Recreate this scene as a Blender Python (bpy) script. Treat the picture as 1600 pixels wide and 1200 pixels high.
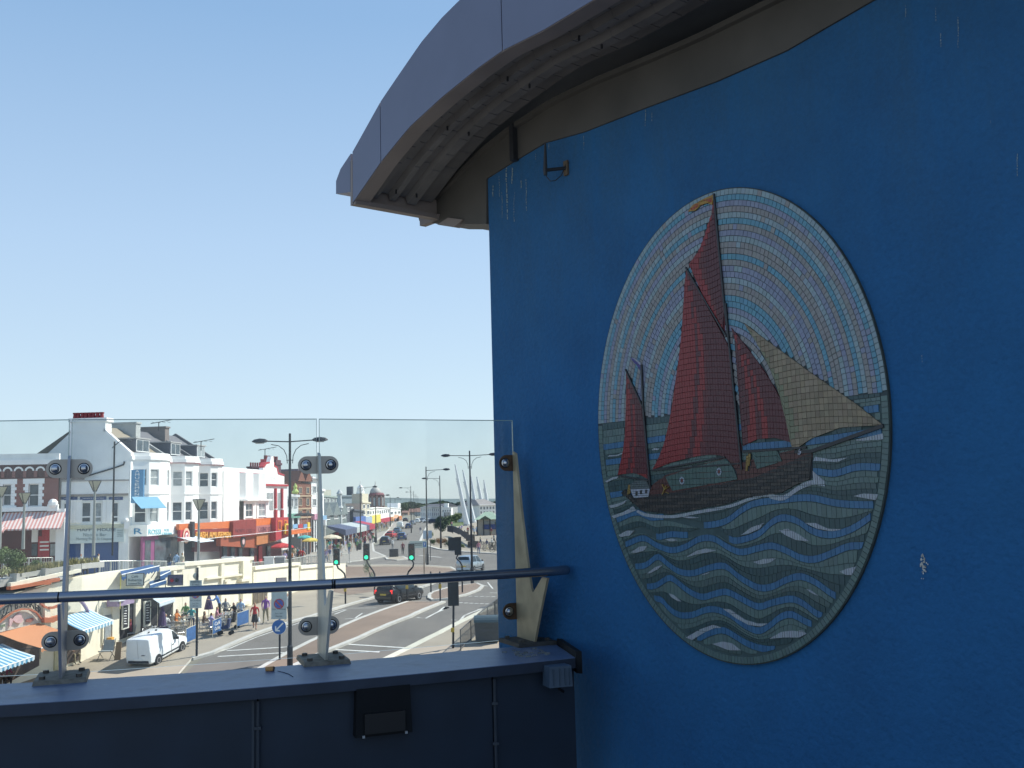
import bpy, bmesh, math, random
from mathutils import Vector, Matrix, Euler
from mathutils.geometry import tessellate_polygon
for _o in list(bpy.data.objects): bpy.data.objects.remove(_o)
S = bpy.context.scene; C = S.collection
R = math.radians
# ------------------------------------------------------------------ camera
FPX = 1559.0                                    # focal length in pixels of a 1600 px wide frame
CAMZ = 7.2
cam_d = bpy.data.cameras.new('camera'); cam = bpy.data.objects.new('camera', cam_d); C.objects.link(cam)
cam_d.sensor_width = 36; cam_d.lens = 36*FPX/1600; cam_d.clip_end = 9000; cam_d.clip_start = .05
MR = (Euler((R(90+6.6),0,0)).to_matrix() @ Matrix.Rotation(R(-1.5),3,'Z'))
cam.matrix_world = Matrix.Translation((0,0,CAMZ)) @ MR.to_4x4()
S.camera = cam
# ------------------------------------------------------------------ sky and sun
AZ = Vector((.90,.436)); EL = 47.0
w = bpy.data.worlds.new('World'); S.world = w; w.use_nodes = True
nt = w.node_tree; bg = nt.nodes['Background']
sk = nt.nodes.new('ShaderNodeTexSky'); sk.sky_type = 'NISHITA'; sk.sun_disc = False
sk.sun_elevation = R(EL); sk.sun_rotation = math.atan2(AZ.x, AZ.y)
sk.air_density = 1.0; sk.dust_density = .25; sk.ozone_density = 1.5
_n=nt.nodes; _l=nt.links; _tc=_n.new('ShaderNodeTexCoord'); _sp=_n.new('ShaderNodeSeparateXYZ'); _l.new(_tc.outputs['Generated'],_sp.inputs[0])
_cr=_n.new('ShaderNodeValToRGB'); _e=_cr.color_ramp.elements; _e[0].position=0; _e[0].color=(.475,.58,.655,1); _e[1].position=1; _e[1].color=(.13,.25,.52,1)
for _p,_c in ((.10,(.445,.565,.665,1)),(.25,(.36,.497,.662,1)),(.45,(.215,.362,.565,1))): _q=_e.new(_p); _q.color=_c
_l.new(_sp.outputs[2],_cr.inputs[0])
_sc=_n.new('ShaderNodeVectorMath'); _sc.operation='SCALE'; _sc.inputs['Scale'].default_value=.135; _l.new(sk.outputs[0],_sc.inputs[0])   # physical sky
_mx=_n.new('ShaderNodeMixRGB'); _mx.inputs[0].default_value=.82; _l.new(_sc.outputs[0],_mx.inputs[1]); _l.new(_cr.outputs[0],_mx.inputs[2])          # summer haze over the sea
_l.new(_mx.outputs[0], bg.inputs[0]); bg.inputs[1].default_value = 1.0
sd = bpy.data.lights.new('sun','SUN'); so = bpy.data.objects.new('sun', sd); C.objects.link(so)
sd.energy = 4.9; sd.angle = R(.5); sd.color = (1,.96,.89)
sv = Vector((AZ.x*math.cos(R(EL)), AZ.y*math.cos(R(EL)), math.sin(R(EL))))
so.rotation_euler = sv.to_track_quat('Z','Y').to_euler(); so.location = (30,20,60)
S.view_settings.view_transform = 'Standard'; S.view_settings.look = 'None'
S.view_settings.gamma = 1; S.view_settings.use_curve_mapping = False
S.view_settings.exposure = 0.45
S.render.engine = 'CYCLES'
S.cycles.max_bounces = 8; S.cycles.transparent_max_bounces = 24
# ------------------------------------------------------------------ geometry of sight (used to measure places from the photograph)
CAM = Vector((0,0,CAMZ))
def ray(px,py): return MR @ Vector(((px-800)/FPX,(600-py)/FPX,-1))
def atY(px,py,Y): d = ray(px,py); return CAM + d*(Y/d.y)
def atZ(px,py,z): d = ray(px,py); return CAM + d*((z-CAMZ)/d.z)
def zg(Y):
    if Y >= 68: return 0.0
    if Y >= 50: return -.0062*(68-Y)**2
    return -2.009 - (50-Y)*.10
def gp(px,py,h=0.0):
    z = h
    for _ in range(25): p = atZ(px,py,z); z = .5*z+.5*(zg(p.y)+h)
    return p
# ------------------------------------------------------------------ materials
_mats = {}
def mat(name, col, rough=.7, metal=0.0, var=.12, scale=6.0, bump=0.0, spec=.5, attr=None, emit=None, detail=4):
    if name in _mats: return _mats[name]
    m = bpy.data.materials.new(name); m.use_nodes = True; n = m.node_tree.nodes; l = m.node_tree.links
    b = n['Principled BSDF']; b.inputs['Roughness'].default_value = rough; b.inputs['Metallic'].default_value = metal
    b.inputs['Specular IOR Level'].default_value = spec
    tc = n.new('ShaderNodeTexCoord'); nz = n.new('ShaderNodeTexNoise'); nz.inputs['Scale'].default_value = scale
    nz.inputs['Detail'].default_value = detail; l.new(tc.outputs['Object'], nz.inputs['Vector'])
    mp = n.new('ShaderNodeMapRange'); mp.inputs[1].default_value = .25; mp.inputs[2].default_value = .75
    mp.inputs[3].default_value = 1-var; mp.inputs[4].default_value = 1+var; l.new(nz.outputs['Fac'], mp.inputs[0])
    mx = n.new('ShaderNodeVectorMath'); mx.operation = 'SCALE'; l.new(mp.outputs[0], mx.inputs['Scale'])
    if attr:
        at = n.new('ShaderNodeAttribute'); at.attribute_name = attr; l.new(at.outputs['Color'], mx.inputs[0])
    else: mx.inputs[0].default_value = col[:3]
    l.new(mx.outputs[0], b.inputs['Base Color'])
    if bump:
        bp = n.new('ShaderNodeBump'); bp.inputs['Strength'].default_value = bump; bp.inputs['Distance'].default_value = .01
        n2 = n.new('ShaderNodeTexNoise'); n2.inputs['Scale'].default_value = scale*12; n2.inputs['Detail'].default_value = 3
        l.new(tc.outputs['Object'], n2.inputs['Vector']); l.new(n2.outputs['Fac'], bp.inputs['Height']); l.new(bp.outputs[0], b.inputs['Normal'])
    if emit: b.inputs['Emission Color'].default_value = (*emit[:3],1); b.inputs['Emission Strength'].default_value = emit[3]
    _mats[name] = m; return m
def weather(m, amt, col, sc=(1.2,1.2,.25), lo=.45, hi=.75, nscale=1.0):
    "stains with a shape of their own, streaked by the mapping scale"
    n=m.node_tree.nodes; l=m.node_tree.links; b=n['Principled BSDF']; old=b.inputs['Base Color'].links[0].from_socket
    tc=n.new('ShaderNodeTexCoord'); mp=n.new('ShaderNodeMapping'); mp.inputs['Scale'].default_value=sc; l.new(tc.outputs['Object'],mp.inputs[0])
    nz=n.new('ShaderNodeTexNoise'); nz.inputs['Scale'].default_value=nscale; nz.inputs['Detail'].default_value=8; nz.inputs['Roughness'].default_value=.65; l.new(mp.outputs[0],nz.inputs['Vector'])
    r=n.new('ShaderNodeMapRange'); r.inputs[1].default_value=lo; r.inputs[2].default_value=hi; r.inputs[4].default_value=amt; l.new(nz.outputs['Fac'],r.inputs[0])
    mx=n.new('ShaderNodeMixRGB'); l.new(r.outputs[0],mx.inputs[0]); l.new(old,mx.inputs[1]); mx.inputs[2].default_value=(*col,1); l.new(mx.outputs[0],b.inputs['Base Color']); return m
def hexc(h):
    h = h.lstrip('#'); v = [int(h[i:i+2],16)/255 for i in (0,2,4)]
    return tuple(x/12.92 if x<.04045 else ((x+.055)/1.055)**2.4 for x in v)
# ------------------------------------------------------------------ mesh builder
class MB:
    def __init__(s, xf=None): s.v=[]; s.f=[]; s.c=[]; s.xf=xf; s.col=(1,1,1); s.mi=[]; s.m=0
    def V(s, p):
        p = Vector(p)
        if s.xf: p = s.xf(p)
        s.v.append(p); return len(s.v)-1
    def F(s, idx): s.f.append(tuple(idx)); s.c.append(s.col); s.mi.append(s.m)
    def poly(s, pts): s.F([s.V(p) for p in pts])
    def box(s, x0,x1,y0,y1,z0,z1, t=0, tz=None):
        # t: taper of the top
        a=[s.V(p) for p in ((x0,y0,z0),(x1,y0,z0),(x1,y1,z0),(x0,y1,z0),(x0+t,y0+t,z1),(x1-t,y0+t,z1),(x1-t,y1-t,z1),(x0+t,y1-t,z1))]
        for q in ((0,3,2,1),(4,5,6,7),(0,1,5,4),(1,2,6,5),(2,3,7,6),(3,0,4,7)): s.F([a[i] for i in q])
    def loft(s, rings, cap=True, closed=True):
        ids=[[s.V(p) for p in r] for r in rings]; n=len(ids[0])
        for a,b in zip(ids,ids[1:]):
            for i in range(n if closed else n-1):
                j=(i+1)%n; s.F((a[i],a[j],b[j],b[i]))
        if cap and closed: s.F(ids[0][::-1]); s.F(ids[-1])
    def tube(s, pts, r, n=8, cap=True):
        pts=[Vector(p) for p in pts]; rr = r if isinstance(r,(list,tuple)) else [r]*len(pts); rings=[]
        up=None
        for i,p in enumerate(pts):
            d=(pts[min(i+1,len(pts)-1)]-pts[max(i-1,0)]).normalized()
            if up is None:
                up = Vector((0,0,1)) if abs(d.z)<.9 else Vector((1,0,0))
            a=d.cross(up)
            if a.length<1e-4: a=d.cross(Vector((0,1,0)))
            a.normalize(); b=d.cross(a).normalized(); up=b.cross(d)*-1 if False else up
            rings.append([p+(a*math.cos(2*math.pi*k/n)+b*math.sin(2*math.pi*k/n))*rr[i] for k in range(n)])
        s.loft(rings,cap)
    def cyl(s, c, r, z0, z1, n=12, r2=None): 
        r2=r if r2 is None else r2
        s.loft([[(c[0]+r*math.cos(2*math.pi*k/n),c[1]+r*math.sin(2*math.pi*k/n),z0) for k in range(n)],
                [(c[0]+r2*math.cos(2*math.pi*k/n),c[1]+r2*math.sin(2*math.pi*k/n),z1) for k in range(n)]])
    def lathe(s, c, prof, n=12, sx=1, sy=1):
        s.loft([[(c[0]+r*sx*math.cos(2*math.pi*k/n),c[1]+r*sy*math.sin(2*math.pi*k/n),c[2]+z) for k in range(n)] for r,z in prof])
    def prism(s, outline, d0, d1, axis='y'):
        # outline in (x,z) extruded along y
        tri = tessellate_polygon([[Vector((a,b,0)) for a,b in outline]])
        i0=[s.V((a,d0,b)) for a,b in outline]; i1=[s.V((a,d1,b)) for a,b in outline]; n=len(outline)
        for t in tri: s.F([i0[k] for k in t]); s.F([i1[k] for k in reversed(t)])
        for i in range(n): j=(i+1)%n; s.F((i0[i],i0[j],i1[j],i1[i]))
    def sphere(s, c, r, n=10, m=6, sz=1):
        s.lathe(c, [(max(.001,r*math.sin(math.pi*k/m)), -r*sz*math.cos(math.pi*k/m)) for k in range(m+1)], n)
    def build(s, name, m, parent=None, smooth=False, local=False, colors=False, **tags):
        me = bpy.data.meshes.new(name)
        off = Vector((0,0,0)) if (parent is None or local) else origin(parent)
        me.from_pydata([tuple(v-off) for v in s.v], [], s.f)
        for x in (m if isinstance(m,(list,tuple)) else [m]): me.materials.append(x)
        if isinstance(m,(list,tuple)): me.polygons.foreach_set('material_index', s.mi)
        if colors:
            ca = me.color_attributes.new('tint','FLOAT_COLOR','CORNER'); k=0; buf=[]
            for p,c in zip(me.polygons, s.c): buf += [*c,1.0]*p.loop_total
            ca.data.foreach_set('color', buf)
        bm = bmesh.new(); bm.from_mesh(me)
        if not colors: bmesh.ops.recalc_face_normals(bm, faces=bm.faces)
        bm.to_mesh(me); bm.free()
        if smooth:
            me.polygons.foreach_set('use_smooth',[True]*len(me.polygons))
        o = bpy.data.objects.new(name, me); C.objects.link(o)
        if parent is not None: o.parent = parent
        for k,v in tags.items():
            if v is not None: o[k] = v
        if smooth == 'auto':
            me.polygons.foreach_set('use_smooth',[True]*len(me.polygons)); me.set_sharp_from_angle(angle=R(35))
        return o
def origin(o):
    p = Vector((0,0,0))
    while o is not None: p = p + Vector(o.location); o = o.parent
    return p
def thing(name, label, cat, loc=(0,0,0), rz=0, group=None):
    o = bpy.data.objects.new(name, None); C.objects.link(o); o.location = loc; o.rotation_euler = (0,0,rz)
    o.empty_display_size = .2; o['label']=label; o['category']=cat
    if group: o['group']=group
    return o
def kids(o): return [c for c in bpy.data.objects if c.parent == o]
def dup(root, loc, rz=0, label=None, group=None, scale=None):
    ch = {}
    for c in bpy.data.objects:
        if c.parent: ch.setdefault(c.parent.name, []).append(c)
    def cp(o, par):
        n = o.copy(); C.objects.link(n)
        if par is not None: n.parent = par
        for c in ch.get(o.name, []): cp(c, n)
        return n
    r = cp(root, None); r.location = loc; r.rotation_euler = (0,0,rz)
    if label: r['label']=label
    if group: r['group']=group
    if scale: r.scale = (scale,)*3
    return r
class Fac:
    "vertical plane through two ground points; local x along, y outward (right-hand side towards the viewer), z world height"
    def __init__(s, p0, p1, off=0.0):
        s.p0=Vector((p0[0],p0[1],0)); s.e=(Vector((p1[0],p1[1],0))-s.p0); s.len=s.e.length; s.e.normalize()
        s.n=Vector((s.e.y,-s.e.x,0))
        if s.n.dot(CAM-s.p0) < 0: s.n = -s.n
        s.p0 = s.p0 + s.n*off
    def P(s, q): return s.p0 + s.e*q[0] + s.n*q[1] + Vector((0,0,q[2]))
    def uv(s, px, py, w=0.0):
        d=ray(px,py); t=((s.p0+s.n*w)-CAM).dot(s.n)/d.dot(s.n); h=CAM+d*t
        return ((h-s.p0).dot(s.e), h.z)
    def mb(s): return MB(s.P)
def lerp(a,b,t): return a+(b-a)*t
def interp(tab, x):
    if x<=tab[0][0]: return tab[0][1]
    for (a,va),(b,vb) in zip(tab,tab[1:]):
        if x<=b: return va+(vb-va)*(x-a)/(b-a)
    return tab[-1][1]
def text(s, m, name, parent, F, s0, s1, z0, z1, w, depth=.02, arc=None, slope=0.0, **tags):
    "lettering on a facade plane, fitted to a rectangle"
    cu = bpy.data.curves.new('t','FONT'); cu.body = s; cu.align_x='LEFT'; cu.resolution_u = 2
    o = bpy.data.objects.new('t',cu); C.objects.link(o)
    dg = bpy.context.evaluated_depsgraph_get(); dg.update(); me = bpy.data.meshes.new_from_object(o.evaluated_get(dg))
    xs=[v.co.x for v in me.vertices]; ys=[v.co.y for v in me.vertices]
    x0,x1,y0,y1=min(xs),max(xs),min(ys),max(ys)
    mb = MB()
    bm = bmesh.new(); bm.from_mesh(me); r = bmesh.ops.extrude_face_region(bm, geom=bm.faces[:])
    bmesh.ops.translate(bm, verts=[g for g in r['geom'] if isinstance(g,bmesh.types.BMVert)], vec=(0,0,1))
    bm.verts.index_update()
    zz=[v.co.z for v in bm.verts]
    for v in bm.verts:
        tx=(v.co.x-x0)/(x1-x0); ty=(v.co.y-y0)/(y1-y0); d = w + (depth if v.co.z>.5 else 0)
        if arc:
            ss,z = arc(tx,ty)
        else: ss=lerp(s0,s1,tx); z=lerp(z0,z1,ty)+slope*tx
        mb.v.append(F.P((ss,d,z)))
    for f in bm.faces: mb.F([v.index for v in f.verts])
    bm.free(); bpy.data.objects.remove(o); bpy.data.curves.remove(cu); bpy.data.meshes.remove(me)
    return mb.build(name, m, parent, **tags)
# ================================================================== FOREGROUND: deck, blue building, parapet, balustrade
random.seed(3)
def wallmat():
    m = mat('blue_stucco', (.0096,.098,.245), .85, var=.10, scale=3.0, bump=.8)
    n=m.node_tree.nodes; l=m.node_tree.links; b=n['Principled BSDF']
    old=b.inputs['Base Color'].links[0].from_socket
    tc=n.new('ShaderNodeTexCoord'); sp=n.new('ShaderNodeSeparateXYZ'); l.new(tc.outputs['Object'],sp.inputs[0])
    mp=n.new('ShaderNodeMapping'); mp.inputs['Scale'].default_value=(3.5,3.5,.5); l.new(tc.outputs['Object'],mp.inputs[0])
    nz=n.new('ShaderNodeTexNoise'); nz.inputs['Scale'].default_value=1.6; nz.inputs['Detail'].default_value=9; nz.inputs['Roughness'].default_value=.7; l.new(mp.outputs[0],nz.inputs['Vector'])
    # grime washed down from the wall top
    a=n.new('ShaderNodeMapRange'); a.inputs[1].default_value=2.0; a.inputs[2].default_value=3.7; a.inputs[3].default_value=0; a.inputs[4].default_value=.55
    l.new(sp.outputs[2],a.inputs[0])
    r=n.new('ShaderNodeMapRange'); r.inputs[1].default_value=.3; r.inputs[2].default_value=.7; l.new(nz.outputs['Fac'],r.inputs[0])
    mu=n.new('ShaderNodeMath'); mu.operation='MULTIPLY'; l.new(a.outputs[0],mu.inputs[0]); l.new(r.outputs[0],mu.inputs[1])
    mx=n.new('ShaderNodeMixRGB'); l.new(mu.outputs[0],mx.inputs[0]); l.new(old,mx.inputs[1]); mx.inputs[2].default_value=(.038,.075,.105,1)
    l.new(mx.outputs[0],b.inputs['Base Color'])
    return m
M_wall = wallmat(); weather(M_wall,.20,(.018,.14,.34),(1,1,1),.45,.62,55); weather(M_wall,.22,(.004,.055,.15),(1,1,1),.50,.66,38); weather(M_wall,.35,(.02,.13,.27),(.8,.8,.5),.42,.8,1.3); weather(M_wall,.30,(.006,.06,.16),(.6,.6,.6),.5,.7,2.2)
M_fascia = mat('fascia_metal', (.15,.155,.215), .45, .2, var=.05, scale=3)
M_soffit = mat('corrugated_soffit', (.165,.145,.135), .75, 0, var=.22, scale=5)
M_lip = mat('soffit_trim', (.24,.19,.17), .6, 0, var=.12, scale=4)
M_beam = mat('beam_paint', (.080,.068,.058), .7, 0, var=.2, scale=3)
M_dark = mat('dark_metal', (.035,.035,.04), .5, .3)
e2 = Vector((.6156,-.788)); Q = Vector((.663,5.17))*1.05
WF = Fac(Q, Q+e2); _s,_z = WF.uv(771,650); WF = Fac((WF.P((_s,0,0)).x, WF.P((_s,0,0)).y), (WF.P((_s+1,0,0)).x, WF.P((_s+1,0,0)).y))
DECK = 5.6
bb = WF.P((0,0,DECK))
BLD = thing('seaside_building', 'blue rendered building with curved grey metal roof beside the deck', 'building', bb)
top = [WF.uv(*p) for p in ((760,279),(801,253),(851,223),(912,206),(1009,168),(1119,127),(1228,79),(1364,0))]
top[0] = (0.0, top[0][1])
zt = top[-1][1]; st = top[-1][0]
ftop = [WF.uv(*p, w=.69) for p in ((551,237),(595,158),(627,111),(658,66),(690,28),(718,0))]
flow = [WF.uv(*p, w=.69) for p in ((551,317),(595,253),(639,199),(690,152),(747,106),(785,79),(848,47.5),(924,1.6))]

if 0:
    print('WALLTOP',[(round(a,2),round(b,2)) for a,b in top]); print('FTOP',[(round(a,2),round(b,2)) for a,b in ftop]); print('FLOW',[(round(a,2),round(b,2)) for a,b in flow])
mb = WF.mb(); mb.prism([(0,0),(0,top[0][1])]+top[1:]+[(9,zt),(9,0)], 0, -6); mb.build('wall', M_wall, BLD)
# verge fascia: one bent panel after another
zl = flow+[(flow[-1][0]+1.5,flow[-1][1]+.05),(9,flow[-1][1]+.05)]
zh = ftop+[(ftop[-1][0]+1.0,ftop[-1][1]+.12),(ftop[-1][0]+3,ftop[-1][1]+.12),(9,ftop[-1][1]+.12)]
def fz(s): return interp(zl,s)
def fh(s): return max(interp(zh,s), fz(s)+.30)
cuts = [flow[0][0], flow[1][0], flow[5][0], 3.1, 5.0, 7.0, 9.0]
for a,b in zip(cuts,cuts[1:]):
    n=max(2,int((b-a)/.07)); mb=WF.mb()
    rings=[]
    for i in range(n+1):
        s=lerp(a+.004,b-.004,i/n); rings.append([(s,.69,fz(s)),(s,.69,fh(s)),(s,.63,fh(s)+.02),(s,.63,fz(s)+.03)])
    mb.loft(rings); mb.build('fascia_panel', M_fascia, BLD, smooth='auto')
# underside trim strip
mb=WF.mb(); rings=[]
for i in range(140):
    s=lerp(flow[0][0],9,i/139); z=fz(s); rings.append([(s,.685,z-.004),(s,.575,z+.0),(s,.575,z+.05),(s,.685,z+.03)])
mb.loft(rings); mb.build('verge_trim', M_lip, BLD, smooth='auto')
# corrugated soffit
prof=[]; wv=.47
pat=[(0,0),(.05,0),(.062,.035),(.115,.035),(.127,0),(.16,0),(.172,.035),(.225,.035),(.237,0),(.29,0),(.302,.035),(.40,.035)]
for k,(a,b) in enumerate(pat): prof.append((.575-a*1.27, b*1.25))
segs=[flow[0][0]+.02]
s=flow[1][0]-.02
while s<5: segs.append(s); s+= .16
segs.append(9)
mb=WF.mb(); rings=[]
for a,b in zip(segs,segs[1:]):
    for t in (0.02,.5,.965):
        s=lerp(a,b,t); rings.append([(s,w_,fz(s)+.045+h) for w_,h in prof])
    for t in (.972,.992):
        s=lerp(a,b,t); rings.append([(s,w_,fz(s)+.0495+h) for w_,h in prof])
mb.loft(rings,closed=False); mb.build('soffit_sheet', M_soffit, BLD)
# screws
mb=WF.mb()
for i in range(9):
    s=flow[0][0]+.12+i*.63
    for w_ in (.42,.255): mb.box(s,s+.009,w_,w_+.009,fz(s)+.02,fz(s)+.05)
mb.build('soffit_screws', M_dark, BLD, kind='stuff')
# beam over the wall head
bt=[WF.uv(*p,w=.012) for p in ((652,332),(706,282),(753,234),(801,196),(864,155),(935,121),(1031,81),(1097,52),(1190,6))]
bl=[WF.uv(*p,w=.012) for p in ((655,345),(686,350),(760,350))]
tw=[WF.uv(*p,w=.012) for p in ((760,279),(801,253),(851,223),(912,206),(1009,168),(1119,127),(1228,79),(1364,0))]
mb=WF.mb()
up=[(s,z) for s,z in bt]+[(9,bt[-1][1])]
mb.prism([bl[0]]+up+[(9,tw[-1][1])]+tw[::-1]+[bl[2],bl[1]], .012, -.25); mb.build('eaves_beam', M_beam, BLD)
for pp_ in ([(655,334),(656,353),(683,343),(684,334)],[(683,351),(709,355),(722,343),(700,340)]):
    mb=WF.mb(); mb.prism([WF.uv(x,y,.03) for x,y in pp_],.03,-.02); mb.build('bracket_tab',M_lip,BLD)
mb=WF.mb(); rings=[]
for i in range(60):
    s=lerp(bt[0][0],6,i/59); z=interp(up,s); rings.append([(s,.04,z-.035),(s,.04,z-.005),(s,.012,z),(s,.012,z-.04)])
mb.loft(rings); mb.build('beam_flange', M_beam, BLD)
a=WF.uv(799,196,.03); b=WF.uv(806,250,.03)
mb=WF.mb(); mb.box(a[0],b[0],.008,.05,b[1],a[1]); mb.build('hanger', M_dark, BLD)
# roof covering and the eaves end
mb=WF.mb(); rings=[]
for i in range(80):
    s=lerp(flow[0][0],9,i/79); rings.append([(s,.60,fh(s)+.015),(s,-6.3,fh(s)+.015),(s,-6.3,fz(s)+.14),(s,-.06,fz(s)+.14),(s,.60,fz(s)+.14)])
mb.loft(rings); mb.build('roof_covering', mat('roof_metal',(.25,.26,.28),.5,.4), BLD, smooth='auto')
s0=flow[0][0]; z0=flow[0][1]
mb=WF.mb(); mb.box(s0-.03,s0,.69,-6.3,z0-.012,z0+.30); mb.box(s0,s0+.03,.685,-6.3,z0-.012,z0+.02); mb.build('eaves_plate', M_lip, BLD)
g=[WF.uv(*p,w=.69) for p in ((548,300),(525,303),(525,283),(532,264),(548,240))]
mb=WF.mb(); mb.prism(g,.69,-6.3); mb.build('gutter', M_fascia, BLD)
# drips of bird lime on the wall: small raised crusts
mb=WF.mb()
for (px,py,L,wd) in ((792,262,95,3),(801,262,30,3),(771,290,22,3),(815,282,14,3),(822,280,60,1.5),(1009,172,32,1.6),(1019,176,18,1.4),(858,224,12,2),(912,212,28,1.4),(1415,8,22,1.4),(1463,12,26,1.4),(1470,52,28,2),(1497,26,58,2),(1590,240,42,2.2),(1441,555,14,1.3),(838,240,12,1.6),(780,275,40,1.4),(785,300,50,1.2),(805,300,55,1.4),(1548,188,6,1.5)):
    L*=.85; n=max(3,int(L/4)); x=px
    for i in range(n):
        y=py+L*i/n; h=L/n*random.uniform(.55,1.1); x+=random.uniform(-.5,.5); q=wd*random.uniform(.3,.8)
        pts=[WF.uv(x-q/2,y),WF.uv(x+q/2,y+random.uniform(0,1)),WF.uv(x+q/2*random.uniform(.4,1),y+h),WF.uv(x-q/2,y+h)]
        mb.poly([(a,.0025,b) for a,b in pts])
mb.build('lime_streaks', mat('lime',(.20,.25,.27),.9,var=.3,scale=60), BLD, kind='stuff')
mb=WF.mb()
for i in range(36):
    x=1443+random.gauss(0,2.6)+ (i%3); y=877+random.gauss(0,6)+i*.35; q=random.uniform(.8,2.2)
    pts=[WF.uv(x+q*math.cos(k*1.26+i)*random.uniform(.6,1),y+q*1.3*math.sin(k*1.26+i)) for k in range(5)]
    mb.poly([(a,.003+.0002*i,b) for a,b in pts])
mb.build('lime_splash', mat('lime_splash',(.45,.43,.38),.9,var=.8,scale=90), BLD, kind='stuff')
# wall aerial
a=WF.uv(886,263); foot=WF.P((a[0],0,a[1]))
AE=thing('wall_aerial','small black aerial on an angled arm with a looped cable high on the blue wall','aerial',foot)
mb=WF.mb(); mb.box(a[0]-.018,a[0]+.018,.001,.014,a[1]-.045,a[1]+.045); mb.build('wall_plate',mat('rusty_plate',(.12,.08,.05),.8),AE)
W_=.13; b=WF.uv(852,266,W_); mb=WF.mb(); mb.tube([(a[0],.01,a[1]),(b[0],W_,b[1])],.011); mb.build('arm',M_dark,AE)
t=WF.uv(852,224,W_); mb=WF.mb(); mb.tube([(b[0],W_,b[1]-.03),(b[0],W_,b[1]),(t[0],W_,t[1])],[.011,.013,.006]); mb.build('whip',M_dark,AE)
pts=[]
for px,py,w_ in ((853,268,.13),(854,276,.12),(860,283,.1),(868,282,.07),(877,274,.04),(882,262,.02),(886,252,.006),(889,255,.004)):
    q=WF.uv(px,py,w_); pts.append((q[0],w_,q[1]))
mb=WF.mb(); mb.tube(pts,.0028,5); mb.build('cable',M_dark,AE)
# ------------------------------------------------------------------ deck, parapet and ledge
ZL=6.35
def ci(x): return 5.332+.4735*x+.0635*x*x if x>-3.73 else 4.449
def cpt(x, off):
    s_=.4735+.127*max(x,-3.73); n=Vector((-s_,1)).normalized(); return Vector((x,ci(x)))+n*off
xs=[-6+i*.25 for i in range(26)]+[.30]
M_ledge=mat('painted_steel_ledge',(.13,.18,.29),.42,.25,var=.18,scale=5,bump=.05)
weather(M_ledge,.55,(.05,.06,.08),(1,1,1),.5,.68,5); weather(M_ledge,.4,(.24,.28,.36),(1,1,1),.55,.7,14)
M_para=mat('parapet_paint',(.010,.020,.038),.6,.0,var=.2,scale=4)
PAR=thing('parapet_wall','dark blue steel parapet with a flat blue ledge across the bottom of the view','parapet',(0,5.3,DECK))
mb=MB(); rings=[]
for x in xs:
    a=cpt(x,0); b=cpt(x,.585)
    if x>.2: b=Vector((.215,6.0))
    rings.append([(a.x,a.y,ZL-.052),(b.x,b.y,ZL-.052),(b.x,b.y,ZL),(a.x,a.y,ZL)])
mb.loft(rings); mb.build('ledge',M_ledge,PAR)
mb=MB(); rings=[]
for x in xs:
    a=cpt(x,-.003); b=cpt(x,.0); rings.append([(a.x,a.y,ZL-.054),(b.x,b.y,ZL-.054),(b.x,b.y,ZL-.003),(a.x,a.y,ZL-.003)])
mb.loft(rings); mb.build('ledge_lip',mat('ledge_lip_shade',(.022,.032,.055),.55,.1,var=.25,scale=6),PAR)  # front face of the ledge, its shade painted in as a darker blue
pcuts=[-6,-4.2,-2.62,-1.235,-.12,.32]
for a,b in zip(pcuts,pcuts[1:]):
    mb=MB(); rings=[]
    for i in range(7):
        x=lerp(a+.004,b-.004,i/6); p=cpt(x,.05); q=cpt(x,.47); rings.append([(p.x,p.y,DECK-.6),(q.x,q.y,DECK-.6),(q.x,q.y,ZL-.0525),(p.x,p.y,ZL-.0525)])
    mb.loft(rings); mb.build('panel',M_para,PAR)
def ppos(px,py,off=.05):
    # place on the parapet's inner face under a sight line
    d=ray(px,py); best=None
    for i in range(800):
        x=-4+i*.0055; p=cpt(x,off); e=abs(p.x/p.y-d.x/d.y)
        if best is None or e<best[0]: best=(e,x,p)
    x,p=best[1],best[2]; return x,p,CAMZ+d.z*(p.y/d.y)
M_cond=mat('conduit',(.028,.036,.05),.6)
for px in (403,774):
    x,p,z=ppos(px,1100,.035); mb=MB(); mb.tube([(p.x,p.y,DECK),(p.x,p.y,ZL-.07)],.009); mb.build('conduit',M_cond,PAR)
    mb=MB()
    for zz in (5.95,6.15): mb.box(p.x-.016,p.x+.016,p.y-.012,p.y+.012,zz,zz+.014)
    mb.build('pipe_clip',M_cond,PAR)
x,p,z=ppos(397,1150,.047); mb=MB(); mb.box(p.x-.012,p.x+.0,p.y-.003,p.y+.01,DECK,ZL-.07); mb.build('conduit',mat('conduit_edge',(.03,.04,.055),.6),PAR)
# bulkhead lamp below the ledge
xa,pa,za=ppos(552,1075,.04); xb,pb,zb=ppos(640,1140,.04)
LF=Fac((pa.x,pa.y),(pb.x,pb.y)); L=(pb-pa).length
BL=thing('bulkhead_lamp','black rectangular bulkhead lamp fixed under the ledge','wall lamp',(pa.x,pa.y,zb))
M_blk=mat('black_plastic',(.006,.007,.009),.7,spec=.25)
mb=LF.mb(); mb.box(0,L,-.01,.06,zb,za,.008); mb.build('housing',M_blk,BL)
mb=LF.mb(); mb.box(.04,L-.04,.055,.075,zb+.015,zb+.11); mb.build('lens_frame',mat('black_gloss',(.005,.005,.007),.45),BL)
for q in (.03,L-.04):
    mb=LF.mb(); mb.box(q,q+.012,.06,.07,zb-.002,zb+.01); mb.build('screw',mat('zinc',(.4,.42,.45),.4,.7),BL)
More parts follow.
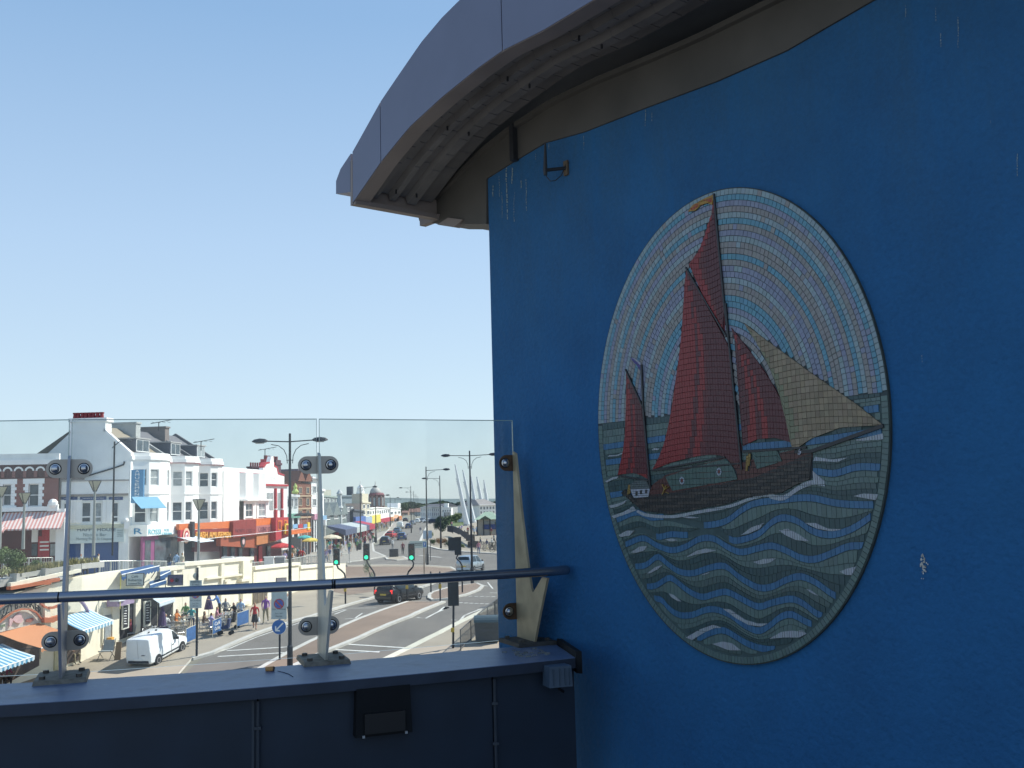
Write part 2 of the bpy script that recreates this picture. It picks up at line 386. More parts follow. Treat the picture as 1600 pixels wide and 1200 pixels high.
# junction box beside the wall
q=atY(871,1056,5.38); JB=thing('junction_box','small grey junction box tucked under the ledge against the blue wall','junction box',(q.x,q.y,q.z-.05))
mb=MB(lambda v:q+Matrix.Rotation(R(20),3,'Z')@Vector(v)); mb.box(-.065,.065,-.05,.05,-.05,.055,.004); mb.build('box',mat('grey_enamel',(.06,.09,.13),.5),JB)
mb=MB(lambda v:q+Matrix.Rotation(R(20),3,'Z')@Vector(v))
for k in (-.045,-.01,.02,.045): mb.box(k,k+.006,-.056,-.051,-.04,.045)
mb.build('ribs',mat('grey_enamel2',(.045,.07,.1),.5),JB)
mb=MB(lambda v:q+Vector(v)); mb.tube([(.0,0,-.05),(.01,.0,-.07),(.03,.02,-.085)],.008,6); mb.build('cable_gland',M_blk,JB)
# end upstand of the ledge at the wall
mb=MB(); a=cpt(.30,-.01); b=Vector((.222,5.98))
mb.loft([[(a.x,a.y,ZL-.08),(a.x+.03,a.y-.02,ZL-.08),(a.x+.03,a.y-.02,ZL+.035),(a.x,a.y,ZL+.035)],[(b.x,b.y,ZL-.08),(b.x+.03,b.y-.02,ZL-.08),(b.x+.03,b.y-.02,ZL+.035),(b.x,b.y,ZL+.035)]])
mb.build('end_upstand',M_blk,PAR)
# debris and stains on the ledge
mb=MB()
for i in range(26):
    x=random.uniform(.08,.27); o=random.uniform(.15,.42); p=cpt(x,o); r_=random.uniform(.003,.011)
    mb.box(p.x-r_,p.x+r_*1.8,p.y-r_*.5,p.y+r_*.5,ZL,ZL+r_*.8)
mb.build('ledge_grit',mat('grit',(.15,.16,.16),.9,var=.6,scale=50),PAR,kind='stuff')
q=atZ(421,1049,ZL)
CK=thing('cork_stub','small orange cigarette stub lying on the blue ledge','cigarette stub',(q.x,q.y,ZL))
mb=MB(lambda v:Vector((q.x,q.y,ZL))+Vector(v)); mb.tube([(-.02,0,.012),(.018,.004,.012)],[.011,.013],10); mb.build('tan_end',mat('cork',(.55,.27,.09),.8,var=.3,scale=150),CK)
mb=MB(lambda v:Vector((q.x,q.y,ZL))+Vector(v)); mb.tube([(.018,.004,.012),(.026,.005,.011)],[.0135,.010],10); mb.build('burnt_end',mat('ash',(.1,.07,.06),.9),CK)
def stra(pts,r,name,lab,cat):
    P=[atZ(a,b,ZL) for a,b in pts]; P=[Vector((v.x,v.y,ZL+r)) for v in P]
    mb=MB(); mb.tube(P,r,5); o=mb.build(name,mat('dark_twine',(.03,.04,.06),.9)); o['label']=lab; o['category']=cat
stra([(434,1049),(443,1051),(452,1054),(458,1058)],.0016,'thread','thin dark strand trailing from the cigarette stub on the ledge','thread')
# deck
mb=MB(); mb.poly([(-8,-6,DECK),(8,-6,DECK),(8,5.2,DECK),(.3,5.3,DECK),(-8,4.9,DECK)]); mb.build('deck_floor',mat('deck',(.16,.16,.16),.8,var=.2,scale=3,bump=.3),kind='structure')
# ------------------------------------------------------------------ glass balustrade
M_steel=mat('brushed_steel',(.38,.35,.32),.4,.7,var=.12,scale=8)
M_post=mat('post_steel',(.58,.56,.49),.45,.3,var=.22,scale=5)
M_rail=mat('rail_steel',(.30,.30,.32),.25,.9,var=.08,scale=5)
M_bolt=mat('bolt_cap',(.45,.45,.47),.18,1)
M_rust=mat('weathered_clamp',(.10,.062,.04),.5,.6,var=.35,scale=25)
def glassmat():
    m=bpy.data.materials.new('clear_glass'); m.use_nodes=True; n=m.node_tree.nodes; l=m.node_tree.links
    out=n['Material Output']; n.remove(n['Principled BSDF'])
    tr=n.new('ShaderNodeBsdfTransparent'); tr.inputs[0].default_value=(.955,.975,.968,1)
    gl=n.new('ShaderNodeBsdfGlossy'); gl.inputs['Roughness'].default_value=.02
    fr=n.new('ShaderNodeFresnel'); fr.inputs[0].default_value=1.45
    df=n.new('ShaderNodeBsdfDiffuse'); df.inputs[0].default_value=(.75,.8,.8,1)
    m1=n.new('ShaderNodeMixShader'); m2=n.new('ShaderNodeMixShader')
    nz=n.new('ShaderNodeTexNoise'); nz.inputs['Scale'].default_value=3; nz.inputs['Detail'].default_value=6
    mr=n.new('ShaderNodeMapRange'); mr.inputs[1].default_value=.35; mr.inputs[2].default_value=.75; mr.inputs[3].default_value=.015; mr.inputs[4].default_value=.075
    tc=n.new('ShaderNodeTexCoord'); l.new(tc.outputs['Object'],nz.inputs['Vector']); l.new(nz.outputs['Fac'],mr.inputs[0])
    l.new(fr.outputs[0],m1.inputs[0]); l.new(tr.outputs[0],m1.inputs[1]); l.new(gl.outputs[0],m1.inputs[2])
    l.new(mr.outputs[0],m2.inputs[0]); l.new(m1.outputs[0],m2.inputs[1]); l.new(df.outputs[0],m2.inputs[2]); l.new(m2.outputs[0],out.inputs[0])
    return m
M_glass=glassmat(); M_gedge=mat('glass_edge',(.32,.45,.42),.25,var=.05)
BAL=thing('glass_balustrade','glass balustrade with steel posts, clamps and a long round handrail on the ledge','balustrade',(0,5.5,ZL))
posts=[]
for px,py in ((808,1000),(498,1027),(101,1054)):
    p=atZ(px,py,ZL); posts.append(Vector((p.x,p.y)))
posts.append(posts[2]+Vector((-1.25,-.14)))
def pf(i):
    a=posts[max(i-1,0)]; b=posts[min(i+1,3)]; t=(a-b).normalized(); n=Vector((t.y,-t.x))
    if n.y>0: n=-n
    if i==2: n=Vector((.34,-.94)).normalized(); t=Vector((-n.y,n.x))*-1
    if i==2 and t.x>0: t=-t
    return t,n
for i in range(3):
    a=posts[i]; b=posts[i+1]; t=(b-a).normalized(); F=Fac(a+t*(-.004 if i==0 else .008),b-t*.008); L=F.len
    g=F.mb(); g.box(0,L,-.006,.006,ZL+.006,ZL+1.337); go=g.build('glass_panel',M_glass,BAL)
    g=F.mb()
    g.box(0,L,-.0062,.0062,ZL+1.337,ZL+1.341); g.box(-.0015,0,-.0062,.0062,ZL+.006,ZL+1.341); g.box(L,L+.0015,-.0062,.0062,ZL+.006,ZL+1.341)
    ed=g.build('glass_rim',M_gedge,go); ed.location=(0,0,0)
def pill(mb,xa,xb,h,y0,y1,z,round_l=True,round_r=True):
    o=[]; r=h/2
    if round_r: o+=[(xb-r+r*math.sin(math.pi*k/10),z-r*math.cos(math.pi*k/10)) for k in range(11)]
    else: o+=[(xb,z-r),(xb,z+r)]
    if round_l: o+=[(xa+r-r*math.sin(math.pi*k/10),z+r*math.cos(math.pi*k/10)) for k in range(11)]
    else: o+=[(xa,z+r),(xa,z-r)]
    mb.prism(o,y0,y1)
railpts=[]
for i in range(3):
    p=posts[i]; t,n=pf(i); F=Fac((p.x,p.y),(p.x+t.x,p.y+t.y)); F.n=Vector((n.x,n.y,0)); F.e=Vector((t.x,t.y,0)) ; F.p0=Vector((p.x,p.y,0))
    # plate standing across the ledge: outline in (distance inwards, height)
    out=[(.02,.02),(.27,.02),(.36,.20),(.47,.40),(.40,.40),(.285,.315),(.262,.305),(.242,.33),(.19,.52),(.125,.80),(.062,1.13),(.02,1.145)]
    mb=MB(lambda q,F=F:F.p0+F.n*q[0]+F.e*q[1]+Vector((0,0,ZL+q[2]))); mb.prism(out,-.007,.007); mb.build('post',(mat('shaded_steel',(.38,.31,.20),.5,.2,var=.3,scale=6),M_post,mat('cool_steel',(.36,.36,.39),.4,.35,var=.1,scale=6))[i],BAL)  # end post: shade near the wall put into a darker, browner steel colour
    mb=F.mb()
    mb.box(-.125,.125,.0,.31,ZL,ZL+.022,.006); pl=mb.build('base_plate',mat('base_steel',(.17,.15,.12),.6,.3,var=.4,scale=30) if i else mat('base_dark',(.05,.045,.04),.7,.2,var=.4,scale=30),BAL)
    mb=F.mb()
    for u in (-.085,.085):
        for v in (.05,.25): mb.cyl((u,v),.015,ZL+.018,ZL+.036,6); 
    nb=mb.build('nuts',mat('nut_steel',(.10,.09,.08),.5,.6),BAL,kind='stuff')
    for zc in (1.075,.175):
        mm=M_rust if i==0 else M_steel; xa=-.115; xb=.115
        mb=F.mb()
        # towards the left of the picture only at the end post
        lft = 1 if F.e.x<0 else -1
        if i==0:
            if lft==1: pill(mb,.0,.095,.098,.008,.016,ZL+zc,False,True)
            else: pill(mb,-.095,.0,.098,.008,.016,ZL+zc,True,False)
        else: pill(mb,xa,xb,.100,.008,.016,ZL+zc)
        cl=mb.build('clamp',mm,BAL)
        for u in ((.055*lft,) if i==0 else (-.07,.07)):
            mb=MB(lambda q,F=F,u=u,zc=zc:F.P((u+q[0],.016+q[2],ZL+zc+q[1]))); mb.lathe((0,0,0),[(.026,0),(.026,.004),(.021,.005),(.020,.012),(.016,.017),(.008,.0195),(.001,.02)],20); b_=mb.build('bolt',M_bolt,cl,smooth='auto'); 
            mb=MB(lambda q,F=F,u=u,zc=zc:F.P((u+q[0],.0165+q[2],ZL+zc+q[1]))); mb.lathe((0,0,0),[(.031,-.0004),(.031,.003),(.0265,.0035)],20); mb.build('washer',M_blk,cl)
    railpts.append(p+n*.45)
rp=[railpts[2]+Vector((-2.6,-.12)),railpts[2]+Vector((-1.3,-.10)),railpts[2],railpts[1],railpts[0],Vector((railpts[0].x+.09,railpts[0].y+.10))]
def cr(P,n=8):
    o=[]
    for i in range(len(P)-1):
        p0=P[max(i-1,0)];p1=P[i];p2=P[i+1];p3=P[min(i+2,len(P)-1)]
        for k in range(n):
            t=k/n; o.append(.5*((2*p1)+(p2-p0)*t+(2*p0-5*p1+4*p2-p3)*t*t+(3*p1-p0-3*p2+p3)*t**3))
    o.append(P[-1]); return o
RZ=ZL+.435
cv=[Vector((v.x,v.y,RZ)) for v in cr(rp)]
j1=min(range(len(cv)),key=lambda i:abs(cv[i].x-railpts[2].x)); j2=min(range(len(cv)),key=lambda i:abs(cv[i].x-(railpts[1].x+.07)))
for a,b in ((0,j1),(j1,j2),(j2,len(cv)-1)):
    seg=cv[a:b+1]; seg=[seg[0].lerp(seg[1],.02)]+seg[1:-1]+[seg[-1].lerp(seg[-2],.02)]
    mb=MB(); mb.tube(seg,.0265,20); mb.build('handrail',M_rail,BAL,smooth='auto')
for j in (j1,j2):
    mb=MB(); mb.tube([cv[j]-Vector((.02,.004,0)),cv[j]+Vector((.02,.004,0))],.0255,16); mb.build('rail_sleeve',M_blk,BAL)
# ================================================================== MOSAIC: sailing barge in an oval of glazed tiles
random.seed(11)
PW=.015
def UV(x,y): return WF.uv(x,y,PW)
u=[UV(935,655)[0],UV(1391,665)[0]]; EC=((u[0]+u[1])/2,); A=(u[1]-u[0])/2
z1=UV(1160,285)[1]; z0=UV(1160,1038)[1]
EC=(EC[0],(z0+z1)/2); B=(z1-z0)/2
MOS=thing('barge_mosaic','oval tile mosaic of a red-sailed barge on green and blue waves','mosaic',WF.P((EC[0],0,EC[1]-B)))
M_tile=mat('glazed_tile',(1,1,1),.38,var=.07,scale=40,attr='tint')
M_grout=mat('grout',(.06,.075,.078),.9,var=.2,scale=30); M_rim=mat('mosaic_rim',(.035,.045,.042),.75,var=.25,scale=12)
def ell(th,k=1.0,dk=0.0): return (EC[0]+(A*k-dk)*math.cos(th), EC[1]+(B*k-dk)*math.sin(th))
mb=WF.mb(); rings=[[(*ell(2*math.pi*i/96,1,-.004),)[:1]+(w_,)+(ell(2*math.pi*i/96,1,-.004)[1],) for w_ in (0,PW+.001)]+[(ell(2*math.pi*i/96,1,.0005)[0],w_,ell(2*math.pi*i/96,1,.0005)[1]) for w_ in (PW+.001,0)] for i in range(97)]
mb.loft(rings,cap=False); mb.build('panel_edge',M_rim,MOS,smooth='auto')
mb=WF.mb(); mb.prism([ell(2*math.pi*i/96,1,.001) for i in range(96)],.0,PW-.001); mb.build('grout_bed',M_grout,MOS)
tiles=[]   # (polygon in (s,z), colour, level)
def addt(poly,col,lev=0,v=.09):
    k=(1+random.uniform(-v,v))*.68; c=tuple(max(0,min(1,x*k*random.uniform(.97,1.03))) for x in col); tiles.append((poly,c,lev))
def W(l): return [UV(*p) for p in l]
def inpoly(p,poly):
    x,y=p; c=False; n=len(poly)
    for i in range(n):
        x0,y0=poly[i]; x1,y1=poly[i-1]
        if (y0>y)!=(y1>y) and x<(x1-x0)*(y-y0)/(y1-y0)+x0: c=not c
    return c
def rad(p): return math.hypot((p[0]-EC[0])/A,(p[1]-EC[1])/B)
def crv(P,n=6): return [tuple(v) for v in cr([Vector(q) for q in P],n)]
# colours of the glaze
PALE=(.33,.42,.45); BLUE=(.14,.35,.46); LAV=(.29,.31,.42); TAN=(.33,.31,.30); GRN=(.14,.21,.195); GRN2=(.105,.16,.15); DGR=(.05,.10,.105); SBL=(.06,.19,.35)
RED=(.33,.028,.03); MAR=(.13,.026,.034); WHT=(.52,.53,.60); SAND=(.34,.25,.155); BRN=(.12,.035,.03); BLK=(.03,.03,.032); YEL=(.52,.27,.03)
# outlines traced as they lie on the wall
topsail=W(crv([(1117,304),(1114,330),(1108,348),(1095,387),(1078,413)],3)+[(1104,471),(1134,522),(1133,476),(1125,400),(1121,350)])
mains=W(crv([(1073,418),(1068,500),(1064,545),(1050,645),(1037,700),(1021,734)],3)+crv([(1021,734),(1060,720),(1105,711),(1135,714),(1160,732)],3)+[(1159,700),(1150,625),(1142,545),(1104,474)])
miz=W([(979,577),(980,625),(979,670),(976,700),(967,742),(990,739),(1003,742),(1016,750),(1012,700),(1006,636)])
stay=W(crv([(1144,512),(1157,562),(1164,620),(1162,697)],3)+[(1185,686),(1212,684),(1240,692)]+crv([(1240,692),(1234,660),(1220,622),(1190,572),(1144,512)],3))
jib=W(crv([(1164,505),(1200,565),(1222,625),(1240,705)],3)+[(1270,685),(1315,668),(1381,664),(1340,632),(1265,580),(1190,525)])
deck_=W([(1017,760),(1042,742),(1135,715),(1160,722),(1240,703),(1270,704),(1271,716),(1180,750),(1110,762),(1052,772),(1000,782),(992,778),(1016,775)])
hull=W([(972,770),(978,764),(992,777),(1052,769),(1110,759),(1180,746),(1235,722),(1270,707),(1271,747),(1250,755),(1222,770),(1160,779),(1135,788),(1110,792),(1050,803),(1005,798)])
hatch1=W([(1042,745),(1090,729),(1137,716),(1152,736),(1154,749),(1110,757),(1052,767)])
hatch2=W([(1177,707),(1217,704),(1224,721),(1204,727),(1184,733)])
cabin=W([(985,758),(993,752),(1012,750),(1017,761),(1017,776),(992,778)])
over=[topsail,mains,miz,stay,jib,deck_,hull]
hz=(UV(1390,598)[1]+UV(936,673)[1])/2
# sky rings
NR=38; pat_=[PALE,BLUE,LAV,TAN,PALE,BLUE,TAN,LAV,PALE,TAN,TAN,BLUE,TAN,LAV,LAV,PALE,TAN,TAN,BLUE,BLUE,LAV]
for r in range(NR):
    ka=1-(r+.04)/NR*.97; kb=1-(r+.96)/NR*.97; km=(ka+kb)/2
    per=math.pi*(3*(A+B)*km-math.sqrt((3*A+B)*km*(A+3*B)*km)); n=max(8,int(per/.0262)); ph=random.random(); th=0
    # equal arc length steps
    T=[2*math.pi*i/720 for i in range(721)]; acc=[0]
    for i in range(720):
        a=ell(T[i],km); b=ell(T[i+1],km); acc.append(acc[-1]+math.hypot(a[0]-b[0],a[1]-b[1]))
    j=0
    def at_(d):
        d%=acc[-1]; lo=0; hi=720
        while hi-lo>1:
            m_=(lo+hi)//2
            if acc[m_]<=d: lo=m_
            else: hi=m_
        return T[lo]+(T[hi]-T[lo])*(d-acc[lo])/(acc[hi]-acc[lo]+1e-9)
    st_=acc[-1]/n
    for i in range(n):
        g=.0006; ta=at_((i+ph)*st_+g); tb=at_((i+1+ph)*st_-g+random.uniform(-.0015,.0005))
        c=ell((ta+tb)/2 if tb>ta else ta,km)
        if c[1]<hz+.001: continue
        if any(inpoly(c,o) for o in over): continue
        q=[ell(ta,ka),ell(tb,ka),ell(tb,kb),ell(ta,kb)]
        q=[(x,max(z,hz+.001)) for x,z in q]
        if max(z for x,z in q)-min(z for x,z in q)<.006: continue
        col=pat_[r%len(pat_)]
        if random.random()<.06: col=random.choice((PALE,LAV,TAN))
        addt(q,col)
sb=[ell(2*math.pi*i/240,1,.002) for i in range(240)]; sb=[q for q in sb if q[1]<hz]
sb.sort(key=lambda q:math.atan2(q[1]-EC[1]-9*0,q[0]-EC[0]) if q[1]<EC[1] else (0.001*(q[1]-EC[1]) if q[0]>EC[0] else -math.pi-.001*(q[1]-EC[1])))
mb=WF.mb(); mb.prism(sb,PW-.001,PW-.0004); mb.build('sea_grout_bed',mat('sea_grout',(.062,.092,.09),.9,var=.2,scale=30),MOS)
# sea rows between wave lines
def wcurve(P):
    q=crv(W(P),5); q.sort(); return q
def cz(cv_,s): return interp(cv_,s)
sL=EC[0]-A-.05; sR=EC[0]+A+.05
flat=lambda z:[(sL,z),(sR,z)]
k0=[(938,700),(1100,676),(1382,637)]; k1=[(940,724),(1100,704),(1250,692),(1382,673)]; k2=[(945,776),(1010,765),(1100,752),(1200,745),(1250,741),(1275,737),(1305,740),(1340,730),(1382,731)]
C1=[(930,822),(960,815),(994,801),(1017,809),(1040,808),(1075,815),(1100,821),(1134,815),(1160,797),(1180,787),(1215,782),(1265,778),(1312,787),(1372,789),(1400,784)]
C2=[(930,845),(972,835),(1005,828),(1028,839),(1050,835),(1075,836),(1100,829),(1120,830),(1138,841),(1153,845),(1185,835),(1207,816),(1225,809),(1248,815),(1268,829),(1297,836),(1331,827),(1366,805),(1395,790)]
C3=[(950,858),(976,852),(1005,841),(1026,852),(1050,860),(1073,854),(1095,842),(1116,842),(1136,854),(1158,863),(1185,857),(1207,853),(1230,861),(1252,872),(1275,874),(1302,864),(1327,854),(1352,853),(1390,850)]
C4=[(960,890),(990,886),(1010,883),(1028,870),(1041,879),(1059,892),(1082,896),(1111,887),(1134,885),(1156,902),(1185,918),(1207,917),(1230,906),(1252,901),(1275,910),(1297,926),(1313,935),(1350,955)]
C5=[(985,918),(1008,917),(1026,915),(1046,903),(1059,910),(1077,924),(1098,933),(1118,928),(1136,925),(1156,934),(1185,948),(1207,942),(1237,936),(1257,944),(1275,958),(1293,966),(1330,985)]
C6=[(1000,930),(1021,935),(1035,938),(1046,951),(1062,961),(1082,961),(1104,953),(1122,953),(1143,962),(1162,976),(1185,986),(1203,978),(1219,965),(1237,960),(1255,969),(1275,979),(1310,998)]
C7=[(1040,1010),(1086,1000),(1111,989),(1131,985),(1152,996),(1165,1004),(1185,1012),(1207,1015),(1232,1012),(1280,1008)]
curves=[flat(hz),wcurve(k0),wcurve(k1),wcurve(k2),wcurve(C1),wcurve(C2),wcurve(C3),wcurve(C4),wcurve(C5),wcurve(C6),wcurve(C7),flat(EC[1]-B)]
bw=.034
def clipin(q,k):
    o=[]
    for x,z in q:
        r_=rad((x,z))
        if r_>k: x=EC[0]+(x-EC[0])*k/r_; z=EC[1]+(z-EC[1])*k/r_
        o.append((x,z))
    return o
KI=1-.036/A
skips={4:((UV(1038,808)[0],UV(1100,820)[0]),),5:((sL,UV(1026,838)[0]),(UV(1074,840)[0],UV(1138,844)[0]))}
shade=[GRN,GRN,GRN2,DGR,DGR]
for ci_,(ca,cb) in enumerate(zip(curves,curves[1:])):
    blue = 0<ci_; 
    def ta_(s): return cz(ca,s)-(bw/2 if blue else 0)
    def tb_(s): return min(ta_(s)-.002, cz(cb,s)+(bw/2 if ci_<10 else 0))
    smp=[ta_(lerp(EC[0]-A*.9,EC[0]+A*.9,i/20))-tb_(lerp(EC[0]-A*.9,EC[0]+A*.9,i/20)) for i in range(21)]
    n=max(1,round(sum(smp)/21/.026))
    if blue:
        s=EC[0]-A+random.random()*.01
        while s<EC[0]+A:
            e_=s+.024+random.uniform(-.002,.003); q=[(s,cz(ca,s)+bw/2),(e_-.0009,cz(ca,e_)+bw/2),(e_-.0009,cz(ca,e_)-bw/2+.002),(s,cz(ca,s)-bw/2+.002)]
            m_=((s+e_)/2,cz(ca,(s+e_)/2))
            if any(a_<m_[0]<b_ for a_,b_ in skips.get(ci_,())): s=e_; continue
            if rad(m_)<KI and not any(inpoly(m_,o) for o in over): addt(clipin(q,KI),SBL,.0006,.10)
            s=e_
    for r in range(n):
        s=EC[0]-A-.03*random.random()
        col=shade[min(4,int((r+.5)/n*5))] if n>1 else GRN2
        if ci_==0: col=(DGR if r==0 else GRN)
        while s<EC[0]+A:
            e_=s+.025+random.uniform(-.003,.004)
            def zz(x,t): return lerp(ta_(x),tb_(x),t)
            g=.07/max(1,1)
            hgt=(ta_(s)-tb_(s))/n
            m_=((s+e_)/2,zz((s+e_)/2,(r+.5)/n))
            if hgt>.004 and rad(m_)<KI and not any(inpoly(m_,o) for o in over):
                q=[(s,zz(s,r/n)-.001),(e_-.0009,zz(e_,r/n)-.001),(e_-.0009,zz(e_,(r+1)/n)+.001),(s,zz(s,(r+1)/n)+.001)]
                addt(clipin(q,KI),col)
            s=e_
# green border below the horizon
n=150
for i in range(n):
    ta=-math.pi-.06+ (math.pi+.12)*i/n; tb=ta+(math.pi+.12)/n*.93
    q=[ell(ta,1,.002),ell(tb,1,.002),ell(tb,1,.033),ell(ta,1,.033)]
    if max(z for x,z in q)<hz: addt(q,GRN,0,.1)
# generic tiler for an outline
def span(poly,s):
    zs=[]; n=len(poly)
    for i in range(n):
        a=poly[i-1]; b=poly[i]
        if (a[0]<=s)!=(b[0]<=s): zs.append(a[1]+(b[1]-a[1])*(s-a[0])/(b[0]-a[0]))
    return (min(zs),max(zs)) if len(zs)>=2 else None
back=[]
def tiled(poly,col,lev,cw=.024,ch=.029,sag=0.0,v=.10,bk=True,bc=(.035,.04,.045)):
    s0=min(p[0] for p in poly)+1e-4; s1=max(p[0] for p in poly)-1e-4
    if bk:
        cx=sum(p[0] for p in poly)/len(poly); czc=sum(p[1] for p in poly)/len(poly); back.append((poly,lev-.0012,bc))
    zmin=min(p[1] for p in poly); nc=max(1,round((s1-s0)/cw)); w_=(s1-s0)/nc
    for c in range(nc):
        a=s0+c*w_; b=a+w_-(.0007 if bk else .0018); sa=span(poly,a); sb=span(poly,b)
        if not sa or not sb: continue
        lo=min(sa[0],sb[0]); hi=max(sa[1],sb[1]); k=int((lo-zmin)/ch)-1
        while zmin+k*ch<hi:
            def rz(x,j): t=(x-s0)/(s1-s0); return zmin+j*ch+sag*(1-(2*t-1)**2)*-1
            q=[]
            za0=max(sa[0],min(sa[1],rz(a,k)+.001)); za1=max(sa[0],min(sa[1],rz(a,k+1)-.001)); zb0=max(sb[0],min(sb[1],rz(b,k)+.001)); zb1=max(sb[0],min(sb[1],rz(b,k+1)-.001))
            if (za1-za0)+(zb1-zb0)>.004:
                m_=((a+b)/2,(za0+za1+zb0+zb1)/4); cc=col(m_,sa) if callable(col) else col
                addt([(a,za1),(b,zb1),(b,zb0),(a,za0)],cc,lev,v)
            k+=1
def sailcol(f,stripes):
    def g(m_,sa=None):
        t=f(m_)
        for lim,c in stripes:
            if t<lim: return c
        return stripes[-1][1]
    return g
def frac(poly):
    def f(m_):
        xs=[]; n=len(poly)
        for i in range(n):
            a=poly[i-1]; b=poly[i]
            if (a[1]<=m_[1])!=(b[1]<=m_[1]): xs.append(a[0]+(b[0]-a[0])*(m_[1]-a[1])/(b[1]-a[1]))
        if len(xs)<2: return .5
        return (m_[0]-min(xs))/(max(xs)-min(xs)+1e-6)
    return f
foam=(.50,.52,.55)
HATCH=(.085,.15,.13)
tiled(deck_,BRN,.004)
tiled(hull,lambda m_,sa:((.075,.06,.052) if int((sa[1]-m_[1])/.02)%2 else BLK),.006,.020,.016,v=.2)
tiled(hatch1,HATCH,.008); tiled(hatch2,HATCH,.008); tiled(cabin,lambda m_,sa:(WHT if m_[1]<UV(1000,764)[1] else (.14,.17,.17)),.008,.012,.012)
tiled(topsail,bc=(.12,.028,.032),cw=.017,v=.06,col=sailcol(frac(topsail),((.30,RED),(.38,(.16,.03,.03)),(.5,RED if 0 else (.14,.028,.032)),(2,MAR))),lev=.005,sag=.02)
tiled(mains,bc=(.12,.028,.032),cw=.017,v=.06,col=sailcol(frac(mains),((.36,RED),(.43,MAR),(.52,RED),(.58,(.16,.028,.035)),(2,MAR))),lev=.006,sag=-.03)
tiled(miz,bc=(.12,.028,.032),cw=.017,v=.06,col=sailcol(frac(miz),((.30,RED),(.42,MAR),(.52,RED),(2,MAR))),lev=.006,sag=-.01)
tiled(stay,bc=(.12,.028,.032),cw=.017,v=.06,col=sailcol(frac(stay),((.12,MAR),(.28,RED),(.4,MAR),(.52,RED),(2,MAR))),lev=.005,sag=-.02)
def jc(m_,sa):
    t=frac(jib)(m_); return random.choice((SAND,(.30,.22,.14),(.37,.28,.18))) if t>.12 else (.25,.24,.14)
tiled(jib,jc,.007,bc=(.13,.11,.08),sag=-.03,v=.12)
for P in ([(968,836),(980,829),(992,829),(985,837),(970,839)],[(987,863),(1000,854),(1012,853),(1008,860),(995,864)],[(1040,843),(1050,841),(1060,844),(1050,846)],[(1012,896),(1025,886),(1037,882),(1028,890),(1016,896)],[(1046,927),(1053,929),(1066,940),(1060,939),(1050,933)],[(1072,871),(1090,860),(1105,857),(1120,860),(1108,863),(1090,866)],[(1095,899),(1105,895),(1113,893),(1105,897)],[(1064,807),(1080,807),(1096,809),(1078,810)],[(1131,951),(1142,952),(1165,968),(1185,974),(1201,974),(1190,979),(1170,976),(1150,965)],[(1073,996),(1095,983),(1115,976),(1131,981),(1118,981),(1100,989),(1083,1000)],[(1114,1006),(1130,1002),(1145,1005),(1159,1016),(1140,1016),(1125,1010)],[(1159,836),(1175,824),(1195,817),(1188,826),(1170,834)],[(1218,828),(1232,826),(1250,835),(1266,846),(1245,844),(1228,836)],[(1259,817),(1275,817),(1295,826),(1319,827),(1300,830),(1278,826)],[(1178,878),(1195,873),(1214,872),(1205,879),(1188,882)],[(1313,893),(1325,888),(1339,885),(1332,899),(1322,898)],[(1203,998),(1222,987),(1240,985),(1256,985),(1261,990),(1250,996),(1225,996)],[(1261,920),(1268,922),(1280,931),(1270,927)],[(1272,713),(1300,718),(1326,715),(1310,722),(1272,720)],[(1335,775),(1350,771),(1373,772),(1371,782),(1350,778)],[(1335,688),(1360,682),(1381,677),(1381,687),(1350,689)],[(951,711),(965,711),(974,707),(974,709),(965,713),(951,714)],[(947,752),(958,746),(968,744),(966,747),(957,750),(948,755)],[(1020,700),(1032,701),(1031,703),(1020,704)],[(953,790),(970,786),(981,781),(976,787),(965,792),(955,794)],[(957,806),(975,800),(990,791),(996,797),(975,805),(960,810)]):
    tiled(W(P),foam,.0035,.013,.05,v=.08,bk=False)
ft=crv([(996,795),(1010,802),(1050,805),(1090,798),(1130,791),(1150,786),(1170,778),(1200,771),(1225,774),(1250,758),(1271,750),(1290,752)],4)
tiled(W(ft+[(x,y+5+(3 if x>1200 else 0)) for x,y in ft[::-1]]),foam,.0036,.012,.05,v=.08,bk=False)
tiled(W([(1271,735),(1278,742),(1290,752),(1272,751)]),foam,.0037,.012,.05,bk=False)
# pennant, ensign, fittings
tiled(W([(1077,331),(1084,321),(1100,312),(1117,304),(1117,321),(1106,318),(1096,322),(1088,330)]),YEL,.0085,.012,.02)
tiled(W([(1081,328),(1088,320),(1096,318),(1092,324),(1086,329)]),(.45,.07,.02),.0095,.012,.02,bk=False); tiled(W([(1101,314),(1115,309),(1115,317),(1106,315)]),(.45,.07,.02),.0095,.012,.02,bk=False)
tiled(W([(988,558),(995,562),(1001,566),(1004,576),(1003,580),(997,571),(990,564)]),(.09,.07,.30),.0085,.008,.02); tiled(W([(988,558),(995,560),(1003,567),(1003,571),(996,564)]),WHT,.0092,.008,.02,bk=False)
for cx,cy in ((1068,751),(1126,737)):
    for k in range(8):
        a=k*math.pi/4; q=[(cx+r_*math.cos(a+d)*.75,cy+r_*1.25*math.sin(a+d)) for r_,d in ((5,-.3),(5,.3),(3,.3),(3,-.3))]; addt(W(q),WHT,.010)
    addt(W([(cx-1.5,cy-2),(cx+1.5,cy-2),(cx+1.5,cy+2),(cx-1.5,cy+2)]),(.2,.03,.03),.010)
for x,y in ((997,771),(1004,769),(1012,768)): addt(W([(x-1.6,y-3),(x+1.6,y-3.3),(x+1.6,y+3),(x-1.6,y+3.3)]),BLK,.0095)
for x,y,h in ((985,765,15),(1170,724,24),(1173,718,20)):
    tiled(W([(x-2.4,y-h/2),(x+2,y-h/2),(x+2.4,y+h/2),(x-2.6,y+h/2)]),(.36,.22,.05),.010,.012,.02)
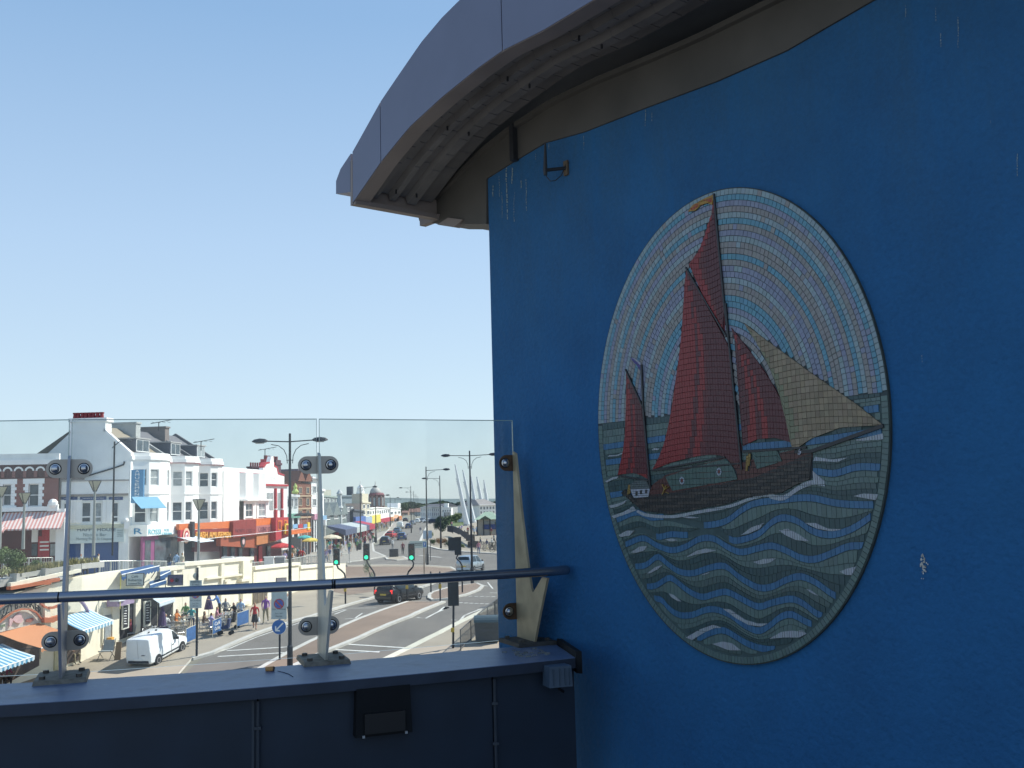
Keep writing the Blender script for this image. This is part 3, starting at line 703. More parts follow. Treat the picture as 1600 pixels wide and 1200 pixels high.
for a,b in (((1036,773),(1042,758)),((1038,766),(1047,760)),((1040,765),(1036,756)),((1040,768),(1048,772))):
    tiled(W([(a[0],a[1]),(a[0]+2,a[1]),(b[0]+2,b[1]),(b[0],b[1])]),(.36,.22,.05),.010,.012,.02,bk=False)
tiled(W([(1249,702),(1253,701),(1255,706),(1253,711),(1249,710)]),WHT,.010,.012,.02)
# write the tiles out: the 300 that show largest one by one, the rest joined
def area(q): return abs(sum(q[i-1][0]*q[i][1]-q[i][0]*q[i-1][1] for i in range(len(q))))/2
def seen(q):
    m_=(sum(p[0] for p in q)/4,sum(p[1] for p in q)/4); d=(WF.P((m_[0],0,m_[1]))-CAM).length; return area(q)/d**3
base=PW-.0008
def putt(mb,q,lev,col):
    if sum(q[i-1][0]*q[i][1]-q[i][0]*q[i-1][1] for i in range(len(q)))<0: q=q[::-1]
    mb.col=col; t=.0035+random.uniform(0,.0012); b=.0008
    c=(sum(p[0] for p in q)/len(q),sum(p[1] for p in q)/len(q))
    lo=[mb.V((p[0],base+lev-.002,p[1])) for p in q]
    hi=[mb.V((p[0]+(c[0]-p[0])*.03,base+lev+t,p[1]+(c[1]-p[1])*.03)) for p in q]
    n=len(q)
    mb.F(hi[::-1]) if FLIP else mb.F(hi)
    for i in range(n):
        j=(i+1)%n; f=(lo[i],lo[j],hi[j],hi[i]); mb.F(f[::-1] if FLIP else f)
a_=WF.P((0,0,0)); FLIP = (WF.e.cross(Vector((0,0,1)))).dot(WF.n)<0
tiles.sort(key=lambda t:-seen(t[0]))
for q,c,l in tiles[:300]:
    mb=WF.mb(); putt(mb,q,l,c); mb.build('tile',M_tile,MOS,colors=True)
mb=WF.mb()
for q,c,l in tiles[300:]: putt(mb,q,l,c)
mb.build('tile_field',M_tile,MOS,colors=True,kind='stuff')
mb=WF.mb()
for poly,l,bc in back: mb.col=bc; mb.prism(poly,base-.002,base+l+.0012)
o=mb.build('grout_relief',mat('tinted_grout',(1,1,1),.85,var=.15,scale=30,attr='tint'),MOS,colors=True,kind='stuff')
bm=bmesh.new(); bm.from_mesh(o.data); bmesh.ops.recalc_face_normals(bm,faces=bm.faces); bm.to_mesh(o.data); bm.free()
# dark lines of spars and rigging
def spar(P,wd,lev=.011):
    P=W(P)
    for a,b in zip(P,P[1:]):
        d=Vector((b[0]-a[0],b[1]-a[1])); n_=Vector((-d.y,d.x)).normalized()*wd/2; mb=WF.mb()
        q=[(a[0]+n_.x,a[1]+n_.y),(b[0]+n_.x,b[1]+n_.y),(b[0]-n_.x,b[1]-n_.y),(a[0]-n_.x,a[1]-n_.y)]
        mb.prism(q,base,base+lev+.003); mb.build('spar',M_spar,MOS)
M_spar=mat('black_tile',(.022,.022,.026),.4,var=.2,scale=30)
spar([(1117,303),(1134,480),(1142,545),(1161,734)],.009); spar([(1136,474),(1142,545)],.006,.012); spar([(1004,570),(1007,640),(1018,762)],.010)
spar([(1073,418),(1137,526)],.007); spar([(979,577),(1007,638)],.006); spar([(1020,735),(1135,714)],.008); spar([(1020,735),(1160,724)],.007,.012); spar([(967,743),(1017,751)],.008)
spar([(1162,706),(1262,699)],.010); spar([(1244,706),(1270,705),(1382,665)],.016)
# ================================================================== GROUND, ROADS, TERRACE
def st(name,o): o['kind']='structure'; return o
def asphalt(name,col,var=.12,sc=.35,sp=40,bump=.3):
    m=mat(name,col,.88,var=var,scale=sc,detail=8,bump=bump); return m
M_road=asphalt('asphalt',(.165,.15,.13)); weather(M_road,.45,(.11,.10,.088),(.9,.05,1),.48,.7,1.0); weather(M_road,.5,(.20,.185,.16),(.25,.12,1),.52,.6,1.0); M_ground=mat('land',(.20,.19,.15),.95,var=.3,scale=.02)
M_pave=asphalt('paving',(.335,.29,.225),.10,.5); M_brown=asphalt('buff_surface',(.24,.175,.13),.12,.6); M_kerb=mat('kerb_stone',(.52,.50,.45),.85,var=.12,scale=1.5)
weather(M_pave,.35,(.26,.22,.175),(.5,.5,1),.5,.68,.8); weather(M_brown,.35,(.17,.13,.10),(.5,.3,1),.5,.7,.8); M_line=mat('road_paint',(.66,.65,.60),.7,var=.10,scale=4); weather(M_line,.6,(.32,.30,.27),(1,1,1),.52,.62,2.5); M_yel=mat('kerb_band',(.60,.57,.46),.8,var=.1,scale=2)
ys=[-40,0,20,30,36,40,44,48,50,52,54,56,58,60,62,64,66,68,80,100,150,250,400,700,1500,4000,7000]
mb=MB()
xsn=[-3500,-900,-300,-60,-40,60,300,900,3500]
ids=[[mb.V((x,y,zg(y)-.03 if y>66 else zg(y))) for x in xsn] for y in ys]
for a,b in zip(ids,ids[1:]):
    for i in range(len(xsn)-1): mb.F((a[i],a[i+1],b[i+1],b[i]))
mb.build('ground',M_ground,kind='structure')
CUTS=[44,46,48,50,52,54,56,58,60,62,64,66,68]
def slab(name,pts,m,h,sk=.25,kind='structure',zf=zg,parent=None,side=None,**tags):
    bm=bmesh.new(); vs=[bm.verts.new((p[0],p[1],0)) for p in pts]
    tri=tessellate_polygon([[Vector((p[0],p[1],0)) for p in pts]])
    for t in tri:
        try: bm.faces.new([vs[i] for i in t])
        except ValueError: pass
    y0=min(p[1] for p in pts); y1=max(p[1] for p in pts)
    for c in CUTS if zf is zg else [y0+(y1-y0)*k/12 for k in range(1,12)]:
        if y0<c<y1: bmesh.ops.bisect_plane(bm,geom=bm.verts[:]+bm.edges[:]+bm.faces[:],plane_co=(0,c,0),plane_no=(0,1,0))
    bmesh.ops.recalc_face_normals(bm,faces=bm.faces)
    if bm.faces and sum(f.normal.z for f in bm.faces)<0: bmesh.ops.reverse_faces(bm,faces=bm.faces)
    for v in bm.verts: v.co.z=zf(v.co.y)+h
    if sk:
        be=[e for e in bm.edges if e.is_boundary]; r=bmesh.ops.extrude_edge_only(bm,edges=be)
        for g in r['geom']:
            if isinstance(g,bmesh.types.BMVert): g.co.z-=sk
            elif isinstance(g,bmesh.types.BMFace) and side: g.material_index=1
    bmesh.ops.recalc_face_normals(bm,faces=bm.faces)
    me=bpy.data.meshes.new(name); bm.to_mesh(me); bm.free(); me.materials.append(m)
    if side: me.materials.append(side)
    o=bpy.data.objects.new(name,me); C.objects.link(o)
    if parent:
        o.parent=parent; 
        for v in me.vertices: v.co-=origin(parent)
    if kind: o['kind']=kind
    for k,v in tags.items(): o[k]=v
    return o
def G(l): return [gp(*p) for p in l]
# carriageway
slab('road',[(-18.2,40),(18,40),(26,60),(34,80),(60,100),(60,118),(20,132),(2,150),(-6,200),(-14,300),(-22,450),(-40,450),(-33,300),(-26,200),(-22,150),(-20,118),(-20,100),(-18,80),(-17,60)],M_road,.004,0)
def strip(pts,wd,h,name,m,kind='structure'):
    "painted band along a sight-traced line"
    P=[Vector((p.x,p.y)) for p in (pts if isinstance(pts[0],Vector) else G(pts))]
    L=[];Rr=[]
    cl=(P[0]-P[-1]).length<1e-4; N_=len(P)
    for i,p in enumerate(P):
        d=((P[1]-P[-2]) if cl and i in (0,N_-1) else (P[min(i+1,N_-1)]-P[max(i-1,0)])).normalized(); n=Vector((-d.y,d.x))*wd/2; L.append(p+n); Rr.append(p-n)
    return slab(name,L+Rr[::-1],m,h,0 if h<.06 else .2,kind)
# left footway in front of the arches
kerbL=G([(300,1031),(332,1022),(360,1009),(400,992),(460,972),(489,964),(539,948),(588,934)])
wallbase=[(-16.7,100),(-19.2,73),(-22,62),(-23.7,55),(-26.2,51),(-31,45)]
slab('pavement',[(p.x,p.y) for p in kerbL]+[(p.x,p.y) for p in G([(640,925),(716,900),(717,893),(705,887),(665,884),(600,883),(560,884),(541,884)])]+[(-15.5,100)]+wallbase+[(-31,40),(-17.3,40)],M_pave,.12,.2,side=M_kerb)
slab('paved_corner',[(p.x,p.y) for p in G([(541,887),(600,887),(665,887),(704,890),(712,895),(640,918),(590,926),(545,932),(520,927),(535,905)])],M_brown,.128,0)
strip([(p.x,p.y,0) and Vector((p.x+.0,p.y,0)) for p in kerbL],.30,.135,'kerb',M_kerb)
strip(G([(541,884.5),(600,883.5),(665,884.5),(704,887.5),(716,894),(714,900),(640,925)]),.25,.135,'kerb',M_kerb)
# central reservation
def ring_isl(out,name,fill,hw=.32):
    P=G(out); slab(name,[(p.x,p.y) for p in P],fill,.12,.2,side=M_kerb)
    strip(P+[P[0]],hw,.128,'kerb',M_kerb)
ring_isl([(385,1060),(440,1028),(510,993),(580,962),(637,942),(693,942),(640,965),(560,999),(508,1020),(440,1052)],'traffic_island',M_brown)
ring_isl([(671,931),(676,927),(700,920),(722,916),(745,913),(754,917),(748,923),(730,930),(700,937),(676,939),(671,936)],'traffic_island',M_brown,.28)
ring_isl([(603,872),(612,870),(630,871),(637,874),(620,876),(606,875)],'traffic_island',M_pave,.3)
# right footways and gardens
slab('pavement',[(p.x,p.y) for p in G([(560,1055),(642,1014),(687,991.5),(732,968.5),(782,946.5),(830,930)])]+[(14,66),(14,40),(-7,42)],M_pave,.12,.2,side=M_kerb)
strip([(560,1055),(642,1014),(687,991.5),(732,968.5),(782,946.5),(830,930)],.45,.128,'kerb',M_yel)
gk=G([(668,820),(664,830),(658,843),(656,850),(668,853.5),(687,859),(730,863),(777,866),(830,870)])
slab('promenade',[(p.x,p.y) for p in gk]+[(60,110),(180,140),(200,400),(60,700),(-20,700),(-24,500)],M_pave,.12,.2,side=M_kerb)
strip(gk,.5,.13,'kerb',M_kerb)
# left promenade pavement beside the arcades
pk=G([(541,879),(560,877),(578,874),(602,870),(584,862),(582,850),(590,843),(598,838),(607,828),(614,818)])
slab('pavement',[(p.x,p.y) for p in pk]+[(-60,500),(-34,330),(-33,170),(-31,128),(-30,118),(-20.5,106),(-17.5,101)],mat('pale_paving',(.32,.295,.255),.85,var=.08,scale=.5),.10,.2,side=M_kerb)
strip(pk,.3,.112,'kerb',M_kerb)
# markings
def line(pts,wd=.12): return strip(pts,wd,.010,'road_marking',M_line)
for P,wd in (([(300,1032),(360,1013),(400,996),(460,976),(539,952)],.10),([(354,1017),(450,1011)],.14),([(340,1026),(446,1020)],.14),([(539,967.5),(555,966),(566,958.5)],.12),([(523,960),(541,953)],.12),([(541,950.5),(588,950)],.10),
    ([(539,1006.5),(642,1013)],.16),([(523,1015),(593,1019)],.16),([(651.5,965),(665,966.3),(685,956),(694.5,948.3),(705,948.8)],.14),([(705,968.5),(719,969.6),(725.8,961.8),(755,950.5),(746,952.7)],.14),
    ([(745,913),(762,916)],.14),([(762,910),(770,920)],.12),([(765,926),(783,927)],.14),([(598,872),(560,876),(541,880)],.15),([(655,868),(680,870),(690,871)],.3),([(650,893),(664,896)],.12)): line(P,wd)
# crossing studs
mbS=[(690+k*9.0,930.8+k*.2) for k in range(2,10)]+[(720+k*8.2,942+k*.35) for k in range(0,7)]
for px,py in mbS:
    p=gp(px,py); mb=MB(); mb.box(p.x-.14,p.x+.14,p.y-.1,p.y+.1,zg(p.y)+.004,zg(p.y)+.014); mb.build('crossing_stud',M_line,kind='structure')
# manhole covers and patches
for px,py,r in ((762,949,.55),(569,936,.4),(700,896,.4)):
    p=gp(px,py); mb=MB(); mb.cyl((p.x,p.y),r,zg(p.y)+.004+(.122 if px<760 else 0),zg(p.y)+.012+(.122 if px<760 else 0),16); mb.build('manhole_cover',mat('iron',(.07,.07,.07),.7),kind='structure')
# upper terrace
ZT=[(40,4.0),(52,3.7),(62,3.0),(73,2.45),(80,2.1),(90,1.35),(100,.55),(110,.16),(150,.104)]
def zter(Y): return interp(ZT,Y)
slab('terrace',[(-17.3,100),(-19.6,73),(-22.4,62),(-24.1,55),(-26.6,51),(-31.4,45),(-60,44),(-60,140),(-31,128),(-24,112)],mat('terrace_paving',(.36,.34,.30),.85,var=.12,scale=.4),0,0,zf=zter)
# ================================================================== BUILDINGS
M_white=mat('white_render',(.84,.84,.82),.8,var=.04,scale=1.2); M_trim=mat('white_trim',(.85,.85,.83),.6,var=.04,scale=2); M_grey=mat('grey_render',(.80,.81,.79),.85,var=.06,scale=.8)
weather(M_white,.22,(.58,.58,.54),(1.2,1.2,.22),.5,.75,1.3); weather(M_grey,.3,(.42,.44,.43),(1.2,1.2,.2),.5,.75,1.2)
M_pane=mat('window_glass',(.07,.09,.11),.08,var=.5,scale=1.5); M_pane2=mat('curtained_glass',(.30,.33,.34),.15,var=.3,scale=4); M_slate=mat('slate',(.13,.13,.14),.8,var=.2,scale=5); M_slate2=mat('brown_tile',(.27,.23,.17),.85,var=.2,scale=6)
M_pot=mat('terracotta',(.20,.035,.04),.8); M_cream=mat('cream_render',(.84,.78,.62),.85,var=.05,scale=1.0); weather(M_cream,.35,(.55,.48,.36),(1.5,1.5,.3),.52,.75,1.2); M_redp=mat('red_paint',(.42,.03,.04),.6); M_orange=mat('orange_board',(.68,.15,.025),.55,var=.15,scale=3)
M_blackw=mat('dark_interior',(.02,.02,.024),.7); M_blue=mat('blue_board',(.03,.13,.38),.6)
def brickmat(name,c1,c2,mor,sc=1.0):
    m=mat(name,c1,.9,var=.12,scale=3); n=m.node_tree.nodes; l=m.node_tree.links; b=n['Principled BSDF']
    br=n.new('ShaderNodeTexBrick'); br.inputs['Color1'].default_value=(*c1,1); br.inputs['Color2'].default_value=(*c2,1); br.inputs['Mortar'].default_value=(*mor,1)
    br.inputs['Scale'].default_value=1; br.inputs['Brick Width'].default_value=.23*sc; br.inputs['Row Height'].default_value=.075*sc; br.inputs['Mortar Size'].default_value=.008
    tc=n.new('ShaderNodeTexCoord'); mp=n.new('ShaderNodeMapping'); mp.inputs['Rotation'].default_value=(R(90),0,0); l.new(tc.outputs['Object'],mp.inputs[0]); l.new(mp.outputs[0],br.inputs['Vector']); l.new(br.outputs[0],b.inputs['Base Color']); return m
M_brick=brickmat('red_brick',(.26,.105,.095),(.22,.09,.08),(.24,.14,.12)); M_brick2=brickmat('orange_brick',(.25,.09,.055),(.20,.07,.045),(.2,.12,.09))
def wall(F,s0,s1,z0,z1,holes=(),th=.3,w=0.0,mb=None):
    "wall slab with real openings"
    own=mb or F.mb(); hs=[(max(a,s0),min(b,s1),max(c,z0),min(d,z1)) for a,b,c,d in holes]
    X=sorted({s0,s1,*[h[0] for h in hs],*[h[1] for h in hs]}); Z=sorted({z0,z1,*[h[2] for h in hs],*[h[3] for h in hs]})
    def hole(x,z): return any(a<x<b and c<z<d for a,b,c,d in hs)
    for a,b in zip(X,X[1:]):
        for c,d in zip(Z,Z[1:]):
            if b-a<1e-5 or d-c<1e-5 or hole((a+b)/2,(c+d)/2): continue
            own.poly([(a,w,c),(b,w,c),(b,w,d),(a,w,d)])
    for a,b,c,d in hs:
        own.poly([(a,w,c),(a,w-th,c),(a,w-th,d),(a,w,d)]); own.poly([(b,w,c),(b,w-th,c),(b,w-th,d),(b,w,d)])
        own.poly([(a,w,c),(b,w,c),(b,w-th,c),(a,w-th,c)]); own.poly([(a,w,d),(b,w,d),(b,w-th,d),(a,w-th,d)])
    return own
def window(F,par,s0,s1,z0,z1,w=-.12,bars=1,fr=.07,pane=None,mulls=(),m=None,name='window',sill=True,name2='pane'):
    mb=F.mb(); d=.05
    mb.box(s0,s1,w-d,w,z0,z0+fr); mb.box(s0,s1,w-d,w,z1-fr,z1); mb.box(s0,s0+fr,w-d,w-.001,z0+fr,z1-fr); mb.box(s1-fr,s1,w-d,w-.001,z0+fr,z1-fr)
    for k in range(bars):
        z=lerp(z0,z1,(k+1)/(bars+1)); mb.box(s0+fr,s1-fr,w-d+.002,w-.002,z-.03,z+.03)
    for k in mulls: s=lerp(s0,s1,k); mb.box(s-.025,s+.025,w-d+.003,w-.003,z0+fr,z1-fr)
    if sill: mb.box(s0-.08,s1+.08,-.01,.10,z0-.10,z0-.005)
    fo=mb.build(name,m or M_trim,par)
    mb=F.mb(); mb.box(s0+.02,s1-.02,w-d+.012,w-d+.024,z0+.02,z1-.02); mb.build(name2,pane or (M_pane if random.random()<.75 else M_pane2),fo)
    return fo
def bldg(F,name,label,cat,group=None,s=0,z=None,par_z=None):
    p=F.P((s,0,zter(F.P((s,0,0)).y) if z is None else z)); return thing(name,label,cat,p,group=group)
def part(mb,name,m,par,**k): return mb.build(name,m,par,**k)
def gable_roof(F,s0,s1,ze,zr,d0,d1,name,m,par,th=.12):
    "pitched roof with ridge along s, from front eaves w=d0 back to w=-d1"
    mid=(d0-d1)/2; mb=F.mb()
    mb.poly([(s0,d0,ze),(s1,d0,ze),(s1,mid,zr),(s0,mid,zr)]); mb.poly([(s0,-d1,ze),(s1,-d1,ze),(s1,mid,zr),(s0,mid,zr)]); mb.poly([(s0,d0,ze-th),(s1,d0,ze-th),(s1,d0,ze),(s0,d0,ze)])
    mb.poly([(s0,d0,ze),(s0,mid,zr),(s0,-d1,ze)]); mb.poly([(s1,d0,ze),(s1,mid,zr),(s1,-d1,ze)])
    return mb.build(name,m,par)
# ------------------------------------------------------------------ red brick shop (left edge of the view)
BF=Fac((-48,79),(-35.0,81.5))
def R4(F,a,b,c,d,w=0): s0,z1=F.uv(a,c,w); s1,z0=F.uv(b,d,w); return s0,s1,min(z0,z1),max(z0,z1)
B1=bldg(BF,'brick_shop','red brick building with white quoined windows above a red and white striped awning','shop',s=6)
s1=BF.uv(91,780)[0]; sA=BF.uv(-90,780)[0]; ztop=BF.uv(40,709)[1]; zb=zter(80)-1
wins=[R4(BF,5,17,757,790),R4(BF,45,60,756,791),R4(BF,-42,-26,757,790)]
mb=wall(BF,sA,s1,BF.uv(40,796)[1],BF.uv(40,748)[1],wins); part(mb,'wall',M_brick,B1)
mb=BF.mb(); mb.box(sA,s1,-9,-.31,BF.uv(40,797)[1],ztop-.5); mb.box(sA,s1,-9,-1.65,zb,BF.uv(40,797.2)[1]); part(mb,'rear_block',M_blackw,B1)
for k,h in enumerate(wins):
    window(BF,B1,*h,bars=1)
    mb=BF.mb(); a,b,c,d=h; q=.42
    for zz in range(7):
        z0_=lerp(c,d,zz/7); z1_=lerp(c,d,(zz+1)/7); ex=.12*(zz%2)
        mb.box(a-q-ex+.15,a-.002,.0,.05,z0_+.004,z1_-.004); mb.box(b+.002,b+q+ex-.15,.0,.05,z0_+.004,z1_-.004)
    mb.box(a-.42,b+.42,.0,.07,d,d+.42); mb.box(a-.42,b+.42,0,.13,c-.2,c-.002); part(mb,'window_surround',M_trim,B1)
zc0=BF.uv(40,748)[1]; zc1=BF.uv(40,726)[1]
mb=BF.mb(); mb.box(sA,s1,-.3,.0,zc0,zc1); mb.box(sA,s1,0,.09,zc0,zc0+.12); mb.box(sA,s1,0,.1,zc1-.10,zc1); part(mb,'frieze',mat('dark_brick',(.10,.045,.045),.9,var=.2),B1)
i=0; s=sA+.3
while s<s1-.3:
    mb=BF.mb(); n_=6; o=[(s+.36*math.cos(math.pi*k/n_)+.36,zc0+.62+.36*math.sin(math.pi*k/n_)) for k in range(n_+1)]+[(s+.36+.24*math.cos(math.pi*(n_-k)/n_),zc0+.62+.22*math.sin(math.pi*(n_-k)/n_)) for k in range(n_+1)]
    mb.prism(o,.01,.12); part(mb,'arch_moulding',M_trim,B1); mb=BF.mb(); mb.box(s-.12,s+.12,.01,.1,zc0+.12,zc0+.62); part(mb,'corbel',M_brick,B1); s+=.82
mb=BF.mb(); mb.box(sA,s1+.02,-.3,.18,zc1,lerp(zc1,ztop,.45)); part(mb,'cornice',M_trim,B1)
mb=BF.mb(); mb.box(sA,s1,-.35,.04,lerp(zc1,ztop,.45),ztop); part(mb,'parapet',M_grey,B1)
z_=BF.uv(40,794)[1]; mb=BF.mb(); mb.box(sA,s1-.4,0,.25,z_-.25,z_+.1); part(mb,'fascia_ledge',M_trim,B1)
mb=BF.mb(); mb.box(s1-.75,s1+.05,0,.3,z_-.3,z_+.25); mb.sphere((s1-.35,.15,z_+.3),.4,8,5); part(mb,'console',M_trim,B1)
# shop front below the awning
zs=BF.uv(40,800)[1]
mb=BF.mb(); mb.box(sA,s1,-1.6,-1.5,zb,zs); part(mb,'shop_back',mat('maroon_board',(.10,.02,.025),.6,var=.3,scale=1),B1)
for (a,b,c,d,m_,nm) in ((50,59,827,847,M_white,'menu_board'),(78,90,827,847,M_white,'menu_board'),(60,66,838,872,M_redp,'drinks_cooler'),(66,77,827,872,M_redp,'red_shutter'),(50,58,850,868,M_pane,'counter_glass'),(79,88,850,868,M_pane2,'counter_glass')):
    h=R4(BF,a,b,c,d,-1.4); mb=BF.mb(); mb.box(h[0],h[1],-1.5,-1.35,h[2],h[3]); part(mb,nm,m_,B1)
for k in range(3):
    h=R4(BF,62,76,846+k*6,848+k*6,-1.3); mb=BF.mb(); mb.box(h[0],h[1],-1.35,-1.33,h[2],h[3]); part(mb,'sign_stroke',M_white,B1)
h=R4(BF,90,97,828,880,0); mb=BF.mb(); mb.box(s1-.1,s1+.55,-.2,.12,zb,zs+.2); part(mb,'end_pier',M_trim,B1)
def stripemat(name,c1,c2,n,ax=0,rough=.8):
    m=mat(name,c1,rough); nd=m.node_tree.nodes; l=m.node_tree.links; b=nd['Principled BSDF']
    uvn=nd.new('ShaderNodeUVMap'); sp=nd.new('ShaderNodeSeparateXYZ'); l.new(uvn.outputs[0],sp.inputs[0])
    mu=nd.new('ShaderNodeMath'); mu.operation='MULTIPLY'; mu.inputs[1].default_value=n; l.new(sp.outputs[ax],mu.inputs[0])
    fr=nd.new('ShaderNodeMath'); fr.operation='FRACT'; l.new(mu.outputs[0],fr.inputs[0]); gt=nd.new('ShaderNodeMath'); gt.operation='GREATER_THAN'; gt.inputs[1].default_value=.5; l.new(fr.outputs[0],gt.inputs[0])
    mx=nd.new('ShaderNodeMixRGB'); mx.inputs[1].default_value=(*c1,1); mx.inputs[2].default_value=(*c2,1); l.new(gt.outputs[0],mx.inputs[0]); l.new(mx.outputs[0],b.inputs['Base Color']); return m
def awning(F,par,s0,s1,z0,z1,w,m,val=.2,name='awning',w0=0.0,slope=0.0):
    "sloping canvas with valance; slope = drop of the whole awning along s"
    me=bpy.data.meshes.new(name); n=14; V=[];Fc=[];UV=[]
    for i in range(n+1):
        t=i/n; s=lerp(s0,s1,t); dz=slope*t
        for (ww,zz,vv) in ((w0,z1,0),((w0+w)/2,(z0+z1)/2-.03,.5),(w,z0,1),(w,z0-val*(1 if i%2 else .75),1.1)): V.append(F.P((s,ww,zz+dz))-origin(par)); UV.append((t,vv))
    for i in range(n):
        for j in range(3): a=i*4+j; Fc.append((a,a+4,a+5,a+1))
    me.from_pydata([tuple(v) for v in V],[],Fc); ul=me.uv_layers.new(); 
    for p in me.polygons:
        for li,vi in zip(p.loop_indices,p.vertices): ul.data[li].uv=UV[vi]
    me.materials.append(m); o=bpy.data.objects.new(name,me); C.objects.link(o); o.parent=par
    md=o.modifiers.new('s','SOLIDIFY'); md.thickness=.02
    return o
M_aw1=stripemat('red_white_canvas',(.72,.62,.58),(.58,.27,.24),17)
h0=R4(BF,7,84,800,826,0); 
awning(BF,B1,h0[0],BF.uv(96,826,1.7)[0],BF.uv(50,826,1.9)[1],BF.uv(50,800)[1],1.9,M_aw1,.12)
awning(BF,B1,BF.uv(-60,826)[0],BF.uv(7,826,2.2)[0],BF.uv(0,831,2.4)[1],BF.uv(0,808)[1],2.4,stripemat('red_white_canvas2',(.72,.62,.58),(.58,.27,.24),13),.12)
# ------------------------------------------------------------------ noodle bar
HF=Fac((-35.6,82.0),(-31.0,86.2))   # frontage turned a little towards the sea
_p0=atY(92,790,82.0); _p1=atY(201,790,84.5); HF=Fac((_p0.x,_p0.y),(_p1.x,_p1.y)); HL=HF.len
B2=bldg(HF,'noodle_bar','pale two-storey noodle bar building with a wide signboard and blue shutters','restaurant',s=HL/2)
zT=HF.uv(140,752)[1]; zb=zter(83)-1
hw=[R4(HF,99.5,108,786,816),R4(HF,128,142,785,816),R4(HF,146.5,159,785,816),R4(HF,176,185,785,816)]
zsb=HF.uv(140,822)[1]; zsg0=HF.uv(140,845)[1]
mb=wall(HF,0,HL,zsb,HF.uv(140,774)[1],hw); part(mb,'wall',M_grey,B2)
mb=HF.mb(); mb.box(0,HL,-9,-.31,zb,zT-.4); part(mb,'rear_block',M_grey,B2)
for h in hw: window(HF,B2,*h,w=-.1,bars=0,sill=False)
for h in hw:
    mb=HF.mb(); z=lerp(h[2],h[3],.27); mb.box(h[0],h[1],-.12,-.05,z-.05,z+.06); part(mb,'transom',M_trim,B2)
for a,b in ((92.5,98),(109.5,113),(114,118),(119,127),(160,165),(166,174)):
    h=R4(HF,a,b,783,817); mb=HF.mb(); mb.box(h[0],h[1],0,.12,h[2],h[3]); mb.box(h[0]-.03,h[1]+.03,0,.16,h[3],h[3]+.1); part(mb,'pilaster',M_trim,B2)
a=HF.uv(140,773)[1]; mb=HF.mb(); mb.box(0,HL*.99,0,.22,a-.12,a+.06); part(mb,'string_course',mat('grey_brown',(.30,.27,.24),.8),B2)
mb=HF.mb(); mb.box(0,HL*.985,-.3,.06,a+.06,zT); part(mb,'parapet',M_trim,B2)
mb=HF.mb(); mb.box(-.05,HL,-.35,.14,zT,zT+.12); part(mb,'coping',mat('stone_grey',(.35,.34,.33),.8),B2)
a=HF.uv(140,820)[1]; mb=HF.mb(); mb.box(0,HL*.96,0,.25,a-.3,a); part(mb,'ledge',mat('lichen_stone',(.55,.55,.42),.8,var=.15),B2)
mb=HF.mb(); mb.box(HL*.93,HL,0,.35,a-.45,a+.25); mb.sphere((HL*.965,.2,a+.25),.22,8,5); part(mb,'console',M_trim,B2)
h=R4(HF,99,194,824,846.5,.2); mb=HF.mb(); mb.box(h[0],h[1],.0,.14,h[2],h[3]); part(mb,'signboard',mat('pale_sign',(.62,.70,.68),.6,var=.04),B2)
M_ink=mat('slate_ink',(.07,.10,.15),.6); M_ink2=mat('faded_ink',(.26,.32,.33),.6); M_navy=mat('navy_board',(.05,.09,.22),.6)
def T(F,par,s,px0,px1,py0,py1,m,w=.15,nm='lettering',d=.02,slope=0):
    a,z1=F.uv(px0,py0,w); b,z0=F.uv(px1,py1,w); z1b=F.uv(px1,py0,w)[1]; return text(s,m,nm,par,F,a,b,lerp(z0,z1,0)+(z1-z1b),z1,w,d,slope=(z1b-z1)+slope)
T(HF,B2,'HAPPY HOUSE',121,181,825,830,M_ink); T(HF,B2,'Noodle Bar',130,166,833,838,M_ink2); T(HF,B2,'Meeting Place St Chapter',119,176,840,845,M_ink2)
for k in range(4):
    hh=R4(HF,183,192,828+k*3,829+k*3,.15); mb=HF.mb(); mb.box(hh[0],hh[1],.14,.16,hh[2],hh[3]); part(mb,'small_print',M_ink2,B2)
for a,b,s_ in ((96,121,'NOODLE BAR'),(125,166,'CHINESE & MALAYSIAN'),(170,192,'TAKE AWAY')):
    hh=R4(HF,a,b,776.5,781,.02); mb=HF.mb(); mb.box(hh[0],hh[1],0,.05,hh[2],hh[3]); pb=part(mb,'blue_plate',M_navy,B2)
    text(s_,M_white,'lettering',pb,HF,hh[0]+.2,hh[1]-.2,hh[2]+.12,hh[3]-.1,.05,.015)
hh=R4(HF,97,188,847,880,-.3); mb=HF.mb(); mb.box(hh[0],hh[1],-.35,-.3,zb,hh[3]); part(mb,'shutter',mat('blue_shutter',(.05,.10,.25),.5,var=.1,scale=1),B2)
for px in (97,129,188,193):
    a=HF.uv(px,850)[0]; mb=HF.mb(); mb.box(a-.12,a+.12,-.28,.0,zb,zsg0); part(mb,'shopfront_post',M_trim,B2)
mb=HF.mb(); mb.box(HF.uv(189,850)[0],HL,-.2,.02,zb,zsb); part(mb,'side_wall',M_grey,B2)
mb=HF.mb(); mb.box(0,.4,-.2,.04,zb,zsb); part(mb,'side_pier',M_grey,B2)
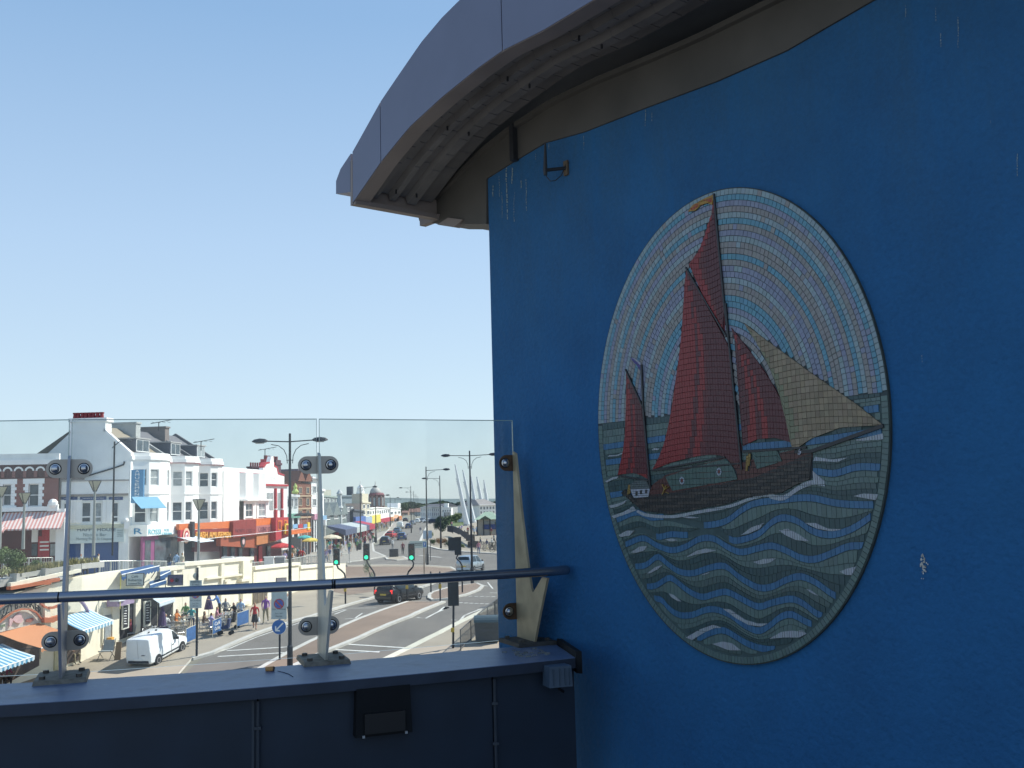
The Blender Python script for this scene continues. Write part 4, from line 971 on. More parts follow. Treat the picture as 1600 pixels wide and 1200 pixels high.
# ------------------------------------------------------------------ white bow-fronted terrace
q0=atY(203,790,92); q1=atY(470,790,140)
RF=Fac((q0.x,q0.y),(q1.x,q1.y)); 
GF=Fac(RF.P((-.01,-10.2,0))[:2],RF.P((0,0,0))[:2]) if 1 else None
def su(px,py=790): return RF.uv(px,py)[0]
zE=RF.uv(203,712)[1]; 
bounds=[0,su(262),su(305),su(341)]
B3=[]; labs=['end-of-terrace white house with a blue hanging sign and grey gable wall','white bow-fronted house with plain sash windows between the blue-signed house and the open-windowed one','white bow-fronted house with tilted open windows, third from the grey gable']
zroof=zter(92)
random.seed(5)
def bay(F,par,s0,s1,floors,z0,z1,pr=1.3,m=None,capz=True):
    "bow: five-sided projection with sash windows on the faces"
    W_=s1-s0; pl=[(s0,0),(s0+W_*.16,pr*.72),(s0+W_*.40,pr),(s0+W_*.62,pr),(s0+W_*.86,pr*.72),(s1,0)]
    mw=None; walls=[]
    for k,(a,b) in enumerate(zip(pl,pl[1:])):
        A_=F.P((a[0],a[1],0)); B_=F.P((b[0],b[1],0)); SF=Fac(A_[:2],B_[:2])
        if SF.n.dot(F.n)<0: SF.n=-SF.n
        L=SF.len; holes=[]
        if k in (0,1,3): 
            for c,d in floors:
                mg = .14 if k!=3 else .12
                holes.append((L*mg,L*(1-mg),c,d))
        wl=wall(SF,0,L,z0,z1,holes,.18); walls.append((wl,SF,holes))
    big=MB()
    for wl,SF,hs in walls:
        base=len(big.v); big.v+=wl.v; big.f+=[tuple(i+base for i in f) for f in wl.f]; big.c+=wl.c; big.mi+=wl.mi
    big.f.append(tuple(range(len(big.v),len(big.v)+6))); big.c.append((1,1,1)); big.mi.append(0); big.v+=[F.P((a,b,z1)) for a,b in pl]
    big.f.append(tuple(range(len(big.v),len(big.v)+6))); big.c.append((1,1,1)); big.mi.append(0); big.v+=[F.P((a,b,z0)) for a,b in pl]
    part(big,'bow',m or M_white,par)
    for wl,SF,hs in walls:
        for h in hs: window(SF,par,*h,w=-.1,bars=1,fr=.06,sill=False)
    return pl
def moulding(F,par,pl,z0,z1,out,name,m):
    mb=MB(); 
    o=[F.P((a,b+out,0)) for a,b in pl]; i_=[F.P((a,b-.1,0)) for a,b in pl]
    rings=[[Vector((i_[k].x,i_[k].y,z0)),Vector((o[k].x,o[k].y,z0)),Vector((o[k].x,o[k].y,z1)),Vector((i_[k].x,i_[k].y,z1))] for k in range(len(pl))]
    mb.loft(rings); part(mb,name,m,par)
f1=(RF.uv(226,816)[1],RF.uv(226,785)[1]); f2=(RF.uv(226,759)[1],RF.uv(226,734)[1])
for k in range(3):
    b0,b1=bounds[k],bounds[k+1]; o=bldg(RF,'terrace_house',labs[k],'house','white bow-fronted terrace houses',s=(b0+b1)/2); B3.append(o)
    zsh=RF.uv(226,824)[1]
    mb=RF.mb(); mb.box(b0,b1,-10,0,zter(100)-1,zE-.35); part(mb,'wall',M_white,o)
    W_=b1-b0; pl=bay(RF,o,b0+W_*(.10 if k else .06),b0+W_*.86,[f1,f2],zsh,zE-.36,1.5)
    moulding(RF,o,[(b0,0)]+pl+[(b1,0)],zE-.35,zE,.14,'cornice',M_trim)
    moulding(RF,o,[(b0,0)]+pl+[(b1,0)],zE,zE+.32,.02,'parapet',M_trim)
    if k: moulding(RF,o,[(b0,0)]+pl+[(b1,0)],zE-.42,zE-.37,.20,'painted_band',mat('maroon_band',(.28,.06,.08),.7))
    moulding(RF,o,pl,(f1[1]+f2[0])/2-.06,(f1[1]+f2[0])/2+.06,.07,'string_course',M_trim)
    mb=RF.mb(); mb.tube([(b1-.25,.08,zE-.4),(b1-.25,.08,zsh)],.06,6); mb.box(b1-.4,b1-.1,.0,.2,zE-.75,zE-.45); part(mb,'drain_pipe',M_grey,o)
    # roof with dormer and party wall chimney
    zr=RF.uv(203+k*10,672,-5)[1] if k==0 else zr
    mb=RF.mb(); e_=.0
    mb.poly([(b0,-.3,zE+.1),(b1,-.3,zE+.1),(b1,-5,zr),(b0,-5,zr)]); mb.poly([(b0,-10,zE),(b1,-10,zE),(b1,-5,zr),(b0,-5,zr)]); part(mb,'roof',M_slate2 if k==0 else M_slate,o)
    mb=RF.mb(); mb.prism([(0,0),(1,0)],0,1) if 0 else None
    # raised party wall on the far side
    def gp3(a,b): 
        mbx=RF.mb(); mbx.loft([[(a,-.1,zE+.1),(a,-.1,zE+.35),(a,-5,zr+.3),(a,-10,zE+.3),(a,-10,zE)],[(b,-.1,zE+.1),(b,-.1,zE+.35),(b,-5,zr+.3),(b,-10,zE+.3),(b,-10,zE)]]); return mbx
    part(gp3(b1-.25,b1+.1),'party_wall',M_slate if k else mat('pale_slate',(.33,.34,.34),.8),o)
    if k<2:
     c=RF.mb(); c.box(b1-.5,b1+.45,-7.2,-3.2,zE+.5,zr+.45); c.box(b1-.58,b1+.53,-7.3,-3.1,zr+.45,zr+.62); part(c,'chimney',[mat('grey_stack',(.42,.44,.43),.85,var=.15),mat('brown_stack',(.20,.17,.16),.85,var=.2),mat('brown_stack',(.2,.17,.16),.85)][k],o)
    d0=b0+W_*.30; d1=b0+W_*.66; zd0=zE+.45; zd1=zE+1.75
    mb=RF.mb(); mb.box(d0,d1,-3.6,-.75,zd0,zd1); dm=part(mb,'dormer',mat('dormer_cheek',(.10,.11,.14),.8),o)
    mb=RF.mb(); mb.box(d0-.15,d1+.15,-3.7,-.6,zd1,zd1+.12); mb.build('dormer_roof',mat('lead',(.38,.38,.37),.7),dm)
    DF=Fac(RF.P((0,-.74,0))[:2],RF.P((1,-.74,0))[:2]); window(DF,o,d0+.1,d1-.1,zd0+.08,zd1-.05,w=.06,bars=0,mulls=(.5,),name='dormer_window',sill=False)
# gable of the first house, with its chimney
GP=atY(75,790,1); 
gF=Fac(RF.P((-.02,-13.5,0))[:2],RF.P((-.02,0,0))[:2])
q=atY(100,790,91.5); gF=Fac(RF.P((-.03,0,0))[:2],(RF.P((-.03,0,0)).x-12.0,RF.P((-.03,0,0)).y+.3)); gF=Fac((gF.P((12,0,0)).x,gF.P((12,0,0)).y),(gF.P((0,0,0)).x,gF.P((0,0,0)).y))
gp_=[gF.uv(*p) for p in ((203,712),(160,672),(160,660),(110,660),(110,676),(74,709))]
zc=zter(92)-1
mb=gF.mb(); mb.prism([(gp_[5][0]-1.5,zc),(gp_[0][0],zc)]+gp_+[(gp_[5][0]-1.5,gp_[5][1]-1.2)],0,-.5); part(mb,'gable_wall',M_grey,B3[0])
mb=gF.mb(); mb.prism([gp_[1],gp_[0],(gp_[0][0]+.1,gp_[0][1]+.28),(gp_[1][0]+.15,gp_[1][1]+.15)],.05,-.55); part(mb,'verge_coping',M_trim,B3[0])
ck=[gF.uv(*p) for p in ((161,672),(165,672),(167,656),(112,654),(108,659),(110,676))]
mb=gF.mb(); mb.box(ck[5][0],ck[1][0],-1.3,.05,ck[5][1],ck[3][1]-.35); mb.box(ck[5][0]-.15,ck[1][0]+.15,-1.4,.15,ck[3][1]-.35,ck[3][1]); stk=part(mb,'chimney',M_grey,B3[0])
for px in (117.5,122.5,129,134.5,140.5,146,152.5,159):
    a,z=gF.uv(px,653,-.5); mb=gF.mb(); mb.lathe((a,-.5,ck[3][1]),[(.22,0),(.20,.15),(.17,.42),(.23,.46),(.23,.56)],8); mb.build('chimney_pot',M_pot,stk)
a,z=gF.uv(115,724); b_,z2=gF.uv(196,723)
mb=gF.mb(); pts=[gF.uv(*p) for p in ((200,713),(113,752))]
mb.tube([(*gF.uv(113,751),) [:1]+(.1,)+(gF.uv(113,751)[1],),(gF.uv(180,731)[0],.1,gF.uv(180,731)[1]),(gF.uv(194,726)[0],.1,gF.uv(194,726)[1]),(gF.uv(195,721)[0],.1,gF.uv(195,721)[1])],.07,6); part(mb,'drain_pipe',M_dark,B3[0])
# hanging sign and shop of the first house
hs=gF.uv(205,733,.2); 
p=RF.uv(205,733,1.4); SF2=Fac(RF.P((p[0],1.4,0))[:2],RF.P((p[0]+.05,-0.2,0))[:2]); 
hh=R4(RF,205,215,733,786,1.0); mb=RF.mb(); mb.box(-.15,.05,.15,1.35,hh[2],hh[3]); hs_=part(mb,'hanging_sign',M_blue if 0 else mat('sky_blue_sign',(.10,.26,.44),.6),B3[0])
vF=Fac(RF.P((-.16,.2,0))[:2],RF.P((-.16,1.3,0))[:2])
for k,ch in enumerate('AMUSEMENTS'):
    zt_=lerp(hh[3],hh[2],(k+.15)/10.2); zb_=lerp(hh[3],hh[2],(k+.85)/10.2)
    try: text(ch,M_white,'letter',hs_,vF,.35,.75,zb_,zt_,.02,.02)
    except Exception: pass
sh=R4(RF,209,262,778,793,1.9); awning(RF,B3[0],RF.uv(209,793,1.5)[0]-.3,RF.uv(255,793,2.0)[0],sh[2],sh[3]+.1,2.3,mat('blue_canvas',(.13,.31,.45),.7),.05,w0=1.4)
sg=R4(RF,203,272,824,839,1.7)
mb=RF.mb(); mb.box(-.1,su(270),-.2,1.75,RF.uv(203,840,1.7)[1],RF.uv(203,822,1.7)[1]); part(mb,'shop_fascia',mat('white_sign',(.80,.82,.82),.5),B3[0])
T(RF,B3[0],'ROSSI',232,251,827,835,mat('teal_ink',(.05,.42,.52),.5),1.76); T(RF,B3[0],'ICE',257,264,826.5,830,mat('teal_ink',(.05,.42,.52),.5),1.76,slope=0); T(RF,B3[0],'CREAM',253,268,832,835.5,mat('teal_ink',(.05,.42,.52),.5),1.76)
eF=Fac(RF.P((-.11,0,0))[:2],RF.P((-.11,1.75,0))[:2]);
text('R',mat('blue_ink',(.03,.22,.42),.5),'lettering',B3[0],eF,.5,1.3,RF.uv(203,838,1.7)[1]+.1,RF.uv(203,827,1.7)[1],.02,.03)
zf0=RF.uv(203,840,1.7)[1]; fl=zter(94)-.6
mb=RF.mb(); mb.box(-.02,su(228),1.1,1.3,fl,zf0); part(mb,'pink_shopfront',mat('magenta_paint',(.22,.055,.15),.6,var=.2,scale=1),B3[0])
for a,b in ((.4,1.5),(2.3,3.3)):
    mb=RF.mb(); mb.box(a,b,1.3,1.33,fl+1.0,zf0-.4); part(mb,'shop_window',M_pane,B3[0])
mb=RF.mb(); mb.box(su(229),su(262),1.0,1.2,fl,zf0-.3); part(mb,'shop_window',M_pane,B3[0])
mb=RF.mb(); mb.box(su(262),su(268),1.0,1.35,fl,zf0-.3); part(mb,'shop_pier',M_trim,B3[0])
awning(RF,B3[0],su(246),su(272),RF.uv(270,850,3.2)[1],RF.uv(250,840,1.7)[1],4.2,mat('pale_canvas',(.66,.74,.80),.8),.06,w0=1.7)
# ------------------------------------------------------------------ set-back white building, then the red and white pedimented arcade
s3,s4=su(341),su(411)
B4=bldg(RF,'white_building','plain white two-storey building with blank curved bays over the orange arcade sign','building',s=(s3+s4)/2)
mb=RF.mb(); mb.box(s3+.02,s4,-11,0,zter(110)-1,zE-.6); part(mb,'wall',M_white,B4)
ss=su(366); mb=RF.mb(); mb.box(s3+.05,ss,-.02,.6,RF.uv(341,825)[1],zE-.9); part(mb,'flank',M_white,B4)
mb=RF.mb(); mb.box(s3,s4,-.3,.25,zE-.9,zE-.45); part(mb,'cornice',M_trim,B4)
mb=RF.mb(); mb.box(s3,s4,-.3,.28,zE-.98,zE-.9); part(mb,'painted_band',mat('maroon_band',(.28,.06,.08),.7),B4)
for a,b in ((su(368),su(388)),(su(389),su(408))):
    W_=b-a; zlo=RF.uv(385,811)[1]; zmid=RF.uv(385,782)[1]
    pl=[(a,0),(a+W_*.2,.9),(a+W_*.5,1.3),(a+W_*.8,.9),(b,0)]
    mb=MB(); r=[[RF.P((x,y,z)) for x,y in pl] for z in (zmid,zE-1.0)]; mb.loft(r); part(mb,'bow',M_white,B4)
    W2=b-a; hh=(a+W2*.15,a+W2*.75,zlo+.25,zmid-.35); mb=wall(RF,a,b,zlo-.6,zmid,[hh],.2,w=1.0); part(mb,'bay_front',M_white,B4); wF=Fac(RF.P((0,1.0,0))[:2],RF.P((1,1.0,0))[:2]); window(wF,B4,*hh,mulls=(.55,),bars=1,sill=True)
    mb=RF.mb(); mb.box(a,b,0,1.45,zmid-.06,zmid+.12); part(mb,'bay_ledge',M_trim,B4)
PFs,PFe=su(411),su(448)
B5=bldg(RF,'pediment_arcade','white arcade building with a stepped gable and red painted columns','arcade',s=(PFs+PFe)/2)
zg0=RF.uv(430,756)[1]; zb5=RF.uv(430,810)[1]-.5
mb=RF.mb(); mb.box(PFs,PFe,-10,.1,zb5-5,zg0); part(mb,'wall',M_white,B5)
oc=[RF.uv(*p,w=.2) for p in ((411,756),(411,731),(414,731),(416,725),(421,724),(424,713),(427,713),(428,729),(432,731),(434,741),(444,744),(444,761))]
mb=RF.mb(); mb.prism(oc,.22,-.3); part(mb,'gable',M_white,B5)
for poly in (((411,731),(414,728),(416,725),(421,724),(421,721.5),(415,722),(411,728)),((428,729),(432,731),(434,741),(444,744),(444,741.5),(435,738),(433,729),(429,727))):
    mb=RF.mb(); mb.prism([RF.uv(*p,w=.2) for p in poly],.26,-.32); part(mb,'gable_coping',M_redp,B5)
mb=RF.mb(); z5=RF.uv(411,757,.3)[1]; mb.box(PFs,PFe,.1,.35,z5-.15,z5+.1); part(mb,'red_cornice',M_redp,B5)
T(RF,B5,'1909',416,432,744,753,M_grey,.23)
for px in (413.5,431.5,441.5):
    a=RF.uv(px,780,.3)[0]; zz0=RF.uv(px,807,.3)[1]; zz1=RF.uv(px,763,.3)[1]
    mb=RF.mb(); mb.box(a-.25,a+.25,.1,.4,zz0-1,lerp(zz0,zz1,.24)); mb.box(a-.2,a+.2,.1,.36,lerp(zz0,zz1,.28),zz1); part(mb,'red_column',M_redp,B5)
    mb=RF.mb(); mb.box(a-.28,a+.28,.1,.43,lerp(zz0,zz1,.24),lerp(zz0,zz1,.28)); part(mb,'column_band',M_trim,B5)
for a,b in ((417,421.5),(422.5,426.5),(434,439)):
    hh=R4(RF,a,b,770,797,.12); mb=RF.mb(); mb.box(hh[0],hh[1],.1,.14,hh[2],hh[3]); part(mb,'window',M_pane2,B5)
c=RF.mb(); x0,z_=RF.uv(419,728,-2); 
for a,m_ in ((RF.uv(418,720,-2)[0],M_redp),(RF.uv(429.5,722,-2)[0],mat('dark_stack',(.09,.035,.05),.8))):
    c=RF.mb(); zt_=RF.uv(420,712,-2)[1]; c.box(a-1.0,a+1.0,-2.6,-1.5,zg0,zt_-.5); c.box(a-1.2,a+1.2,-2.7,-1.4,zt_-1.2,zt_-.9); ch=part(c,'chimney',m_,B5)
    for k in (-.6,.6): c=RF.mb(); c.cyl((a+k,-2.05),.24,zt_-.5,zt_,8); c.build('chimney_pot',M_pot,ch)
# ------------------------------------------------------------------ orange amusement arcade fronts
AFs,AFe=su(276),su(470)
def strip_sign(px0,px1,zt0,zt1,zb0,zb1,w,m,name,par,d=.3):
    a=RF.uv(px0,820,w)[0]; b=RF.uv(px1,820,w)[0]; mb=RF.mb()
    mb.loft([[(a,w-d,RF.uv(px0,zb0,w)[1]),(a,w,RF.uv(px0,zb0,w)[1]),(a,w,RF.uv(px0,zt0,w)[1]),(a,w-d,RF.uv(px0,zt0,w)[1])],[(b,w-d,RF.uv(px1,zb1,w)[1]),(b,w,RF.uv(px1,zb1,w)[1]),(b,w,RF.uv(px1,zt1,w)[1]),(b,w-d,RF.uv(px1,zt1,w)[1])]]); return part(mb,name,m,par)
B6=bldg(RF,'amusement_arcade','long orange and red amusement arcade front with a bullseye sign','arcade',s=su(330))
M_dr=mat('deep_red_board',(.24,.025,.02),.55,var=.2,scale=2); M_fl=mat('fluted_orange',(.62,.15,.035),.6,var=.15,scale=6)
strip_sign(280,364,819,814,828,825,2.2,M_fl,'fluted_fascia',B6); strip_sign(282,300,828,827,846,844,2.3,M_redp,'bullseye_panel',B6)
strip_sign(272,304,846,845,886,886,.5,M_blackw,'dark_entrance',B6)
for r,m_ in ((.75,mat('peach',(.75,.45,.33),.6)),(.5,M_redp),(.3,M_trim),(.14,M_redp)):
    a,z=RF.uv(291,837,2.35); mb=MB(lambda q,a=a,z=z,r=r:RF.P((a+q[0],2.31+.06/(r+.3)+q[2],z+q[1]))); mb.cyl((0,0),r,0,.02,18); part(mb,'bullseye',m_,B6)
strip_sign(303,366,828,825,842,838,2.2,M_dr,'sign_backing',B6)
T(RF,B6,'CASH AMUSEMENTS',305,366,831,840,mat('amber_letters',(.90,.48,.10),.5),2.25,d=.15,slope=0)
strip_sign(301,304.5,815,815,855,855,2.6,M_dark,'black_post',B6)
strip_sign(304,345,843,840,862,862,1.2,mat('maroon_front',(.12,.02,.025),.6),'front_wall',B6)
B7=bldg(RF,'amusement_arcade','red and orange arcade canopy with faint casino lettering beside the bullseye arcade','arcade',s=su(410))
strip_sign(364.5,400,814.5,811,840,836,2.6,M_dr,'red_canopy',B7,1.2); strip_sign(400.3,432,811,809,822,818,2.6,M_orange,'orange_canopy',B7,1.2); strip_sign(400.3,431,822,818.5,835,831,2.62,mat('rose_panel',(.40,.14,.13),.6,var=.2),'rose_panel',B7,1.0)
T(RF,B7,'MONTE CARLO',368,398,826,832,mat('dim_letters',(.22,.05,.06),.5),2.61); T(RF,B7,'CASINO SLOTS',404,429,823,831,mat('plum_letters',(.20,.06,.09),.5),2.63)
strip_sign(345,401,840,836,853,856,2.2,mat('rust_soffit',(.33,.075,.03),.7,var=.2),'under_canopy',B7,.5); strip_sign(401,432,835,832,852,846,2.4,mat('ochre_panel',(.45,.16,.05),.7,var=.2),'under_canopy',B7,.5)
a,z=RF.uv(380,846,2.25); mb=MB(lambda q:RF.P((a+q[0],2.21+q[2],z+q[1]))); mb.cyl((0,0),.7,0,.05,18); part(mb,'disc_sign',M_dark,B7); mb=MB(lambda q:RF.P((a+q[0],2.27+q[2],z+q[1]))); mb.cyl((0,0),.35,0,.03,14); part(mb,'disc_centre',mat('pinkish',(.6,.4,.4),.6),B7)
for px in (350,362,374,392,405,418):
    strip_sign(px,px+5,853,853,880,880,1.5,M_pane if px%3 else M_redp,'shop_door',B7,.1)
strip_sign(345,440,852,846,884,884,1.3,mat('maroon_front',(.12,.02,.025),.6),'front_wall',B7,.1)
B8=bldg(RF,'upper_deck_bar','bright orange balcony bar front with yellow windows and coloured panels','bar',s=su(455))
strip_sign(431,452,808.5,808,845,838,3.2,M_redp,'tower_front',B8,1.5)
for a,b,c,d in ((434.5,441,813,828),(444,449.5,812,826)): strip_sign(a,b,c,c,d,d,3.25,M_orange,'frame',B8,.08); strip_sign(a+1.5,b-1.5,c+2,c+2,d-2,d-2,3.3,M_dr,'panel',B8,.08)
strip_sign(446,453,818,818,834,833,3.6,mat('yellow_frame',(.75,.52,.06),.5),'yellow_frame',B8,.2); strip_sign(448,451,820.5,820.5,832,832,3.65,M_dr,'panel',B8,.2)
strip_sign(452,486,830,826,836,831,4.0,M_orange,'balcony_front',B8,2.5)
for a,b,m_ in ((458,465,mat('pale_blue_panel',(.22,.40,.62),.5)),(466.5,473,M_redp),(474.5,480,mat('mid_blue_panel',(.13,.28,.5),.5))): strip_sign(a,b,819.5,818.5,826,825,4.05,m_,'balcony_panel',B8,.06)
strip_sign(481,484.5,816,816,828,827,4.1,mat('yellow_frame',(.75,.52,.06),.5),'yellow_frame',B8,.2)
strip_sign(452,484,840,836,870,866,1.5,M_blackw,'front_wall',B8,.1)
# ================================================================== RETAINING WALL WITH ARCHES, CAFES, TERRACE RAILING
WP=[(-16.7,100),(-19.2,73),(-22,62),(-23.7,55),(-26.2,51),(-31,45)]
FA,FB,FC,FD,FE=[Fac(b,a) for a,b in zip(WP,WP[1:])]
def qd(F,px0,px1,yt0,yt1,yb0,yb1,w,m,name,par,d=.2,lab=None):
    a=F.uv(px0,(yt0+yb0)/2,w)[0]; b=F.uv(px1,(yt1+yb1)/2,w)[0]; mb=F.mb()
    def r(s,px,yt,yb): 
        z1=F.uv(px,yt,w)[1]; z0=F.uv(px,yb,w)[1]; return [(s,w-d,z0),(s,w,z0),(s,w,z1),(s,w-d,z1)]
    mb.loft([r(a,px0,yt0,yb0),r(b,px1,yt1,yb1)]); o=part(mb,name,m,par)
    if lab: o['label']=lab
    return o
ARC=thing('arches_terrace','cream retaining wall of arches and cafe fronts below the upper street','retaining wall',(-20,70,-.5))
M_terra=mat('terracotta_paint',(.48,.15,.07),.75,var=.1,scale=2); M_lil=mat('lilac_paint',(.32,.24,.36),.7); M_bluec=mat('blue_cafe_canvas',(.03,.09,.22),.7,var=.2,scale=3)
def wseg(F,px0,px1,yt0,yt1,zb,m=M_cream,name='wall',th=.5):
    a,za=F.uv(px0,yt0); b,zb_=F.uv(px1,yt1); mb=F.mb(); mb.loft([[(a,-th,zb),(a,0,zb),(a,0,za),(a,-th,za)],[(b,-th,zb),(b,0,zb),(b,0,zb_),(b,-th,zb_)]]); part(mb,name,m,ARC)
    mb=F.mb(); 
    if name=='wall': mb.loft([[(a,-th-.1,za+.001),(a,.14,za+.001),(a,.14,za+.24),(a,-th-.1,za+.24)],[(b,-th-.1,zb_+.001),(b,.14,zb_+.001),(b,.14,zb_+.24),(b,-th-.1,zb_+.24)]]); part(mb,'coping',M_cream,ARC)
wseg(FA,468,520,889,884,-1); wseg(FA,396,467,890.5,883,-1); wseg(FA,521,540,880.5,880.5,-1,name='end_block',th=1.6)
wseg(FB,286,394,885,875,-2.5); wseg(FB,247,285.5,894,889,-2.5)
wseg(FC,128,247,900,884,-3.5,name='wall_back',th=.6)
qd(FB,380,391,876,875,948,945,.25,M_cream,'pilaster',ARC,.25); qd(FB,346,350.5,881,880.5,955,954,.18,M_cream,'pilaster',ARC,.2)
qd(FB,324,380,903,896,906,899,.2,M_cream,'string_course',ARC,.2); qd(FB,378,393,905,903,909,907,.4,M_cream,'pilaster_cap',ARC,.4); qd(FB,378,393,940,938,946,944,.4,M_cream,'pilaster_base',ARC,.4)
qd(FB,308,313,884,884,958,958,.12,M_cream,'pilaster',ARC,.15); qd(FB,271,276,892,892,966,965,.12,M_cream,'pilaster',ARC,.15); qd(FB,352,361,906,905,909,908,.3,M_cream,'pilaster_cap',ARC,.3)
qd(FA,396,418,918,916,944,941,.03,mat('brown_window',(.10,.075,.05),.4,var=.4,scale=4),'dark_window',ARC,.03); qd(FA,433,448,903,902,918,917,.1,mat('grey_sign',(.12,.11,.13),.6),'grey_sign',ARC,.1)
for px in (404,411): qd(FA,px,px+.8,917.5,917.3,943,942,.06,mat('brown_frame',(.28,.22,.15),.6),'window_bar',ARC,.03)
# cafe shopfront
qd(FB,248,268,930,929,978,974,.05,M_blackw,'cafe_opening',ARC,.05); qd(FC,186,246,932,924,1000,979,.05,M_blackw,'cafe_opening',ARC,.05)
qd(FC,226,236,940,938,980,977,.35,mat('chalk_frame',(.70,.70,.62),.7),'menu_board',ARC,.1); qd(FC,228,234.5,942,940,976,974,.38,M_blackw,'chalkboard',ARC,.05)
qd(FC,192,202,945,943,984,981,.35,mat('chalk_frame',(.7,.7,.62),.7),'menu_board',ARC,.1); qd(FC,193.5,200.5,947,945,981,979,.38,M_blackw,'chalkboard',ARC,.05)
random.seed(8)
for px0,y0 in ((228.8,945),(194,950)):
    for k in range(7): qd(FC,px0,px0+3+random.random()*2,y0+k*4,y0+k*4-.3,y0+k*4+1.2,y0+k*4+.9,.40,M_trim,'chalk_line',ARC,.02)
qd(FC,196,224,922,918,937,932,.45,mat('mustard_fascia',(.45,.40,.12),.6,var=.15),'fascia_board',ARC,.2)
qd(FC,212,220,926,925,990,986,.2,M_cream,'door_pier',ARC,.2); qd(FC,176,187,937,935,1004,1000,.2,M_cream,'door_pier',ARC,.2)
qd(FC,161,176,950,948,1008,1003,.1,M_cream,'arch_front',ARC,.1); qd(FC,164,174,962,960,1005,1001,.14,M_pane2,'side_window',ARC,.05)
qd(FC,186,196,928,928,940,938,.9,mat('white_globe',(.75,.78,.8),.5),'white_canopy_end',ARC,.6); qd(FC,184,210,938,932,948,942,.8,M_lil,'lilac_hood',ARC,.7)
# projecting signs facing the camera
def hang(px0,px1,y0,y1,Y,m,name,lines=(),ink=None,post=None,label='',cat='sign',leg=True):
    a=atY(px0,y0,Y); b=atY(px1,y1,Y); F=Fac((a.x,Y),(b.x,Y)); L=F.len; z1=a.z; z0=b.z
    t=thing(name,label,cat,(a.x+L/2,Y,z0 if not post else post)); mb=F.mb(); mb.box(0,L,-.05,0,z0,z1); p=part(mb,'board',m,t)
    mb=F.mb(); e=.03; mb.box(-e,L+e,-.06,.012,z1,z1+e); mb.box(-e,L+e,-.06,.012,z0-e,z0); mb.box(-e,0,-.06,.012,z0,z1); mb.box(L,L+e,-.06,.012,z0,z1); part(mb,'frame',M_dark if m is not M_dark else M_grey,t)
    for s_,x0,x1,ya,yb in lines: text(s_,ink,'lettering',t,F,L*x0,L*x1,lerp(z1,z0,yb),lerp(z1,z0,ya),.0,.015)
    return t,F,L,z0,z1
M_ink3=mat('dark_ink',(.05,.06,.08),.6)
t,F,L,z0,z1=hang(198,224,897,914,57,mat('pale_board',(.60,.64,.60),.6),'cafe_sign',(('Café',.28,.68,.10,.34),('Rebecca',.10,.90,.42,.66),('Licensed Bar',.12,.88,.76,.92)),mat('grey_ink',(.15,.18,.18),.6),label='pale square cafe sign reading Café Rebecca above the mustard shopfront')
mb=F.mb(); mb.tube([(-.1,-.03,z1-.1),(-.35,-.03,z1-.1),(-.35,-.03,z0-1.3)],.03,6); part(mb,'bracket',mat('yellow_metal',(.55,.5,.15),.5),t)
t,F,L,z0,z1=hang(262.5,285,899,914,62,mat('purple_grey_board',(.13,.11,.16),.6),'cafe_sign',label='dark grey cafe sign with two small red and black marks right of the blue awnings')
for x,m_ in ((.28,M_redp),(.62,M_blackw)):
    mb=F.mb(); mb.sphere((L*x,.02,lerp(z0,z1,.5)),.12,8,5); part(mb,'emblem',m_,t)
def awnq(F,TL,TR,BR,BL,w,m,label,name='awning',w0=.05,val=.22,cat='awning',arm=True):
    P=[F.P((F.uv(*TL,w0)[0],w0,F.uv(*TL,w0)[1])),F.P((F.uv(*TR,w0)[0],w0,F.uv(*TR,w0)[1])),F.P((F.uv(*BR,w)[0],w,F.uv(*BR,w)[1])),F.P((F.uv(*BL,w)[0],w,F.uv(*BL,w)[1]))]
    t=thing(name,label,cat,(P[0]+P[1])/2); o0=origin(t); me=bpy.data.meshes.new('canvas'); V=[];Fc=[];UV=[]; n=24
    for i in range(n+1):
        x=i/n; a=P[0].lerp(P[1],x); b=P[3].lerp(P[2],x); 
        for j,(q,vv) in enumerate(((a,0),(a.lerp(b,.5)-Vector((0,0,.05)),.5),(b,1),(b-Vector((0,0,val*(1 if i%2 else .7))),1.1))): V.append(q-o0); UV.append((x,vv))
    for i in range(n):
        for j in range(3): k=i*4+j; Fc.append((k,k+4,k+5,k+1))
    me.from_pydata([tuple(v) for v in V],[],Fc); ul=me.uv_layers.new()
    for p in me.polygons:
        for li,vi in zip(p.loop_indices,p.vertices): ul.data[li].uv=UV[vi]
    me.materials.append(m); o=bpy.data.objects.new('canvas',me); C.objects.link(o); o.parent=t; md=o.modifiers.new('s','SOLIDIFY'); md.thickness=.02
    for e_ in (0,1):
        mb=MB(); a=P[e_]-Vector((0,0,.8)); b=P[3-e_]; mb.tube([a,a.lerp(b,.5),b],.025,6); mb.build('arm',M_dark,t)
    mb=MB(); mb.tube([P[3],P[2]],.03,6); mb.build('front_bar',M_trim,t)
    return t
M_bst=stripemat('blue_white_canvas',(.13,.32,.46),(.62,.70,.72),10); M_bst2=stripemat('blue_white_canvas2',(.11,.31,.47),(.60,.70,.74),9)
awnq(FC,(92,966),(140,952),(177,969),(128,986),2.0,M_bst,'blue and white striped awning over the doorway right of the diner')
awnq(FD,(-5,990),(58,973),(125,993),(64,1013),2.2,stripemat('orange_canvas',(.60,.27,.13),(.55,.235,.11),20),'plain orange awning under the diner arch')
awnq(FD,(-60,1022),(4,1006),(54,1025),(-12,1048),2.6,M_bst2,'blue and white striped awning at the bottom left corner')
awnq(FB,(232,929),(268,929),(273,935),(249,943),2.2,mat('silver_canvas',(.62,.70,.75),.6,var=.1),'pale silver awning over the cafe tables')
awnq(FC,(188,893),(236,882.5),(249,884),(190,898),.7,M_bluec,'long folded blue awning below the railing',val=.35)
